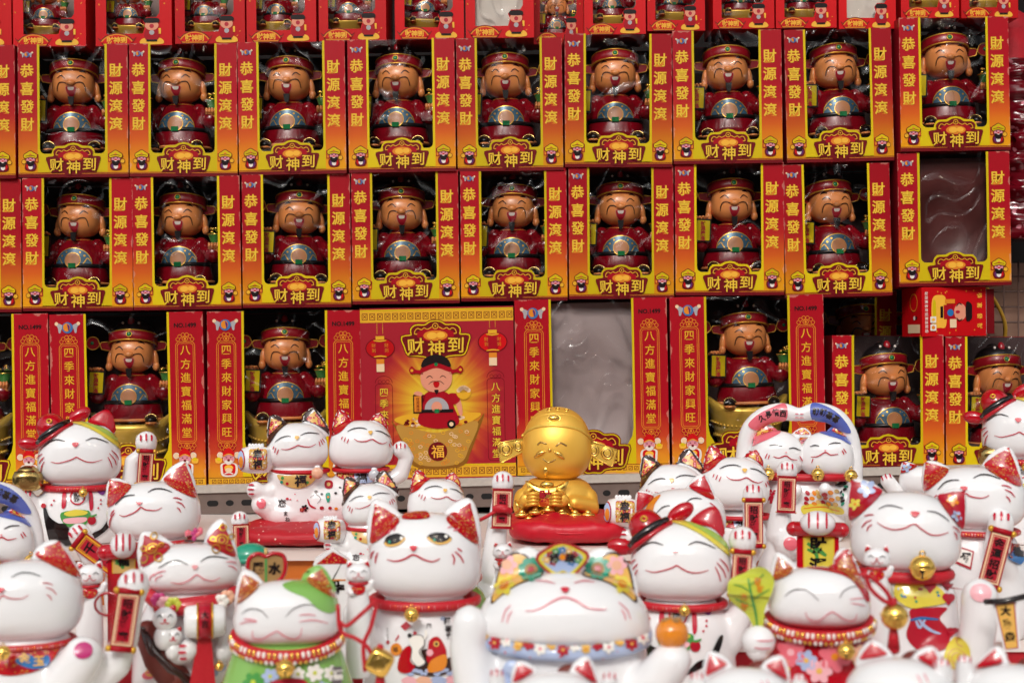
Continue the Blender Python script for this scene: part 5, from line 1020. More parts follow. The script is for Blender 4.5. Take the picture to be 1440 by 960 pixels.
# hugging couple, arms joined in a heart
def hug(label, px, py, hw, d, base):
    c = Cat(label, px, py, hw, d, base, 'hugging cat couples, arms joined in a heart'); f = lambda pts: [((x - 1127) / 40, (y - 638) / 40) for x, y in pts]
    for k, (hx, m, tint) in enumerate(((1093, 'brocade_pink', 'pink_glaze'), (1163, 'brocade_pink', 'blue_glaze'))):
        cc = f([(hx, 640)])[0]; g = lambda pts: [((x - hx) / 37, (y - 640) / 37) for x, y in pts]
        ears = [g([(1058, 618), (1073, 595), (1093, 607)]), g([(1113, 611), (1129, 600), (1141, 612)])] if k == 0 else [g([(1166, 607), (1176, 594), (1194, 618)])]
        hd = c.head(.92, .82, ears, c=cc, w=.94, voxel=.05); c.inner_ears(hd, m, .7)
        if k == 0:
            c.paint(hd, 'pink_patch', lambda sh: sh.blob(g([(1056, 622), (1064, 606), (1088, 602), (1098, 608), (1082, 618), (1068, 624), (1060, 628)]), tint, 1))
            c.face(hd, [g([(1083, 627), (1091, 626), (1100, 628)]), g([(1109, 631), (1116, 630), (1125, 633.5)])], (g([(1105, 636.6)])[0] + (.04, .03)), g([(1088, 642), (1095.4, 644), (1105, 641), (1112, 645.4), (1120, 646.5)]), [g(q) for q in ([(1080, 638), (1077, 645)], [(1083, 640), (1081, 646)], [(1123, 641), (1127, 648)])], .035, nm='nose_pink')
        else:
            c.paint(hd, 'blue_patch', lambda sh: sh.blob(g([(1152, 607), (1165, 598), (1176, 594), (1190, 608), (1195, 624), (1180, 617), (1163, 612)]), tint, 1))
            c.face(hd, [g([(1140, 628), (1146, 626), (1152, 627)]), g([(1163, 625.6), (1171, 622.5), (1180.6, 622.5)])], (g([(1160, 633)])[0] + (.04, .03)), g([(1141, 642), (1150, 641), (1160, 635.4), (1167, 638.7), (1177, 637.5)]), [g(q) for q in ([(1144, 644), (1142, 650)], [(1182, 632), (1185, 638)], [(1184, 630), (1188, 636)])], .035, nm='nose_pink')
    F = lambda x, y, z, r: (f([(x, y)])[0] + (z, r / 40))
    sm = lambda ch: [(a.x, a.y, z_, r_) for a, z_, r_ in zip(crom([q[:2] for q in ch], 4), [x for i in range(len(ch) - 1) for x in [ch[i][2] + (ch[i + 1][2] - ch[i][2]) * t / 4 for t in range(4)]] + [ch[-1][2]], [x for i in range(len(ch) - 1) for x in [ch[i][3] + (ch[i + 1][3] - ch[i][3]) * t / 4 for t in range(4)]] + [ch[-1][3]])]
    c.body(.95, 1.55, chains=[sm(q) for q in [[F(1055, 700, .1, 20), F(1047, 670, .2, 14), F(1046, 635, .2, 12), F(1054, 603, .15, 12.5), F(1075, 584, .1, 13.5), F(1100, 578, .05, 13.5), F(1118, 581, 0, 10.5)], [F(1192, 700, .1, 20), F(1200, 670, .2, 13), F(1200, 630, .2, 11), F(1190, 601, .15, 12), F(1172, 583, .1, 13.5), F(1148, 577, .05, 13.5), F(1129, 581, 0, 10.5)], [F(1090, 720, -.3, 12), F(1120, 690, -1.1, 9)], [F(1185, 715, -.3, 12), F(1160, 687, -1.1, 9)]]], neck=1.3, depth=.55)
    c.bpaint('pink_arm', lambda sh: sh.blob(f([(1052, 598), (1064, 584), (1082, 574), (1104, 567), (1106, 588), (1086, 592), (1066, 604)]), 'pink_glaze', 2))
    c.bpaint('blue_arm', lambda sh: sh.blob(f([(1142, 566), (1166, 572), (1184, 586), (1196, 606), (1182, 604), (1164, 592), (1142, 588)]), 'blue_glaze', 2))
    def lt(sh):
        for t, p, r in zip('久長情西', ((1071, 587), (1081, 582), (1091, 579), (1101, 580)), (-.5, -.3, -.1, .1)): q = f([p])[0]; sh.text(t, q[0], q[1], .24, 'line_black', 4, .03, r)
        for t, p, r in zip('朝朝暮暮', ((1147, 577), (1157, 578), (1166, 582), (1175, 587)), (.05, .2, .4, .6)): q = f([p])[0]; sh.text(t, q[0], q[1], .24, 'line_black', 4, .03, r)
    c.bpaint('arm_lettering', lt)
    for x, y in ((1117, 583), (1131, 583)): q = f([(x, y)])[0]; c.toes(q[0], q[1] + .05, .25, math.pi / 2 if x < 1124 else -math.pi / 2, 3, 'line_pink', .03)
    c.collar(.78, 1.62, .14, ry=.5, beads=4, br=.1)
    for x, y in ((1080, 668), (1150, 667), (1196, 668)): q = f([(x, y)])[0]; c.bell(q[0], q[1], .23, -.95)
    def mt(sh):
        for k in range(18):
            a = f([(1135 + (k % 6) * 8 + random.uniform(-2, 2), 693 + (k // 6) * 7 + random.uniform(-2, 2))])[0]; sh.poly(circ(a[0], a[1], .1, .07, 8, random.random()), ('mouth_red', 'orange_glaze', 'tan_glaze')[k % 3], 3)
        sh.blob(f([(1128, 712), (1150, 708), (1180, 712), (1184, 722), (1150, 720), (1130, 724)]), 'yellow_glaze', 3); sh.line(f([(1130, 716), (1155, 713), (1180, 717)]), .05, 'orange_glaze', 4)
        for k in range(9): a = f([(1186 + random.uniform(-4, 4), 676 + k * 4)])[0]; sh.poly(circ(a[0], a[1], .08, .05, 7, random.random() * 3), ('line_black', 'line_black', 'teal')[k % 3], 3)
        sh.text('福', *f([(1090, 700)])[0], .5, 'line_red', 3, .05)
    c.bpaint('belly_painting', mt)
    return c
hug('pink and blue cats hugging, arms joined above their heads', 1127, 638, 40, 1.73, ZA)
hug('hugging cats with arms joined above, cut off by the left edge', -38, 760, 48, 1.53, ZB)
hat_cat('red hatted cat cut off by the right edge', 1438, 606, 58, 1.72, ZA, None, (-.72, .68))

# gold money god
def gold_god():
    c = Cat('shiny gold money god holding an ingot on the red cushion', 783, 633, 49, 1.77, ZA + .028, None, 'gold figurine', 'golden_money_god'); R = c.R; f = lambda pts: [((x - 872) / 238, (y - 350) / 238) for x, y in pts]
    b = MB(); b.ell((0, 0, 0), (R, R * .9, R * 1.25), 'gold_satin', .9, 56, 40, low=R * .9); h = b.build('head', c.root); h.location = c.L(0, 0); h.rotation_euler = (-math.atan(c.tp), 0, 0); bv = bvh_of(h.data)
    def on(u, v, out=0):
        hp, n, i, d_ = bv.ray_cast(Vector((u * R, -3 * R, -v * R)), Vector((0, 1, 0)))
        return (hp + n * out * R) if hp else Vector((u * R, -.2 * R, -v * R))
    b = MB(); b.tube([on(*q) for q in crom(f([(640, 250), (690, 212), (760, 190), (870, 185), (985, 200), (1050, 228), (1106, 275)]), 5)], .045 * R, 'bowl_gold', 8); b.build('hat_rim', h)
    b = MB(); b.tube([on(*q, -.02) for q in crom(f([(690, 150), (780, 110), (870, 100), (970, 112), (1060, 160)]), 5)], .03 * R, 'gold_satin', 8); b.build('hat_fold', h)
    b = MB(); p = on(*f([(853, 135)])[0]); b.ell(p, (.18 * R, .09 * R, .1 * R), 'gold'); b.torus(p, .18 * R, .02 * R, 'gold', .11 * R, 24, 6, Matrix.Rotation(R_(70), 3, 'X')); b.build('hat_jewel', h)
    b = MB()
    for q in ((820, 75), (878, 70), (937, 77)): b.torus(on(*f([q])[0]), .055 * R, .016 * R, 'gold', n=16, k=6, rot=Matrix.Rotation(R_(35), 3, 'X'))
    b.build('hat_stud', h)['kind'] = 'stuff'
    for e in (f([(745, 312), (765, 297), (800, 305)]), f([(870, 320), (895, 300), (935, 318)])): b = MB(); b.tube([on(*q) for q in crom(e, 5)], .026 * R, 'antique_gold', 8); b.build('eye', h)
    b = MB(); b.ell(on(*f([(825, 348)])[0]), .06 * R, 'gold'); b.build('nose', h)
    for e in (f([(795, 358), (760, 370), (725, 395)]), f([(855, 360), (890, 378), (920, 405)])): b = MB(); b.tube([on(*q) for q in crom(e, 5)], [.03 * R + .05 * R * math.sin(math.pi * k / 10) for k in range(11)], 'gold', 10); b.build('moustache', h)
    b = MB(); b.tube([on(*q) for q in crom(f([(780, 408), (820, 430), (862, 410)]), 5)], .02 * R, 'antique_gold', 8); b.build('mouth', h)
    b = MB(); p = on(*f([(798, 490)])[0]); b.tube([p + Vector((0, 0, .15 * R)), p, p - Vector((0, 0, .14 * R))], [.08 * R, .07 * R, .03 * R], 'gold'); b.build('beard', h)
    for q, k in (([(640, 268), (480, 300), (470, 318), (488, 430), (500, 432), (640, 362)], ((525, 342, 40), (608, 320, 32))), ([(1100, 282), (1280, 345), (1284, 360), (1250, 458), (1238, 456), (1092, 378)], ((1215, 366, 40), (1122, 350, 36)))):
        b = MB(); b.prism([(u * R, -v * R) for u, v in f(q)], -.06 * R, .06 * R, 'bowl_gold')
        pl = f(q); b.tube([(u * R, -.07 * R, -v * R) for u, v in pl], .02 * R, 'gold', 6, closed=True)
        for x, y, r in k:
            u, v = f([(x, y)])[0]; b.ell((u * R, -.07 * R, -v * R), (r / 238 * R, .05 * R, r / 238 * R), 'bowl_gold'); b.torus((u * R, -.11 * R, -v * R), r / 238 * R * .62, .02 * R, 'antique_gold', n=20, k=6, rot=Matrix.Rotation(R_(90), 3, 'X')); b.torus((u * R, -.07 * R, -v * R), r / 238 * R, .025 * R, 'gold', n=24, k=6, rot=Matrix.Rotation(R_(90), 3, 'X'))
        b.build('hat_wing', h)
    c.body(.8, 1.1, 'gold_satin', neck=.75, prof=[(0, .7), (.15, .92), (.4, 1.06), (.75, 1.12), (1, 1.05)], chains=[[(-.95, 1.35, -.2, .28), (-1.0, 1.65, -.5, .27), (-.85, 1.5, -.8, .2)], [(.9, 1.35, -.2, .28), (1.0, 1.65, -.5, .27), (.5, 1.5, -.85, .2)]])
    b = MB(); n = 30; rs = []
    for t, rr in ((0, .25), (.05, .34), (.5, .47), (1, .62), (1, .5), (.85, .4)): rs.append([c.L(-.28, 1.62, -.95) + Vector((rr * R * math.cos(2 * math.pi * k / n), rr * .35 * R * math.sin(2 * math.pi * k / n), t * .55 * R + .18 * R * abs(math.cos(2 * math.pi * k / n)) ** 3 * t * t)) for k in range(n)])
    b.rings(rs, 'gold'); b.ell(c.L(-.28, 1.0, -.95), (.2 * R, .14 * R, .14 * R), 'gold'); ig = b.build('ingot', c.root)
    sh = Sheet(); k = 1000 * R; sh.text('財', 0, 0, .34 * k, 'mouth_red', 1, .05); o = sh.build('ingot_lettering', ig); o.location = c.L(-.34, 1.3, -1.24); o.rotation_euler = (R_(12), 0, 0)
    for sx, x0 in ((-1, -.86), (1, .14)):
        b = MB()
        b.ell(c.L(x0, 1.42, -1.05), (.2 * R, .14 * R, .2 * R), 'gold_satin')
        for q in range(4): b.tube([c.L(x0 - sx * .02, 1.26 + q * .1, -1.15), c.L(x0 - sx * .2, 1.24 + q * .1, -1.26), c.L(x0 - sx * .32, 1.27 + q * .09, -1.2)], [.06 * R, .058 * R, .045 * R], 'gold_satin', 8)
        b.tube([c.L(x0 + sx * .05, 1.22, -1.1), c.L(x0 - sx * .12, 1.1, -1.15)], [.06 * R, .05 * R], 'gold_satin', 8); b.torus(c.L(x0 + sx * .24, 1.6, -.9), .16 * R, .04 * R, 'gold', n=20, k=6, rot=Matrix.Rotation(R_(60), 3, 'Y')); b.build('hand', c.root)
    b = MB(); random.seed(9)
    for k in range(11):
        u = -1.0 + k * .19; p = c.L(u, 1.86 + .12 * (k % 2) - .15 * math.exp(-((u + .3) / .4) ** 2), -1.0 + .1 * (k % 2)); b.ell(p, (.2 * R, .14 * R, .09 * R), 'gold', nu=16, nv=8); b.ell(p + Vector((0, 0, .06 * R)), (.1 * R, .09 * R, .1 * R), 'gold', nu=12, nv=8)
    b.build('ingot_pile', c.root)
gold_god()

# ---- second step
c, hd = smile_cat('plain white smiling cat with gold brocade ears, left, head over a tilted scroll', 217, 715, 66, 1.6, ZB, chains=[[(-.7, 1.2, -.2, .3), (-1.35, .95, -.4, .26), (-1.58, .5, -.45, .24)]], toes=[(-1.6, .52, .26, -.6)])
sc = c.scroll(-1.2, .95, .42, 1.0, '千客', -.75, -52, paper='mouth_red', ink='print_black', border='print_gold')
c2 = couple('front cat couple with drum, left behind the wide eyed cat', 520, 712, 39, 1.6, ZB, drum=(-1.42, .85), right=(2.42, -.1), arm=False)
# green cat hidden behind the wide eyed cat, and the arm with a scroll beside the cushion
c = Cat('green cat almost hidden behind the wide eyed cat, red collar', 618, 772, 52, 1.49, ZB, 'green cats'); hd = c.head(.7, .65, [((-.9, -.2), (-.8, -.9), (-.4, -.6)), ((.4, -.6), (.8, -.9), (.9, -.2))], 'white_glaze'); c.inner_ears(hd, 'ear_gold', .7)
c.face(hd, B_EYES, None, B_MOUTH, B_WH); c.body(.45, 1.3, 'green_glaze'); c.collar(.75, 1.05, .12, ry=.85, beads=30)
# arm cats: raised paw with scroll
def arm_cat(label, px, py, r, d, base, text, low, lean=0, sc=1.0, foot=None, tassel=False, headpos=None):
    """cat seen only by its raised paw: the body sits low behind its neighbours"""
    c = Cat(label, px, py, r, d, base, 'white cats raising a scroll')
    ch = [[(0, 0, -.1, 1.02), (lean * .2, .9, .05, .8), (lean * .3, 1.6, .1, .8), (lean, low * .6, .1, .95), (lean * 1.3, low, .1, 1.3)]]
    if foot: ch.append([(lean, low, 0, 1.2), (foot[0], foot[1], -.6, 1.5)])
    c.body(low, 2.2, chains=ch, neck=1.2, c=lean * 1.3, voxel=.12, depth=.7)
    c.toes(0, 0, 1.0, 0, 3, w=.16)
    if foot: c.bpaint('foot_pad', lambda sh: sh.poly(circ(foot[0] + .1, foot[1], .62, .6), 'pink_glaze', 3))
    c.scroll(lean * .25 + .1, 2.3 * sc, 1.75, 3.4 * sc, text, -1.15, -lean * 3)
    if tassel:
        b = MB(); R = c.R; p = c.L(-.2, 2.3, -1.6); b.ell(p, (.7 * R, .25 * R, .4 * R), 'cord_red'); b.tube([p, c.L(-1.6, 3.1, -1.4), c.L(-2.2, 3.4, -1)], .16 * R, 'cord_red'); b.tube([p, c.L(.6, 2.5, -1.5)], .3 * R, 'cord_red'); b.build('tassel', c.root)
    return c
arm_cat('white arm with a red scroll and tassel, left of the gold figure', 707, 678, 16, 1.56, ZB, '招財進寶', 8, -.6, 1.0, tassel=True)
mini_cat('tiny white cat ornament below the tasselled scroll', 707, 775, 14, 1.42, 1.1875)
arm_cat('white arm with red scroll before the hugging cats, pink foot pad below', 1107, 661, 15, 1.6, ZB, '招財進寶', 6.2, -.6, 1.0, foot=(.2, 7.0))
c = Cat('white cat with plain red ears behind the red hatted cat', 962, 722, 58, 1.57, ZB, 'white cats with plain red ears'); f = T_(0, 0, 475, 760, 275)
hd = c.head(.62, .75, [f([(160, 770), (160, 610), (300, 655)]), f([(490, 590), (612, 490), (685, 690)])]); c.inner_ears(hd, 'red_glaze', .82)
c.paint(hd, 'orange_stripe', lambda sh: sh.blob(f([(215, 760), (255, 680), (310, 640), (320, 648), (285, 700), (262, 770)]), 'orange_glaze', 1))
c.face(hd, [f([(290, 765), (330, 725), (360, 712), (385, 710)]), f([(485, 690), (515, 668), (550, 660), (590, 665)])], (-.15, .05, .07, .05), f([(330, 840), (400, 850), (450, 820), (500, 845), (580, 825)]), [f(q) for q in ([(640, 690), (660, 700)], [(660, 700), (690, 730)], [(665, 730), (690, 765)])], .022)
c.body(.5, 1.1, chains=[[(1.2, 1.6, .1, .32), (1.62, .8, .1, .28), (1.66, .2, .05, .25), (1.66, -.5, 0, .26)]]); c.toes(1.66, -.52, .28); c.scroll(1.68, .2, .44, 1.1, '招財進寶', -.35); c.collar(.78, .85, .06)
c, hd = smile_cat('plain white smiling cat with gold brocade ears, far right', 1370, 697, 73, 1.5, ZB, shift=.12, chains=[[(.6, 1.6, -.3, .3), (.42, 1.2, -.7, .27), (.45, .9, -.8, .26), (.52, .5, -.85, .25)]], toes=[(.52, .5, .27)],
    fn=lambda sh: (sh.poly([(-.5, .98), (0, 1.12), (-.06, 1.5), (-.55, 1.3)], 'mouth_red', 3), sh.poly([(-.45, 1.02), (-.03, 1.15), (-.08, 1.44), (-.5, 1.27)], 'ink_white', 4), sh.text('母', -.15, 1.27, .22, 'line_black', 7, .05), sh.blob([(.6, .85), (.95, .82), (.9, 1.2), (.7, 1.25)], 'brocade', 3), sh.blob([(.62, 1.2), (.8, 1.05), (.95, 1.15), (.85, 1.35)], 'ink_blue', 5), sh.text('福', .8, 1.1, .2, 'line_black', 7, .05)))
c.scroll(.4, 1.25, .4, 1.1, '金運招財', -1.12, 14)
# cat lying behind with flowered red ear and a paw
c = Cat('floral eared white cat behind the brocade eared cat at right', 1300, 672, 36, 1.66, ZB, 'floral eared white cats'); hd = c.head(.5, .7, [((-.9, -.1), (-.85, -.65), (-.2, -.45))]); c.inner_ears(hd, 'red_glaze', .85, extra=lambda sh, i, f_, A, T, B: sh.flower(-.68, -.38, .2, 'pale_blue', 'tan_glaze', 4))
c.body(.5, 1.0, chains=[[(-.8, 1.0, -.2, .3), (-1.45, .15, -.4, .3)]]); c.toes(-1.45, .12, .33, -.4)
# paw on red plaque
def plaque_thing(label, px, py, d, base, w, h, text, ground):
    p = P(px, py, d); k = d / 2000; W2, H2 = w * k / 2, h * k / 2
    r = thing('red_plaque', label, 'plaque', (p.x, p.y, base), 'red plaques with a white paw on top', (0, 0, -math.atan2(p.x, d))); z = p.z - base
    b = MB(); b.box((-W2, 0, 0), (W2, .02, z + H2), 'red_glaze'); b.tube([(-W2 * 1.15, 0, z + H2), (W2 * 1.15, 0, z + H2)], .008, 'red_glaze'); b.build('plaque_board', r)
    s = Sheet(); s.poly(rect(-W2 * 700, z * 1000 - H2 * 1000, W2 * 800, z * 1000 + H2 * 620), 'print_gold', 1); s.poly(rect(-W2 * 640, z * 1000 - H2 * 1000, W2 * 740, z * 1000 + H2 * 560), ground, 2); s.line([(-W2 * 500, z * 1000 + H2 * 300), (0, z * 1000), (W2 * 400, z * 1000 - H2 * 300)], 5, 'leaf_green', 3); s.line([(-W2 * 500, z * 1000), (-W2 * 100, z * 1000 - H2 * 200), (0, z * 1000 - H2 * 600)], 4, 'leaf_green', 3)
    s.column(text, 0, z * 1000 + H2 * 220, W2 * 1000, W2 * 800, 'print_black', 5, .04); s.build('plaque_lettering', r, y=-.0005)
    b = MB(); b.ell((0, -.004, z + H2 + .007), (W2 * .85, .02, .013), 'white_glaze'); pw = b.build('paw', r); bv = bvh_of(pw.data)
    s = Sheet(unit=1)
    for q in (-.4, 0, .4): s.line([(q * W2, z + H2 + .019), (q * W2, z + H2 + .012), (q * W2, z + H2 + .004)], .0022, 'line_red', 1)
    s.project('toe_marks', pw, bv, lambda u, v: (Vector((u, -.3, v)), Vector((0, 1, 0))), .004, .0005)
plaque_thing('red plaque lettered in black on yellow, below the hugging cats', 1150, 772, 1.5, ZB, 58, 56, '財源', 'yellow_glaze')
plaque_thing('small red plaque under a white paw, beside the tilted scroll at left', 173, 790, 1.42, 1.195, 42, 30, '福', 'tan_glaze')
# ---- middle step
hat_cat('white cat in red official hat, right of the flower eared cat', 957, 793, 71, 1.38, ZC, (1.22, -.5), None)
c = Cat('white cat with wide open golden eyes and red bead collar', 597, 783, 79, 1.36, ZC); f = lambda pts: [((x - 597) / 79, (y - 783) / 79) for x, y in pts]
hd = c.head(.80, .79, [f([(519, 775), (524, 700), (572, 735)]), f([(617, 733), (664, 700), (676, 778)])], voxel=.036); c.inner_ears(hd, 'brocade', .76)
fl = lambda pts: f([(x / 4 + 270, y / 4 + 720) for x, y in pts]); fr = lambda pts: f([(x / 4 + 540, y / 4 + 720) for x, y in pts])
for e, cx, hl in ((fl([(1090, 178), (1105, 148), (1135, 133), (1170, 130), (1203, 148), (1192, 168), (1160, 188), (1115, 194)]), (568.5, 760), (566, 762)), (fr([(240, 148), (262, 132), (300, 126), (345, 132), (375, 155), (352, 178), (305, 186), (265, 170)]), (617, 759), (613, 760))):
    def ey(sh):
        sh.blob(e, 'nose_yellow', 3); m = sum((Vector(p) for p in e), Vector((0, 0))) / len(e); sh.blob([tuple(m + Vector((0, -.02)) + (Vector(p) - m) * .84) for p in e], 'black_glaze', 4); sh.line(e[:5], .02, 'line_black', 5)
        sh.poly(circ(m.x - .08, m.y + .03, .022, .026), 'teal', 6); sh.poly(circ(m.x + .12, m.y - .03, .028), 'ink_white', 6)  # teal reflection and white glint painted onto the pupil
    c.paint(hd, 'open_eye', ey, cell=.06)
c.face(hd, [], f([(582, 771)])[0] + (.065, .05), fr([(25, 262), (70, 272), (120, 260), (168, 238), (220, 262), (270, 275), (312, 260)]),
       [fl([(1035, 215), (1020, 235), (1015, 260)]), fl([(1055, 225), (1045, 250), (1042, 282)]), fr([(375, 235), (388, 260), (384, 292)]), fr([(392, 222), (422, 250), (440, 285)]), fr([(405, 205), (430, 222)])], .024)
c.paint(hd, 'brow_marks', lambda sh: [sh.line(q, .02, 'line_pink', 3) for q in (f([(548, 752), (551, 745)]), f([(555, 748), (558, 742)]), f([(628, 744), (634, 742)]), f([(636, 748), (644, 745)]))])
c.paint(hd, 'forehead_flower', lambda sh: sh.blob(f([(566, 730), (574, 719), (586, 716), (598, 719), (604, 729), (586, 732)]), 'brocade', 3))
c.body(.62, 1.1, neck=.72, chains=[[(-.75, 1.7, -.3, .3), (-1.12, 1.4, -.5, .3), (-1.18, 1.0, -.6, .28)]]); c.toes(-1.18, .98, .3)
c.collar(.755, .93, .09, ry=.82, beads=58, br=.3); c.bell(-.23, 1.02, .13, -.95)
def mt(sh):
    g = lambda x, y: f([(x, y)])[0]
    sh.blob(f([(572, 940), (580, 922), (600, 912), (614, 930), (640, 922), (632, 945), (600, 950)]), 'brown_glaze', 3); sh.blob(f([(560, 940), (566, 915), (578, 908), (586, 930), (576, 945)]), 'red_glaze', 4)
    sh.blob(f([(601, 915), (604, 900), (614, 895), (622, 903), (627, 918), (622, 934), (608, 936), (600, 928)]), 'red_glaze', 5); sh.poly(circ(*g(613, 905), .05), 'nose_yellow', 6); sh.poly(circ(*g(613, 905), .025), 'line_black', 7); sh.blob(f([(606, 928), (626, 920), (624, 940), (602, 944)]), 'orange_glaze', 6); sh.poly(circ(*g(604, 917), .06), 'pale_pink', 7)
    sh.blob(f([(576, 897), (584, 892), (594, 894), (597, 905), (592, 916), (598, 930), (588, 936), (578, 928), (580, 912)]), 'ink_white', 7); sh.line(f([(576, 897), (584, 892), (594, 894), (597, 905), (590, 916), (598, 930), (588, 936), (579, 926), (580, 912), (575, 905)]), .018, 'line_grey', 8); sh.line(f([(595, 900), (599, 892), (598, 886)]), .04, 'ink_white', 8); sh.poly(circ(*g(577, 893), .04), 'line_black', 8); sh.poly(circ(*g(584, 890), .035), 'mouth_red', 8)
    sh.poly(circ(*g(558, 912), .1, .11), 'orange_glaze', 3); sh.text('福', *g(557, 912), .09, 'line_black', 5, 0); sh.line(f([(557, 900), (562, 892)]), .025, 'line_red', 4)
    sh.poly([*f([(564, 880)]), *f([(572, 873)]), *f([(579, 880)]), *f([(570, 886)])], 'mouth_red', 3)
    for t, y in zip('招福猫', (873, 884, 895)): sh.text(t, *g(628 + (y - 873) * .15, y), .12, 'line_black', 3, .05)
    sh.text('の', *g(622, 870), .08, 'ink_blue', 3, .02); sh.text('風', *g(603, 880), .1, 'line_grey', 3, .02)
    for k in range(7): sh.text('吉祥如意来福来'[k], *g(546, 883 + k * 3.4), .04, 'line_grey', 3, 0)
    sh.poly(circ(*g(546, 902), .035), 'mouth_red', 3)
    for k in range(12): sh.poly(circ(*g(572 + k * 6, 944 + 3 * math.sin(k * 2)), .06, .035), 'pale_blue', 3)
    for k, m in enumerate(('pale_pink', 'peach', 'pale_blue', 'pale_pink')): sh.blob(f([(565 + k * 20, 956), (575 + k * 20, 950), (588 + k * 20, 956), (578 + k * 20, 966)]), m, 3)
c.bpaint('belly_painting', mt)
c.root['group'] = 'white cats'
mini_cat('tiny white cat with red bib standing on the wide eyed cat\'s paw', 504, 805, 18, 1.28, ZC + .058)
# hat-less cat with ring patterned ears, mallet and treasure sack
c = Cat('white cat with gold ringed ears, flower scarf and a mallet', 268, 799, 72, 1.35, ZC); f = T_(0, 0, 1075, 310, 290)
hd = c.head(.5, .53, [f([(795, 330), (800, 85), (1000, 190)]), f([(1140, 180), (1262, 20), (1350, 290)])], voxel=.036, e=.85)
def rings(sh, i, f_, A, T, B):
    g = (A + B) / 2 * .62 + T * .38
    for k, (a, b_, r) in enumerate(((0, 0, .11), (-.13, .2, .075), (.14, .18, .07), (.02, -.25, .06), (-.16, -.02, .05), (.17, -.06, .05))):
        sh.ring(circ(g.x + a, g.y + b_, r, n=14), .025, 'gold_paint', 5)
        if k == 0: sh.ring(circ(g.x + a, g.y + b_, r * .5, n=10), .022, 'gold_paint', 5)
c.inner_ears(hd, 'mouth_red', .76, extra=rings)
c.face(hd, [f([(900, 300), (960, 270), (1010, 265), (1060, 288)]), f([(1128, 275), (1170, 252), (1220, 250), (1280, 262)])], (.08, -.02, .06, .04), f([(965, 380), (1020, 388), (1070, 370), (1108, 345), (1150, 370), (1200, 380), (1238, 362)]), [f(q) for q in ([(880, 330), (858, 348), (850, 375)], [(940, 318), (900, 325), (870, 345)], [(925, 340), (890, 355), (885, 375)], [(1270, 280), (1305, 280), (1330, 292)], [(1280, 300), (1310, 310), (1330, 330)])], .02, red='line_pink', nm='nose_pink')
b = MB(); R = c.R
for k in range(9): b.ell(c.L(.07 + random.uniform(-.16, .16), -.68 + random.uniform(-.07, .07), -.05), (.08 * R, .06 * R, .05 * R), 'pink_glaze' if k % 3 else 'magenta', nu=10, nv=6, rot=Matrix.Rotation(random.random() * 3, 3, 'Y'))
b.tube([c.L(-.1, -.56, -.05), c.L(.25, -.55, -.05)], .025 * R, 'brown_glaze', 8); b.build('blossom', c.root)
c.body(.35, 1.15, neck=.75, chains=[[(-.6, 1.4, -.4, .3), (-.3, 1.75, -.85, .26), (-.05, 1.62, -1.05, .22)], [(.7, 1.3, -.4, .28), (.62, 1.7, -.8, .22)]]); c.toes(-.05, 1.66, .26, -math.pi / 2)
def scarf():
    b = MB(); pts = crom([(-.82, .5), (-.6, .66), (-.2, .76), (.25, .72), (.62, .66), (.88, .5)], 5); b.tube([c.L(p.x, p.y, -.86 * math.cos(p.x * 1.15)) for p in pts], [(.12 + .06 * math.cos(p.x * 1.6)) * R for p in pts], 'flower_cape', 14)
    for u, v, m in ((-.62, .6, 'magenta'), (-.34, .7, 'leaf_lime'), (.72, .6, 'peach'), (-.5, .68, 'pale_pink'), (.6, .68, 'ink_white')):
        for k in range(6): b.ell(c.L(u + .09 * math.cos(k * 1.05), v + .08 * math.sin(k * 1.05), -1.0 * math.cos(u * 1.1) - .06), (.075 * R, .04 * R, .075 * R), m, nu=10, nv=6)
    o = b.build('flower_scarf', c.root)
scarf()
b = MB(); p = c.L(.28, 1.06, -1.15); b.X = Matrix.Translation(p) @ Matrix.Rotation(R_(90), 4, 'Y'); b.lathe([(.01, -.39 * R), (.25 * R, -.39 * R), (.3 * R, -.34 * R), (.33 * R, 0), (.3 * R, .34 * R), (.25 * R, .39 * R), (.01, .39 * R)], 'white_glaze', n=32); b.lathe([(.312 * R, -.13 * R), (.337 * R, -.12 * R), (.337 * R, .12 * R), (.312 * R, .13 * R)], 'mouth_red', n=32)
for q in (-.14, .14): b.torus((0, 0, q * R), .335 * R, .02 * R, 'gold_paint', n=32, k=6)
b.X = Matrix(); b.prism([((x - 0) * R + p.x, -(v - 1.06) * R + p.z) for x, v in ((-.12, 1.38), (.12, 1.38), (.2, 2.3), (-.3, 2.3))], p.y - .02 * R, p.y + .06 * R, 'cord_red'); mo = b.build('mallet', c.root)
s = Sheet(); k = 1000 * R; s.column('大吉', 0, .08 * k, .17 * k, .15 * k, 'print_black', 1, .03); o = s.build('mallet_lettering', mo); o.location = c.L(.28, 1.02, -1.52); o.rotation_euler = (-math.atan(c.tp), 0, 0)
b = MB(); b.tube([c.L(*q) for q in ((-.9, 1.2, -.7), (-.72, 1.6, -.95), (-.4, 2.0, -1.05), (0, 2.3, -1.05))], .12 * R, 'brown_glaze'); b.tube([c.L(*q) for q in ((-.84, 1.25, -.6), (-.62, 1.75, -.8), (-.3, 2.2, -.9))], [.25 * R, .3 * R, .3 * R], 'red_brown'); b.build('treasure_sack', c.root)
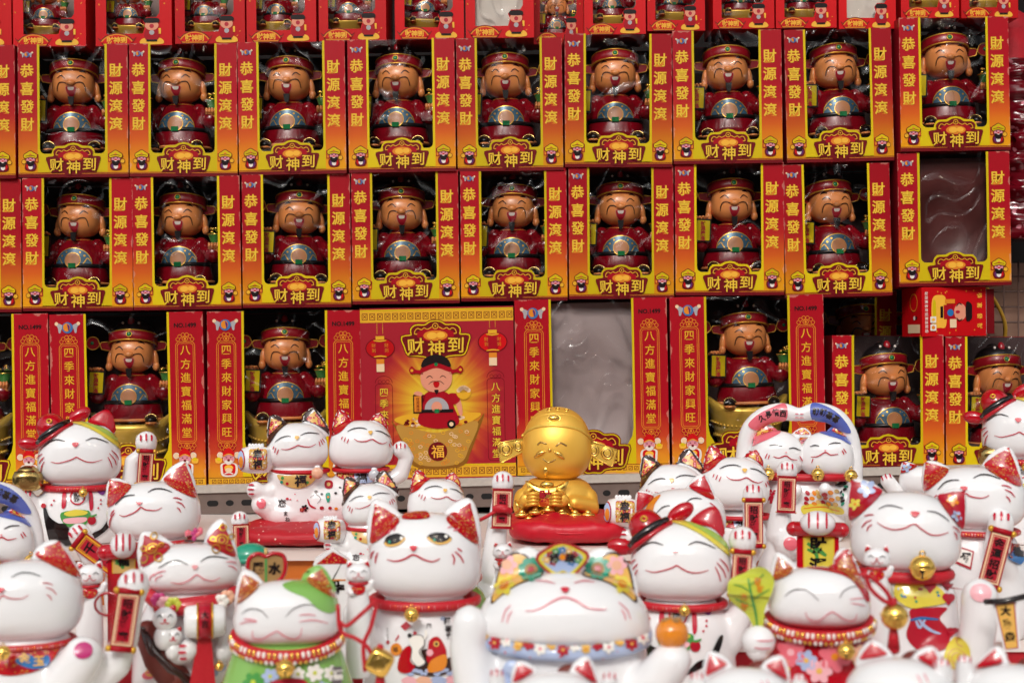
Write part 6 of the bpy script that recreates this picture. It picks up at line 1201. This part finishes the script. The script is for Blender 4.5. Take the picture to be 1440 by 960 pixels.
for (u, v, r) in ((-.5, .98, .23), (-.34, 1.35, .17)):
    b = MB(); b.ell(c.L(u, v, -1.15), (r * R, r * .9 * R, r * R), 'white_glaze'); b.ell(c.L(u, v + r * 1.6, -1.1), (r * .9 * R, r * R, r * 1.1 * R), 'white_glaze')
    for q in (-1, 1): b.ell(c.L(u + q * r * .65, v - r * .8, -1.15), (r * .3 * R, r * .2 * R, r * .4 * R), 'red_glaze', rot=Matrix.Rotation(q * .5, 3, 'Y'))
    kb = b.build('kitten', c.root); bv = bvh_of(kb.data); s = Sheet(unit=1, flip=-1)
    for q in (-1, 1): s.line([(u + q * r * .2, v - .02), (u + q * r * .42, v - .07), (u + q * r * .62, v - .02)], .018, 'line_black', 2)
    s.line([(u - r * .4, v + r * .3), (u - r * .15, v + r * .4), (u, v + r * .25), (u + r * .15, v + r * .4), (u + r * .4, v + r * .3)], .02, 'line_red', 2); s.poly(circ(u, v + r * .1, .025), 'nose_red', 2); s.project('kitten_face', kb, bv, c.bray, .06, .0005)
c.bpaint('belly_painting', lambda sh: [sh.poly(circ(random.uniform(-.9, .9), random.uniform(1.9, 2.4), .12, .08), m, 3) for m in ('pale_blue', 'nose_yellow', 'grey_glaze', 'pale_blue', 'nose_yellow', 'pink_glaze')])
c.bell(.56, 1.98, .09, -1.15)
c.root['group'] = 'white cats'
# floral eared cat at right
c = Cat('floral eared white cat with big gold bell and lucky bag', 1273, 750, 77, 1.36, ZC, 'floral eared white cats'); f = lambda pts: [((x - 635) / 370, (y - 905) / 370) for x, y in pts]
hd = c.head(.80, .76, [f([(262, 850), (262, 535), (500, 625)]), f([(835, 650), (1035, 590), (1015, 880)])], voxel=.036)
def fl2(sh, i, f_, A, T, B):
    for p, m, mc in (([(375, 610), 'pale_blue', 'tan_glaze'], [(300, 720), 'yellow_glaze', 'orange_glaze']) if i == 0 else ([(950, 665), 'orange_glaze', 'yellow_glaze'], [(965, 780), 'pale_blue', 'tan_glaze'])): sh.flower(*f([p])[0], .17 if i == 0 else .13, m, mc, 4, rot=.4)
c.inner_ears(hd, 'mouth_red', .92, extra=lambda *a: None)
def fl3(sh):
    for p, m, mc, r in (((372, 605), 'pale_blue', 'tan_glaze', .17), ((298, 712), 'yellow_glaze', 'orange_glaze', .12), ((950, 668), 'orange_glaze', 'yellow_glaze', .12), ((968, 775), 'pale_blue', 'tan_glaze', .11)): sh.flower(*f([p])[0], r, m, mc, 6, rot=.4)
c.paint(hd, 'ear_flowers', fl3)
c.face(hd, [f([(460, 745), (510, 722), (560, 722), (620, 738)]), f([(775, 750), (830, 755), (880, 780), (920, 812)])], (.17, -.35, .08, .05), f([(450, 835), (500, 865), (560, 880), (630, 868), (692, 838), (740, 870), (800, 905), (860, 905), (915, 885)]), [f(q) for q in ([(430, 785), (400, 786), (365, 797)], [(415, 820), (375, 840), (348, 875)], [(420, 850), (395, 868), (383, 898)], [(940, 845), (968, 860), (985, 885)], [(950, 880), (966, 905), (970, 935)])], .02, 'line_grey')
c.body(.6, 1.05, neck=.75, chains=[[(.6, 2.3, -.4, .5), (1.25, 2.2, -.6, .4), (1.32, 1.6, -.7, .34), (1.34, 1.12, -.75, .33)], [(-.6, 1.6, -.4, .3), (-.5, 1.1, -.75, .27)]]); c.toes(-.5, 1.12, .27)
c.bpaint('foot_pad', lambda sh: sh.poly(circ(1.36, 1.06, .18, .16), 'pale_pink', 3))
c.collar(.74, .80, .11, ry=.85, beads=8, br=.15); c.bell(.31, .63, .23, -.95)
def bag(sh):
    g = lambda pts: [((x / 4 + 1080 - 1273) / 77, (y / 4 + 720 - 750) / 77) for x, y in pts]
    sh.blob(g([(700, 480), (720, 420), (780, 400), (850, 412), (920, 410), (980, 450), (992, 510), (880, 540), (790, 548)]), 'yellow_glaze', 4); sh.blob(g([(800, 560), (890, 545), (1000, 540), (960, 600), (1000, 660), (1022, 730), (980, 790), (860, 800), (780, 720), (800, 620)]), 'mouth_red', 3)
    sh.line(g([(800, 620), (860, 605), (950, 608)]), .05, 'ink_blue', 6); sh.line(g([(840, 610), (890, 660), (965, 700)]), .06, 'pale_blue', 6); sh.line(g([(830, 620), (850, 660), (880, 610)]), .05, 'pale_blue', 6); sh.line(g([(655, 695), (690, 665), (730, 640)]), .06, 'pale_blue', 6)
    for p in ((905, 425), (1005, 487), (1028, 680), (1000, 405)): q = g([p])[0]; sh.poly(circ(q[0] - .04, q[1] - .02, .07), 'mouth_red', 5); sh.poly(circ(q[0] + .04, q[1] - .02, .07), 'mouth_red', 5); sh.poly([(q[0] - .1, q[1]), (q[0] + .1, q[1]), (q[0], q[1] + .13)], 'mouth_red', 5)
    for k in range(12): q = g([(random.uniform(730, 970), random.uniform(440, 520))])[0]; sh.poly(circ(q[0], q[1], .025, n=7), ('mouth_red', 'teal', 'ink_blue')[k % 3], 6)
    sh.blob(g([(990, 860), (1010, 760), (1075, 705), (1130, 760), (1125, 870), (1060, 890)]), 'yellow_glaze', 4); sh.ring(circ(*g([(1065, 830)])[0], .17), .02, 'tan_glaze', 6); sh.ring(circ(*g([(1065, 830)])[0], .1), .02, 'tan_glaze', 6); sh.line(g([(1080, 700), (1070, 740), (1100, 760)]), .03, 'tan_glaze', 6)
c.bpaint('lucky_bag_painting', bag)
mini_cat('tiny white cat on the floral eared cat\'s paw at right', 1233, 784, 19, 1.27, ZC + .085)

# ---- front step
c, hd = smile_cat('big plain smiling cat at the left edge, red scroll raised', 38, 838, 80, 1.25, ZD, shift=-.13, ears=[FB([(735, 745), (738, 520), (915, 585)]), ((.08, -.72), (.56, -1.02), (1.0, -.2))], lw=.016, top=.68, low=.84,
    chains=[[(1.1, 1.75, -.3, .32), (1.6, 1.35, -.5, .3), (1.75, .95, -.5, .26), (1.83, .5, -.5, .24), (1.9, .15, -.5, .23), (1.92, -.1, -.52, .31)], [(.5, 1.9, -.5, .45), (1.0, 1.18, -.8, .37)]], toes=[(1.92, -.12, .31)], collar=.83,
    fn=lambda sh: (sh.blob([(-.9, .95), (-.2, 1.02), (.55, .92), (.45, 1.25), (.05, 1.42), (-.5, 1.4)], 'brocade', 3), sh.blob([(-.2, 1.2), (0, 1.08), (.2, 1.18), (.35, 1.12), (.42, 1.3), (.1, 1.36)], 'ink_blue', 5), sh.text('金', -.05, 1.15, .2, 'nose_yellow', 7, .03), sh.text('玉', .2, 1.22, .2, 'nose_yellow', 7, .03), sh.poly(circ(1.0, 1.08, .16, .15), 'magenta', 3), sh.poly([(-.9, 1.5), (-.25, 1.75), (-.4, 1.95), (-.9, 1.8)], 'mouth_red', 3), sh.poly([(-.88, 1.56), (-.35, 1.77), (-.45, 1.9), (-.88, 1.75)], 'ink_white', 5)))
c.scroll(1.76, .55, .42, 1.05, '招財進寶', -.85, 9); c.bell(-.42, 1.02, .13, -1)
# green patched cat
c = Cat('green bodied cat with a green eye patch and thick beaded collar', 404, 862, 74, 1.22, ZD, 'green cats'); f = T_(0, 0, 535, 560, 300)
hd = c.head(.64, .66, [f([(240, 540), (278, 300), (410, 405)]), f([(610, 390), (735, 285), (832, 520)])], voxel=.036, e=.84); c.inner_ears(hd, 'ear_gold', .74)
def gp(sh):
    sh.blob(f([(510, 400), (560, 380), (610, 375), (650, 320), (725, 295), (790, 380), (832, 500), (800, 556), (750, 562), (690, 530), (640, 480), (570, 450), (525, 425)]), 'green_glaze', 1)
c.paint(hd, 'green_patch', gp)
c.face(hd, [f([(285, 555), (330, 530), (390, 540), (430, 582)]), f([(525, 578), (570, 535), (630, 515), (690, 520)])], None, f([(345, 645), (350, 685), (400, 690), (440, 670), (480, 655), (520, 680), (570, 698), (605, 680), (615, 640)]), [f(q) for q in ([(275, 610), (320, 598), (370, 600)], [(295, 585), (330, 585), (370, 595)], [(600, 572), (645, 568), (690, 575)], [(600, 605), (680, 600), (760, 620)])], .018, 'line_grey', 'line_pink', mw=1.2)
c.body(.5, 1.32, 'green_glaze', neck=.95, prof=[(0, .95), (.2, 1.12), (.5, 1.3), (.85, 1.35), (1, 1.25)])
c.collar(.46, .98, .135, ry=.9, beads=32, tilt=13, br=.32, rows=2); c.bell(-.04, 1.06, .17, -1.2)
def leaves(sh):
    for k in range(10): a, b_ = random.uniform(-.9, .9), random.uniform(1.15, 1.7); sh.flower(a, b_, random.uniform(.1, .2), ('ink_white', 'leaf_green', 'pale_blue')[k % 3], 'leaf_lime', 3, 6, random.random())
    sh.poly(rect(.83, 1.06, 1.0, 1.4), 'line_grey', 6); sh.text('福', .91, 1.22, .2, 'ink_white', 8, .04); sh.blob([(-.3, 1.3), (.3, 1.28), (.4, 1.6), (-.4, 1.6)], 'mouth_red', 4)
c.bpaint('belly_painting', leaves)
# red patched cat with a radish
c = Cat('red bodied cat with one red ear, beaded collar, holding a green radish', 1152, 842, 71, 1.22, ZD, None); f = T_(0, 0, 286, 480, 282)
hd = c.head(.64, .62, [f([(15, 420), (45, 215), (180, 340)]), f([(360, 290), (448, 185), (560, 470)])], voxel=.036, e=.84)
c.paint(hd, 'red_patch', lambda sh: sh.blob(f([(215, 308), (300, 285), (370, 260), (440, 195), (500, 280), (562, 460), (540, 480), (490, 400), (430, 352), (330, 325)]), 'red_glaze', 1)); c.inner_ears(hd, 'ear_gold', .7)
c.face(hd, [f([(100, 470), (150, 435), (220, 435), (285, 487)]), f([(395, 470), (415, 435), (450, 412), (490, 403)])], None, f([(212, 550), (225, 582), (255, 595), (290, 590), (335, 555), (352, 547), (370, 550), (420, 580), (460, 588), (480, 575), (486, 550)]), [f(q) for q in ([(450, 475), (500, 467), (540, 466)], [(455, 495), (500, 500), (535, 508)])], .018, 'line_grey', 'line_pink', mw=1.2)
c.body(.5, 1.2, 'red_glaze', neck=.95, prof=[(0, .95), (.2, 1.1), (.5, 1.2), (.85, 1.22), (1, 1.15)])
c.collar(.47, 1.0, .135, ry=.9, beads=34, tilt=9, br=.32, rows=2); c.bell(.53, 1.03, .17, -1.15)
def fl4(sh):
    for u, v, r, m, mc in ((-.55, 1.1, .3, 'pink_glaze', 'pale_pink'), (-.25, 1.25, .22, 'pale_blue', 'nose_yellow'), (.3, 1.15, .32, 'pink_glaze', 'orange_glaze'), (.75, 1.1, .22, 'peach', 'orange_glaze'), (0, 1.45, .26, 'pale_pink', 'nose_yellow'), (-.75, 1.4, .2, 'nose_yellow', 'orange_glaze')): sh.flower(u, v, r, m, mc, 3, 6, u)
c.bpaint('body_flowers', fl4)
f2 = lambda pts: [((x / 4 + 810 - 1152) / 71, (y / 4 + 720 - 842) / 71) for x, y in pts]; R = c.R
r = thing('radish', 'white radish with big yellow green leaf, beside the red patched cat', 'radish', (0, 0, 0)); r.location = c.root.location; r.rotation_euler = c.root.rotation_euler
b = MB(); lf = [tuple(q) for q in crom(f2([(845, 465), (852, 405), (895, 372), (940, 355), (985, 325), (1040, 315), (1085, 340), (1112, 385), (1108, 435), (1085, 500), (1060, 560), (1050, 655), (1025, 680), (1000, 675), (960, 600), (905, 555), (862, 515)]), 4, True)]
V = [c.L(u, v, -.45 - .12 * math.sin(u * 5) - .1 * (v < 0)) for u, v in lf]; n = len(V); Tt = tessellate_polygon([[Vector((u, v, 0)) for u, v in lf]])
b.add([tuple(v) for v in V] + [tuple(v + Vector((0, .06 * R, 0))) for v in V], [tuple(t) for t in Tt] + [tuple(n + i for i in t[::-1]) for t in Tt] + [(k, (k + 1) % n, n + (k + 1) % n, n + k) for k in range(n)], 'leaf_lime', False); lo = b.build('leaf', r)
sh = Sheet(unit=1, flip=-1); sh.line(f2([(965, 380), (985, 480), (1010, 580), (1020, 660)]), .05, 'leaf_green', 1)
for a in ([(980, 460), (930, 430), (880, 420)], [(975, 420), (1020, 390), (1060, 350)], [(990, 500), (1040, 470), (1090, 440)], [(995, 540), (940, 520), (890, 500)]): sh.line(f2(a), .025, 'leaf_green', 1)
for t, p in (('發', (1020, 400)), ('財', (1035, 440)), ('百', (940, 490)), ('財', (945, 545))): q = f2([p])[0]; sh.text(t, q[0], q[1], .15, 'orange_glaze', 2, .02)
sh.project('leaf_veins', lo, bvh_of(lo.data), c.bray, .2, .0007, lambda u, v: c.L(u, v, -.5))
b = MB(); b.ell(c.L(*f2([(1022, 745)])[0], -.75), (.34 * R, .3 * R, .31 * R), 'white_glaze'); b.tube([c.L(*f2([(1022, 790)])[0], -.75), c.L(*f2([(1040, 900)])[0], -.7)], [.25 * R, .06 * R], 'white_glaze'); bo = b.build('bulb', r)
sh = Sheet(unit=1, flip=-1); [sh.line(f2(q), .025, 'line_pink', 1) for q in ([(1015, 740), (1060, 742), (1105, 735)], [(1000, 780), (1040, 785), (1090, 780)])]; sh.project('bulb_marks', bo, bvh_of(bo.data), c.bray, .1, .0006)
# the big cat with flowered yellow ears
c = Cat('biggest cat, face turned up, yellow flowered ears and floral neck band', 793, 874, 121, 1.2, ZD, 'white cats'); f = lambda pts: [((x / 4 + 540 - 793) / 121, (y / 4 + 720 - 874) / 121) for x, y in pts]
hd = c.head(.58, .40, [f([(600, 560), (735, 205), (925, 390)]), f([(1090, 390), (1300, 205), (1425, 550)])], voxel=.03, depth=.78, e=.92, wide=.04, eart=.12, eary=.12, round_=3.2)
def earp(sh):
    for A, T, B, out in ((*f([(600, 520), (665, 225), (915, 365)]), -1), (*f([(1095, 365), (1350, 220), (1412, 510)]), 1)):
        pass
    sh.blob(f([(612, 520), (622, 400), (655, 290), (720, 232), (790, 238), (850, 300), (900, 362), (760, 420), (670, 480)]), 'brown_glaze', 1); sh.blob(f([(622, 510), (632, 400), (665, 300), (725, 244), (785, 250), (840, 308), (886, 362), (760, 415), (670, 478)]), 'nose_yellow', 2)
    sh.blob(f([(1112, 362), (1170, 290), (1250, 232), (1320, 232), (1380, 300), (1405, 400), (1412, 510), (1350, 470), (1250, 405)]), 'brown_glaze', 1); sh.blob(f([(1128, 360), (1178, 302), (1255, 244), (1315, 244), (1368, 308), (1392, 400), (1400, 498), (1345, 462), (1250, 398)]), 'nose_yellow', 2)
    for p, r, m, mc, n in (((825, 330), .155, 'teal', 'mouth_red', 9), ((1205, 320), .155, 'teal', 'mouth_red', 9), ((690, 300), .12, 'pale_pink', 'peach', 6), ((680, 420), .13, 'yellow_glaze', 'orange_glaze', 6), ((1310, 300), .12, 'pale_pink', 'peach', 6), ((1335, 410), .12, 'yellow_glaze', 'orange_glaze', 6)):
        q = f([p])[0]; sh.flower(q[0], q[1], r, m, mc, 4, n); sh.poly(circ(q[0], q[1], r * .5, n=12), 'wood' if m == 'teal' else mc, 5); sh.poly(circ(q[0], q[1], r * .28, n=10), mc, 6)
c.paint(hd, 'flowered_ears', earp, cell=.06)
c.face(hd, [f([(855, 400), (905, 400), (965, 415)]), f([(1065, 412), (1120, 398), (1180, 405)])], f([(1018, 453)])[0] + (.05, .03), f([(805, 560), (850, 557), (900, 540), (960, 505), (1015, 488), (1075, 505), (1130, 538), (1190, 550), (1240, 548)]), [f(q) for q in ([(725, 530), (695, 565), (680, 620)], [(735, 560), (715, 590), (708, 625)], [(1305, 510), (1350, 550), (1370, 600)], [(1320, 550), (1336, 575), (1342, 605)])], .012, 'line_pink', 'line_pink', mw=1.5)
c.body(.15, 1.0, neck=.98, prof=[(0, .9), (.1, .96), (.4, 1.0), (1, .95)], chains=[[(-.75, 1.1, -.3, .3), (-1.02, .75, -.4, .27), (-1.12, .3, -.4, .22), (-1.1, .02, -.4, .21)], [(.75, 1.1, -.3, .32), (1.05, .7, -.5, .27), (1.25, .44, -.6, .23)]], depth=.78)
b = MB(); R = c.R; pts = [(-1.0 + 2.0 * k / 40) for k in range(41)]
rs = []
for k in range(41):
    a = math.pi + math.pi * k / 40; ca, sa = math.cos(a), math.sin(a); ce = c.L(0, .12, 0); row = []
    for dz, dr in ((-.075, .96), (-.075, 1.0), (0, 1.012), (.075, .99), (.075, .94)): row.append(ce + Vector((dr * R * ca * 1.02, dr * .82 * R * sa, dz * R + .08 * R * sa)))
    rs.append(row)
b.rings(rs, 'flower_band')
for q in (-1, 1): b.tube([c.L(-.62, .55, -.72), c.L(-.78 + .3 * (q > 0), .78, -.8), c.L(-.95 + .45 * (q > 0), 1.0, -.85)], [.07 * R, .11 * R, .06 * R], 'flower_band', 12, flat=.5)
b.ell(c.L(-.6, .54, -.78), (.1 * R, .06 * R, .09 * R), 'flower_band'); nb = b.build('neck_band', c.root)
sh = Sheet(unit=1, flip=-1)
for k in range(15): sh.flower(-.92 + k * .13, .20 + .10 * math.cos((k - 7) / 4.6) + (.022 if k % 2 else -.022), .075 if k % 3 else .055, ('nose_yellow', 'mouth_red', 'ink_white')[k % 3], ('orange_glaze', 'nose_yellow', 'pink_glaze')[k % 3], 2, 6, k)
sh.project('band_flowers', nb, bvh_of(nb.data), c.bray, .05, .0008, lambda u, v: c.L(u, v, -.6))
c.bpaint('belly_painting', lambda sh: [sh.poly(circ(random.uniform(-.3, .8), random.uniform(.75, 1.1), .02, n=7), m, 3) for m in ('mouth_red', 'leaf_green', 'mouth_red', 'nose_yellow', 'line_pink', 'mouth_red')])
fn = f([(850, 262), (920, 195), (1000, 165), (1085, 190), (1158, 248), (1065, 355), (1010, 340), (945, 352)])
b = MB(); b.prism([(p.x, p.z) for p in [c.L(*q, -.1) for q in crom(fn, 3, True)]], -.12 * R, -.06 * R, 'mouth_red'); fo = b.build('fan', c.root)
sh = Sheet(unit=1, flip=-1); g0 = Vector(f([(1003, 275)])[0]); sh.blob([tuple(g0 + (Vector(q) - g0) * .88) for q in fn], 'yellow_glaze', 1); sh.blob([tuple(g0 + (Vector(q) - g0) * .74) for q in fn], 'pale_blue', 2)
for k in range(14): a = -math.pi * (.12 + .76 * (k % 7) / 6); rr = (.17, .1)[k // 7]; sh.flower(g0.x + rr * 1.15 * math.cos(a), g0.y + .04 + rr * math.sin(a), .05, ('leaf_green', 'mouth_red', 'nose_yellow', 'ink_blue')[k % 4], 'ink_white', 3)
sh.text('開', g0.x - .09, g0.y - .04, .11, 'line_black', 6, .05, -.2); sh.poly(circ(g0.x, g0.y - .05, .035), 'orange_glaze', 6); sh.text('運', g0.x + .09, g0.y - .04, .11, 'line_black', 6, .05, .2); sh.project('fan_painting', fo, bvh_of(fo.data), c.bray, .1, .0006)
pr = thing('persimmon', 'orange ceramic persimmon on the biggest cat\'s paw', 'persimmon', (0, 0, 0)); p = c.root.matrix_basis @ c.L(1.25, .12, -.6); rr = 24 * 1.12 / 2000; pr.location = p - Vector((0, 0, rr * .9))
b = MB(); b.ell((0, 0, rr * .9), (rr, rr, rr * .9), 'orange_glaze', .9); b.build('fruit', pr); b = MB()
for k in range(4): b.ell((.4 * rr * math.cos(k * 1.57 + .4), .4 * rr * math.sin(k * 1.57 + .4), 1.72 * rr), (.34 * rr, .2 * rr, .1 * rr), 'wood', rot=Matrix.Rotation(k * 1.57 + .4, 3, 'Z'))
b.tube([(0, 0, 1.7 * rr), (0, 0, 1.95 * rr)], .08 * rr, 'wood', 8); b.build('calyx', pr)
# nearest row, cut off by the lower edge
for lb, px, py, hw, ears, paws, d in (
    ('nearest small cat with red ears, in front of the biggest cat', 781, 988, 66, [((-.95, -.3), (-.82, -.9), (-.35, -.62)), ((.3, -.68), (.72, -1.0), (.95, -.25))], [(-1.25, -.55), (1.15, -.5)], 1.05),
    ('nearest small cat left of the radish bulb, one red ear', 1050, 980, 64, [((-.95, -.3), (-.86, -1.0), (-.3, -.68)), ((.3, -.68), (.8, -.95), (.95, -.25))], [(-1.1, -.35), (1.15, -.4)], 1.05),
    ('nearest small cat below the lucky bag, red ear and brown pouch', 1265, 975, 78, [((-.82, -.5), (-.52, -.98), (-.1, -.66)), ((.2, -.64), (.62, -.92), (.9, -.3))], [(-1.12, .1), (.76, -.55)], 1.05),
    ('nearest small cat at the lower right corner, red ear', 1428, 980, 74, [((-.9, -.4), (-.36, -1.02), (-.15, -.6)), ((.2, -.64), (.62, -.92), (.9, -.3))], [(-.98, -.62), (1.1, -.4)], 1.05)):
    c = Cat(lb, px, py, hw, d, ZD, 'nearest small cats along the lower edge'); hd = c.head(.66, .6, ears, voxel=.045); c.inner_ears(hd, 'red_glaze', .68)
    c.face(hd, [[(-.6, -.02), (-.4, -.12), (-.15, .0)], [(.15, .0), (.4, -.12), (.6, -.02)]], (0, .12, .05, .04), [(-.3, .3), (-.15, .34), (0, .24), (.15, .34), (.3, .3)], [[(.3, -.35), (.38, -.2)], [(.42, -.38), (.5, -.22)]], .018, 'line_grey', 'line_pink')
    c.body(.4, 1.0, chains=[[(q[0] * .7, 1.0, -.1, .25), (q[0], q[1] + .45, -.1, .2), (q[0], q[1], -.1, .18)] for q in paws])
    for q in paws: c.toes(q[0], q[1], .2, w=.03)
    c.collar(.62, .8, .07, beads=20); R = c.R
    b = MB(); b.ell(c.L(.42, -.56, .42), (.42 * R, .2 * R, .28 * R), 'red_brown', .8); b.torus(c.L(.42, -.4, .4), .36 * R, .035 * R, 'red_glaze', .2 * R, 24, 6); b.build('pouch', c.root)
# ---- small things between the cats
mini_cat('tiny white cat with red collar left, behind the raised scroll', 126, 808, 20, 1.4, ZC + .04)
b = MB(); a = P(448, 850, 1.38)
r = thing('amulet_card', 'white amulet card with a red pointed top and black writing', 'amulet', (P(468, 800, 1.42).x, P(468, 800, 1.42).y, ZC), None, (0, 0, .1)); z = P(468, 800, 1.42).z - ZC; k = 1.42 / 2000
b.prism([(-27 * k, -z), (27 * k, -z), (27 * k, z * 0 + 8 * k), (22 * k, 14 * k), (0, 30 * k), (-24 * k, 16 * k), (-27 * k, 8 * k)], 0, .006, 'white_glaze'); ab = b.build('card', r); ab.location = (0, 0, z)
s = Sheet(); q = k * 1000; s.poly([(-23 * q, 8 * q), (0, 25 * q), (20 * q, 14 * q), (22 * q, 8 * q)], 'brocade', 1); s.text('御', 6 * q, -4 * q, 17 * q, 'print_black', 1, .05); s.text('守', 8 * q, -28 * q, 17 * q, 'print_black', 1, .05); s.poly(rect(-4 * q, -16 * q, 18 * q, -14 * q), 'print_orange', 1); o = s.build('card_lettering', ab, y=-.0005)
p = P(374, 797, 1.3); r = thing('feng_shui_plaque', 'gourd shaped wooden plaque with red rim and black writing', 'plaque', (p.x, p.y, ZD), None, (0, 0, .2)); z = p.z - ZD; k = 1.3 / 2000; q = k * 1000
ol = crom([(-25, -2), (-22, 14), (-10, 19), (0, 15), (10, 19), (24, 15), (27, -2), (20, -18), (0, -26), (-18, -18)], 5, True)
b = MB(); b.prism([(x * k, y * k) for x, y in ol], 0, .01, 'wood'); b.tube([(x * k, 0, y * k) for x, y in ol], 3 * k, 'red_glaze', 8, closed=True); b.tube([(0, .004, 15 * k), (0, .004, 24 * k)], 2.2 * k, 'tan_glaze', 8); b.box((-4 * k, .001, -z), (4 * k, .009, -24 * k), 'wood'); pb = b.build('board', r); pb.location = (0, 0, z)
s = Sheet(); s.text('風', -11 * q, -1 * q, 17 * q, 'print_black', 1, .05); s.text('水', 12 * q, -2 * q, 17 * q, 'print_black', 1, .05); s.poly(rect(-1.6 * q, -24 * q, 1.6 * q, 16 * q), 'leaf_green', 1); s.build('board_lettering', pb, y=-.0005)
c = Cat('green capped little cat peeping over the feng shui plaque', 352, 795, 26, 1.45, ZB, None); hd = c.head(.9, .8, []); R = c.R
b = MB(); b.ell((0, 0, .5 * R), (1.05 * R, .9 * R, .75 * R), 'teal'); b.torus((0, 0, .25 * R), 1.0 * R, .16 * R, 'teal', .85 * R)
for k in range(9): b.ell((-.75 * R + k * .19 * R, -.72 * R + abs(k - 4) * .06 * R, .62 * R + .1 * R * (k % 2)), .06 * R, 'pale_pink', nu=8, nv=6)
b.build('green_cap', hd['o']); c.face(hd, [[(-.6, .1), (-.4, -.05), (-.15, .08)], [(.15, .08), (.4, -.05), (.6, .1)]], (0, .25, .07, .05), [(-.3, .45), (-.15, .5), (0, .4), (.15, .5), (.3, .45)], None, .04); c.body(.5, 1.1)
arm_cat('small white arm with a short red scroll behind the ringed ear', 337, 731, 13, 1.55, ZB, '招財進寶', 7, .3, .8)
p = P(140, 880, 1.33); b = MB(); b.ell((0, 0, .017), (.026, .016, .017), 'red_cloth', .8); b.torus((0, 0, .030), .022, .003, 'gold', .013); o = b.build('coin_purse'); o.location = (p.x, p.y, ZC); tag(o, 'red cloth coin purse with gold clasp beside the big left scroll', 'purse')
b = MB(); R = .03; p = P(152, 849, 1.3); b.torus((0, 0, 0), .012, .0012, 'red_glaze', .010, rot=Matrix.Rotation(R_(80), 3, 'X')); o = b.build('red_ring'); o.location = p; tag(o, 'thin red ring hanging by the white paw at left', 'ring')
# bells hanging on red cords
def cord_bell(label, px, py, r_px, d, cords, square=False):
    p = P(px, py, d); k = d / 2000; r = r_px * k; o = thing('cord_bell', label, 'bell', tuple(p), 'big gold bells on red cords')
    b = MB()
    if square: b.ell((0, 0, 0), (r, r * .8, r), 'gold', .5, 28, 18, rot=Matrix.Rotation(R_(28), 3, 'Y')); b.torus((0, -r * .78, 0), r * .5, r * .05, 'antique_gold', n=20, k=6, rot=Matrix.Rotation(R_(90), 3, 'X'))
    else: b.ell((0, 0, 0), r, 'gold', nu=28, nv=18); b.torus((0, 0, r * .1), r * 1.01, r * .07, 'gold', n=32, k=6)
    bb = b.build('bell_shell', o)
    b = MB()
    for cd in cords: b.tube([((x - px) * k, (-.004 + dy), (py - y) * k) for (x, y), dy in zip([tuple(t) for t in crom(cd, 6)], [0] * 99)], 3.0 * k, 'cord_red', 8)
    b.ell((0, .003, r * 1.0), (r * .3, r * .3, r * .35), 'cord_red'); b.tube([(0, .003, -r * .8), (0, .003, -r * 2.4)], [r * .28, r * .5], 'cord_red', 10); b.build('cord', o); return o
cord_bell('cube shaped gold bell on red cord between the green and wide eyed cats', 534, 930, 18, 1.15, [[(476, 850), (480, 885), (500, 895), (515, 905), (522, 915)], [(527, 845), (505, 865), (488, 878), (478, 872)], [(530, 850), (522, 880), (512, 905), (514, 940)]], True)
cord_bell('round gold bell on red cord, right of the red patched cat', 1258, 866, 19, 1.14, [[(1215, 803), (1222, 825), (1240, 842), (1255, 848)], [(1252, 850), (1246, 832), (1226, 812), (1212, 806)]])
# banner at the right edge
p = P(1412, 880, 1.25); r = thing('banner', 'yellow banner with black writing on a dark rod, lower right', 'banner', tuple(p), None, (0, 0, -.3)); k = 1.25 / 2000
b = MB(); b.tube([(-24 * k, -.003, 34 * k), (0, -.003, 36 * k), (34 * k, -.003, 46 * k)], 4.2 * k, 'black_glaze'); b.build('rod', r)
sh_b = Sheet(unit=1); b = MB(); b.prism([(-16 * k, 32 * k), (16 * k, 38 * k), (22 * k, -30 * k), (0, -34 * k)], 0, .002, 'white_glaze'); cl = b.build('cloth', r); s = Sheet(); q = k * 1000
s.poly([(-12 * q, 30 * q), (14 * q, 35 * q), (19 * q, -29 * q), (2 * q, -32 * q)], 'mouth_red', 1); s.poly([(-10.5 * q, 29 * q), (12.5 * q, 33 * q), (17.5 * q, -28 * q), (3 * q, -31 * q)], 'nose_yellow', 2); s.column('大富貴', 2 * q, 22 * q, 18 * q, 13 * q, 'print_black', 3, .06, 3 * q); s.build('banner_lettering', cl, y=-.0005)
b = MB(); bl = [(.0, 0, 0)]
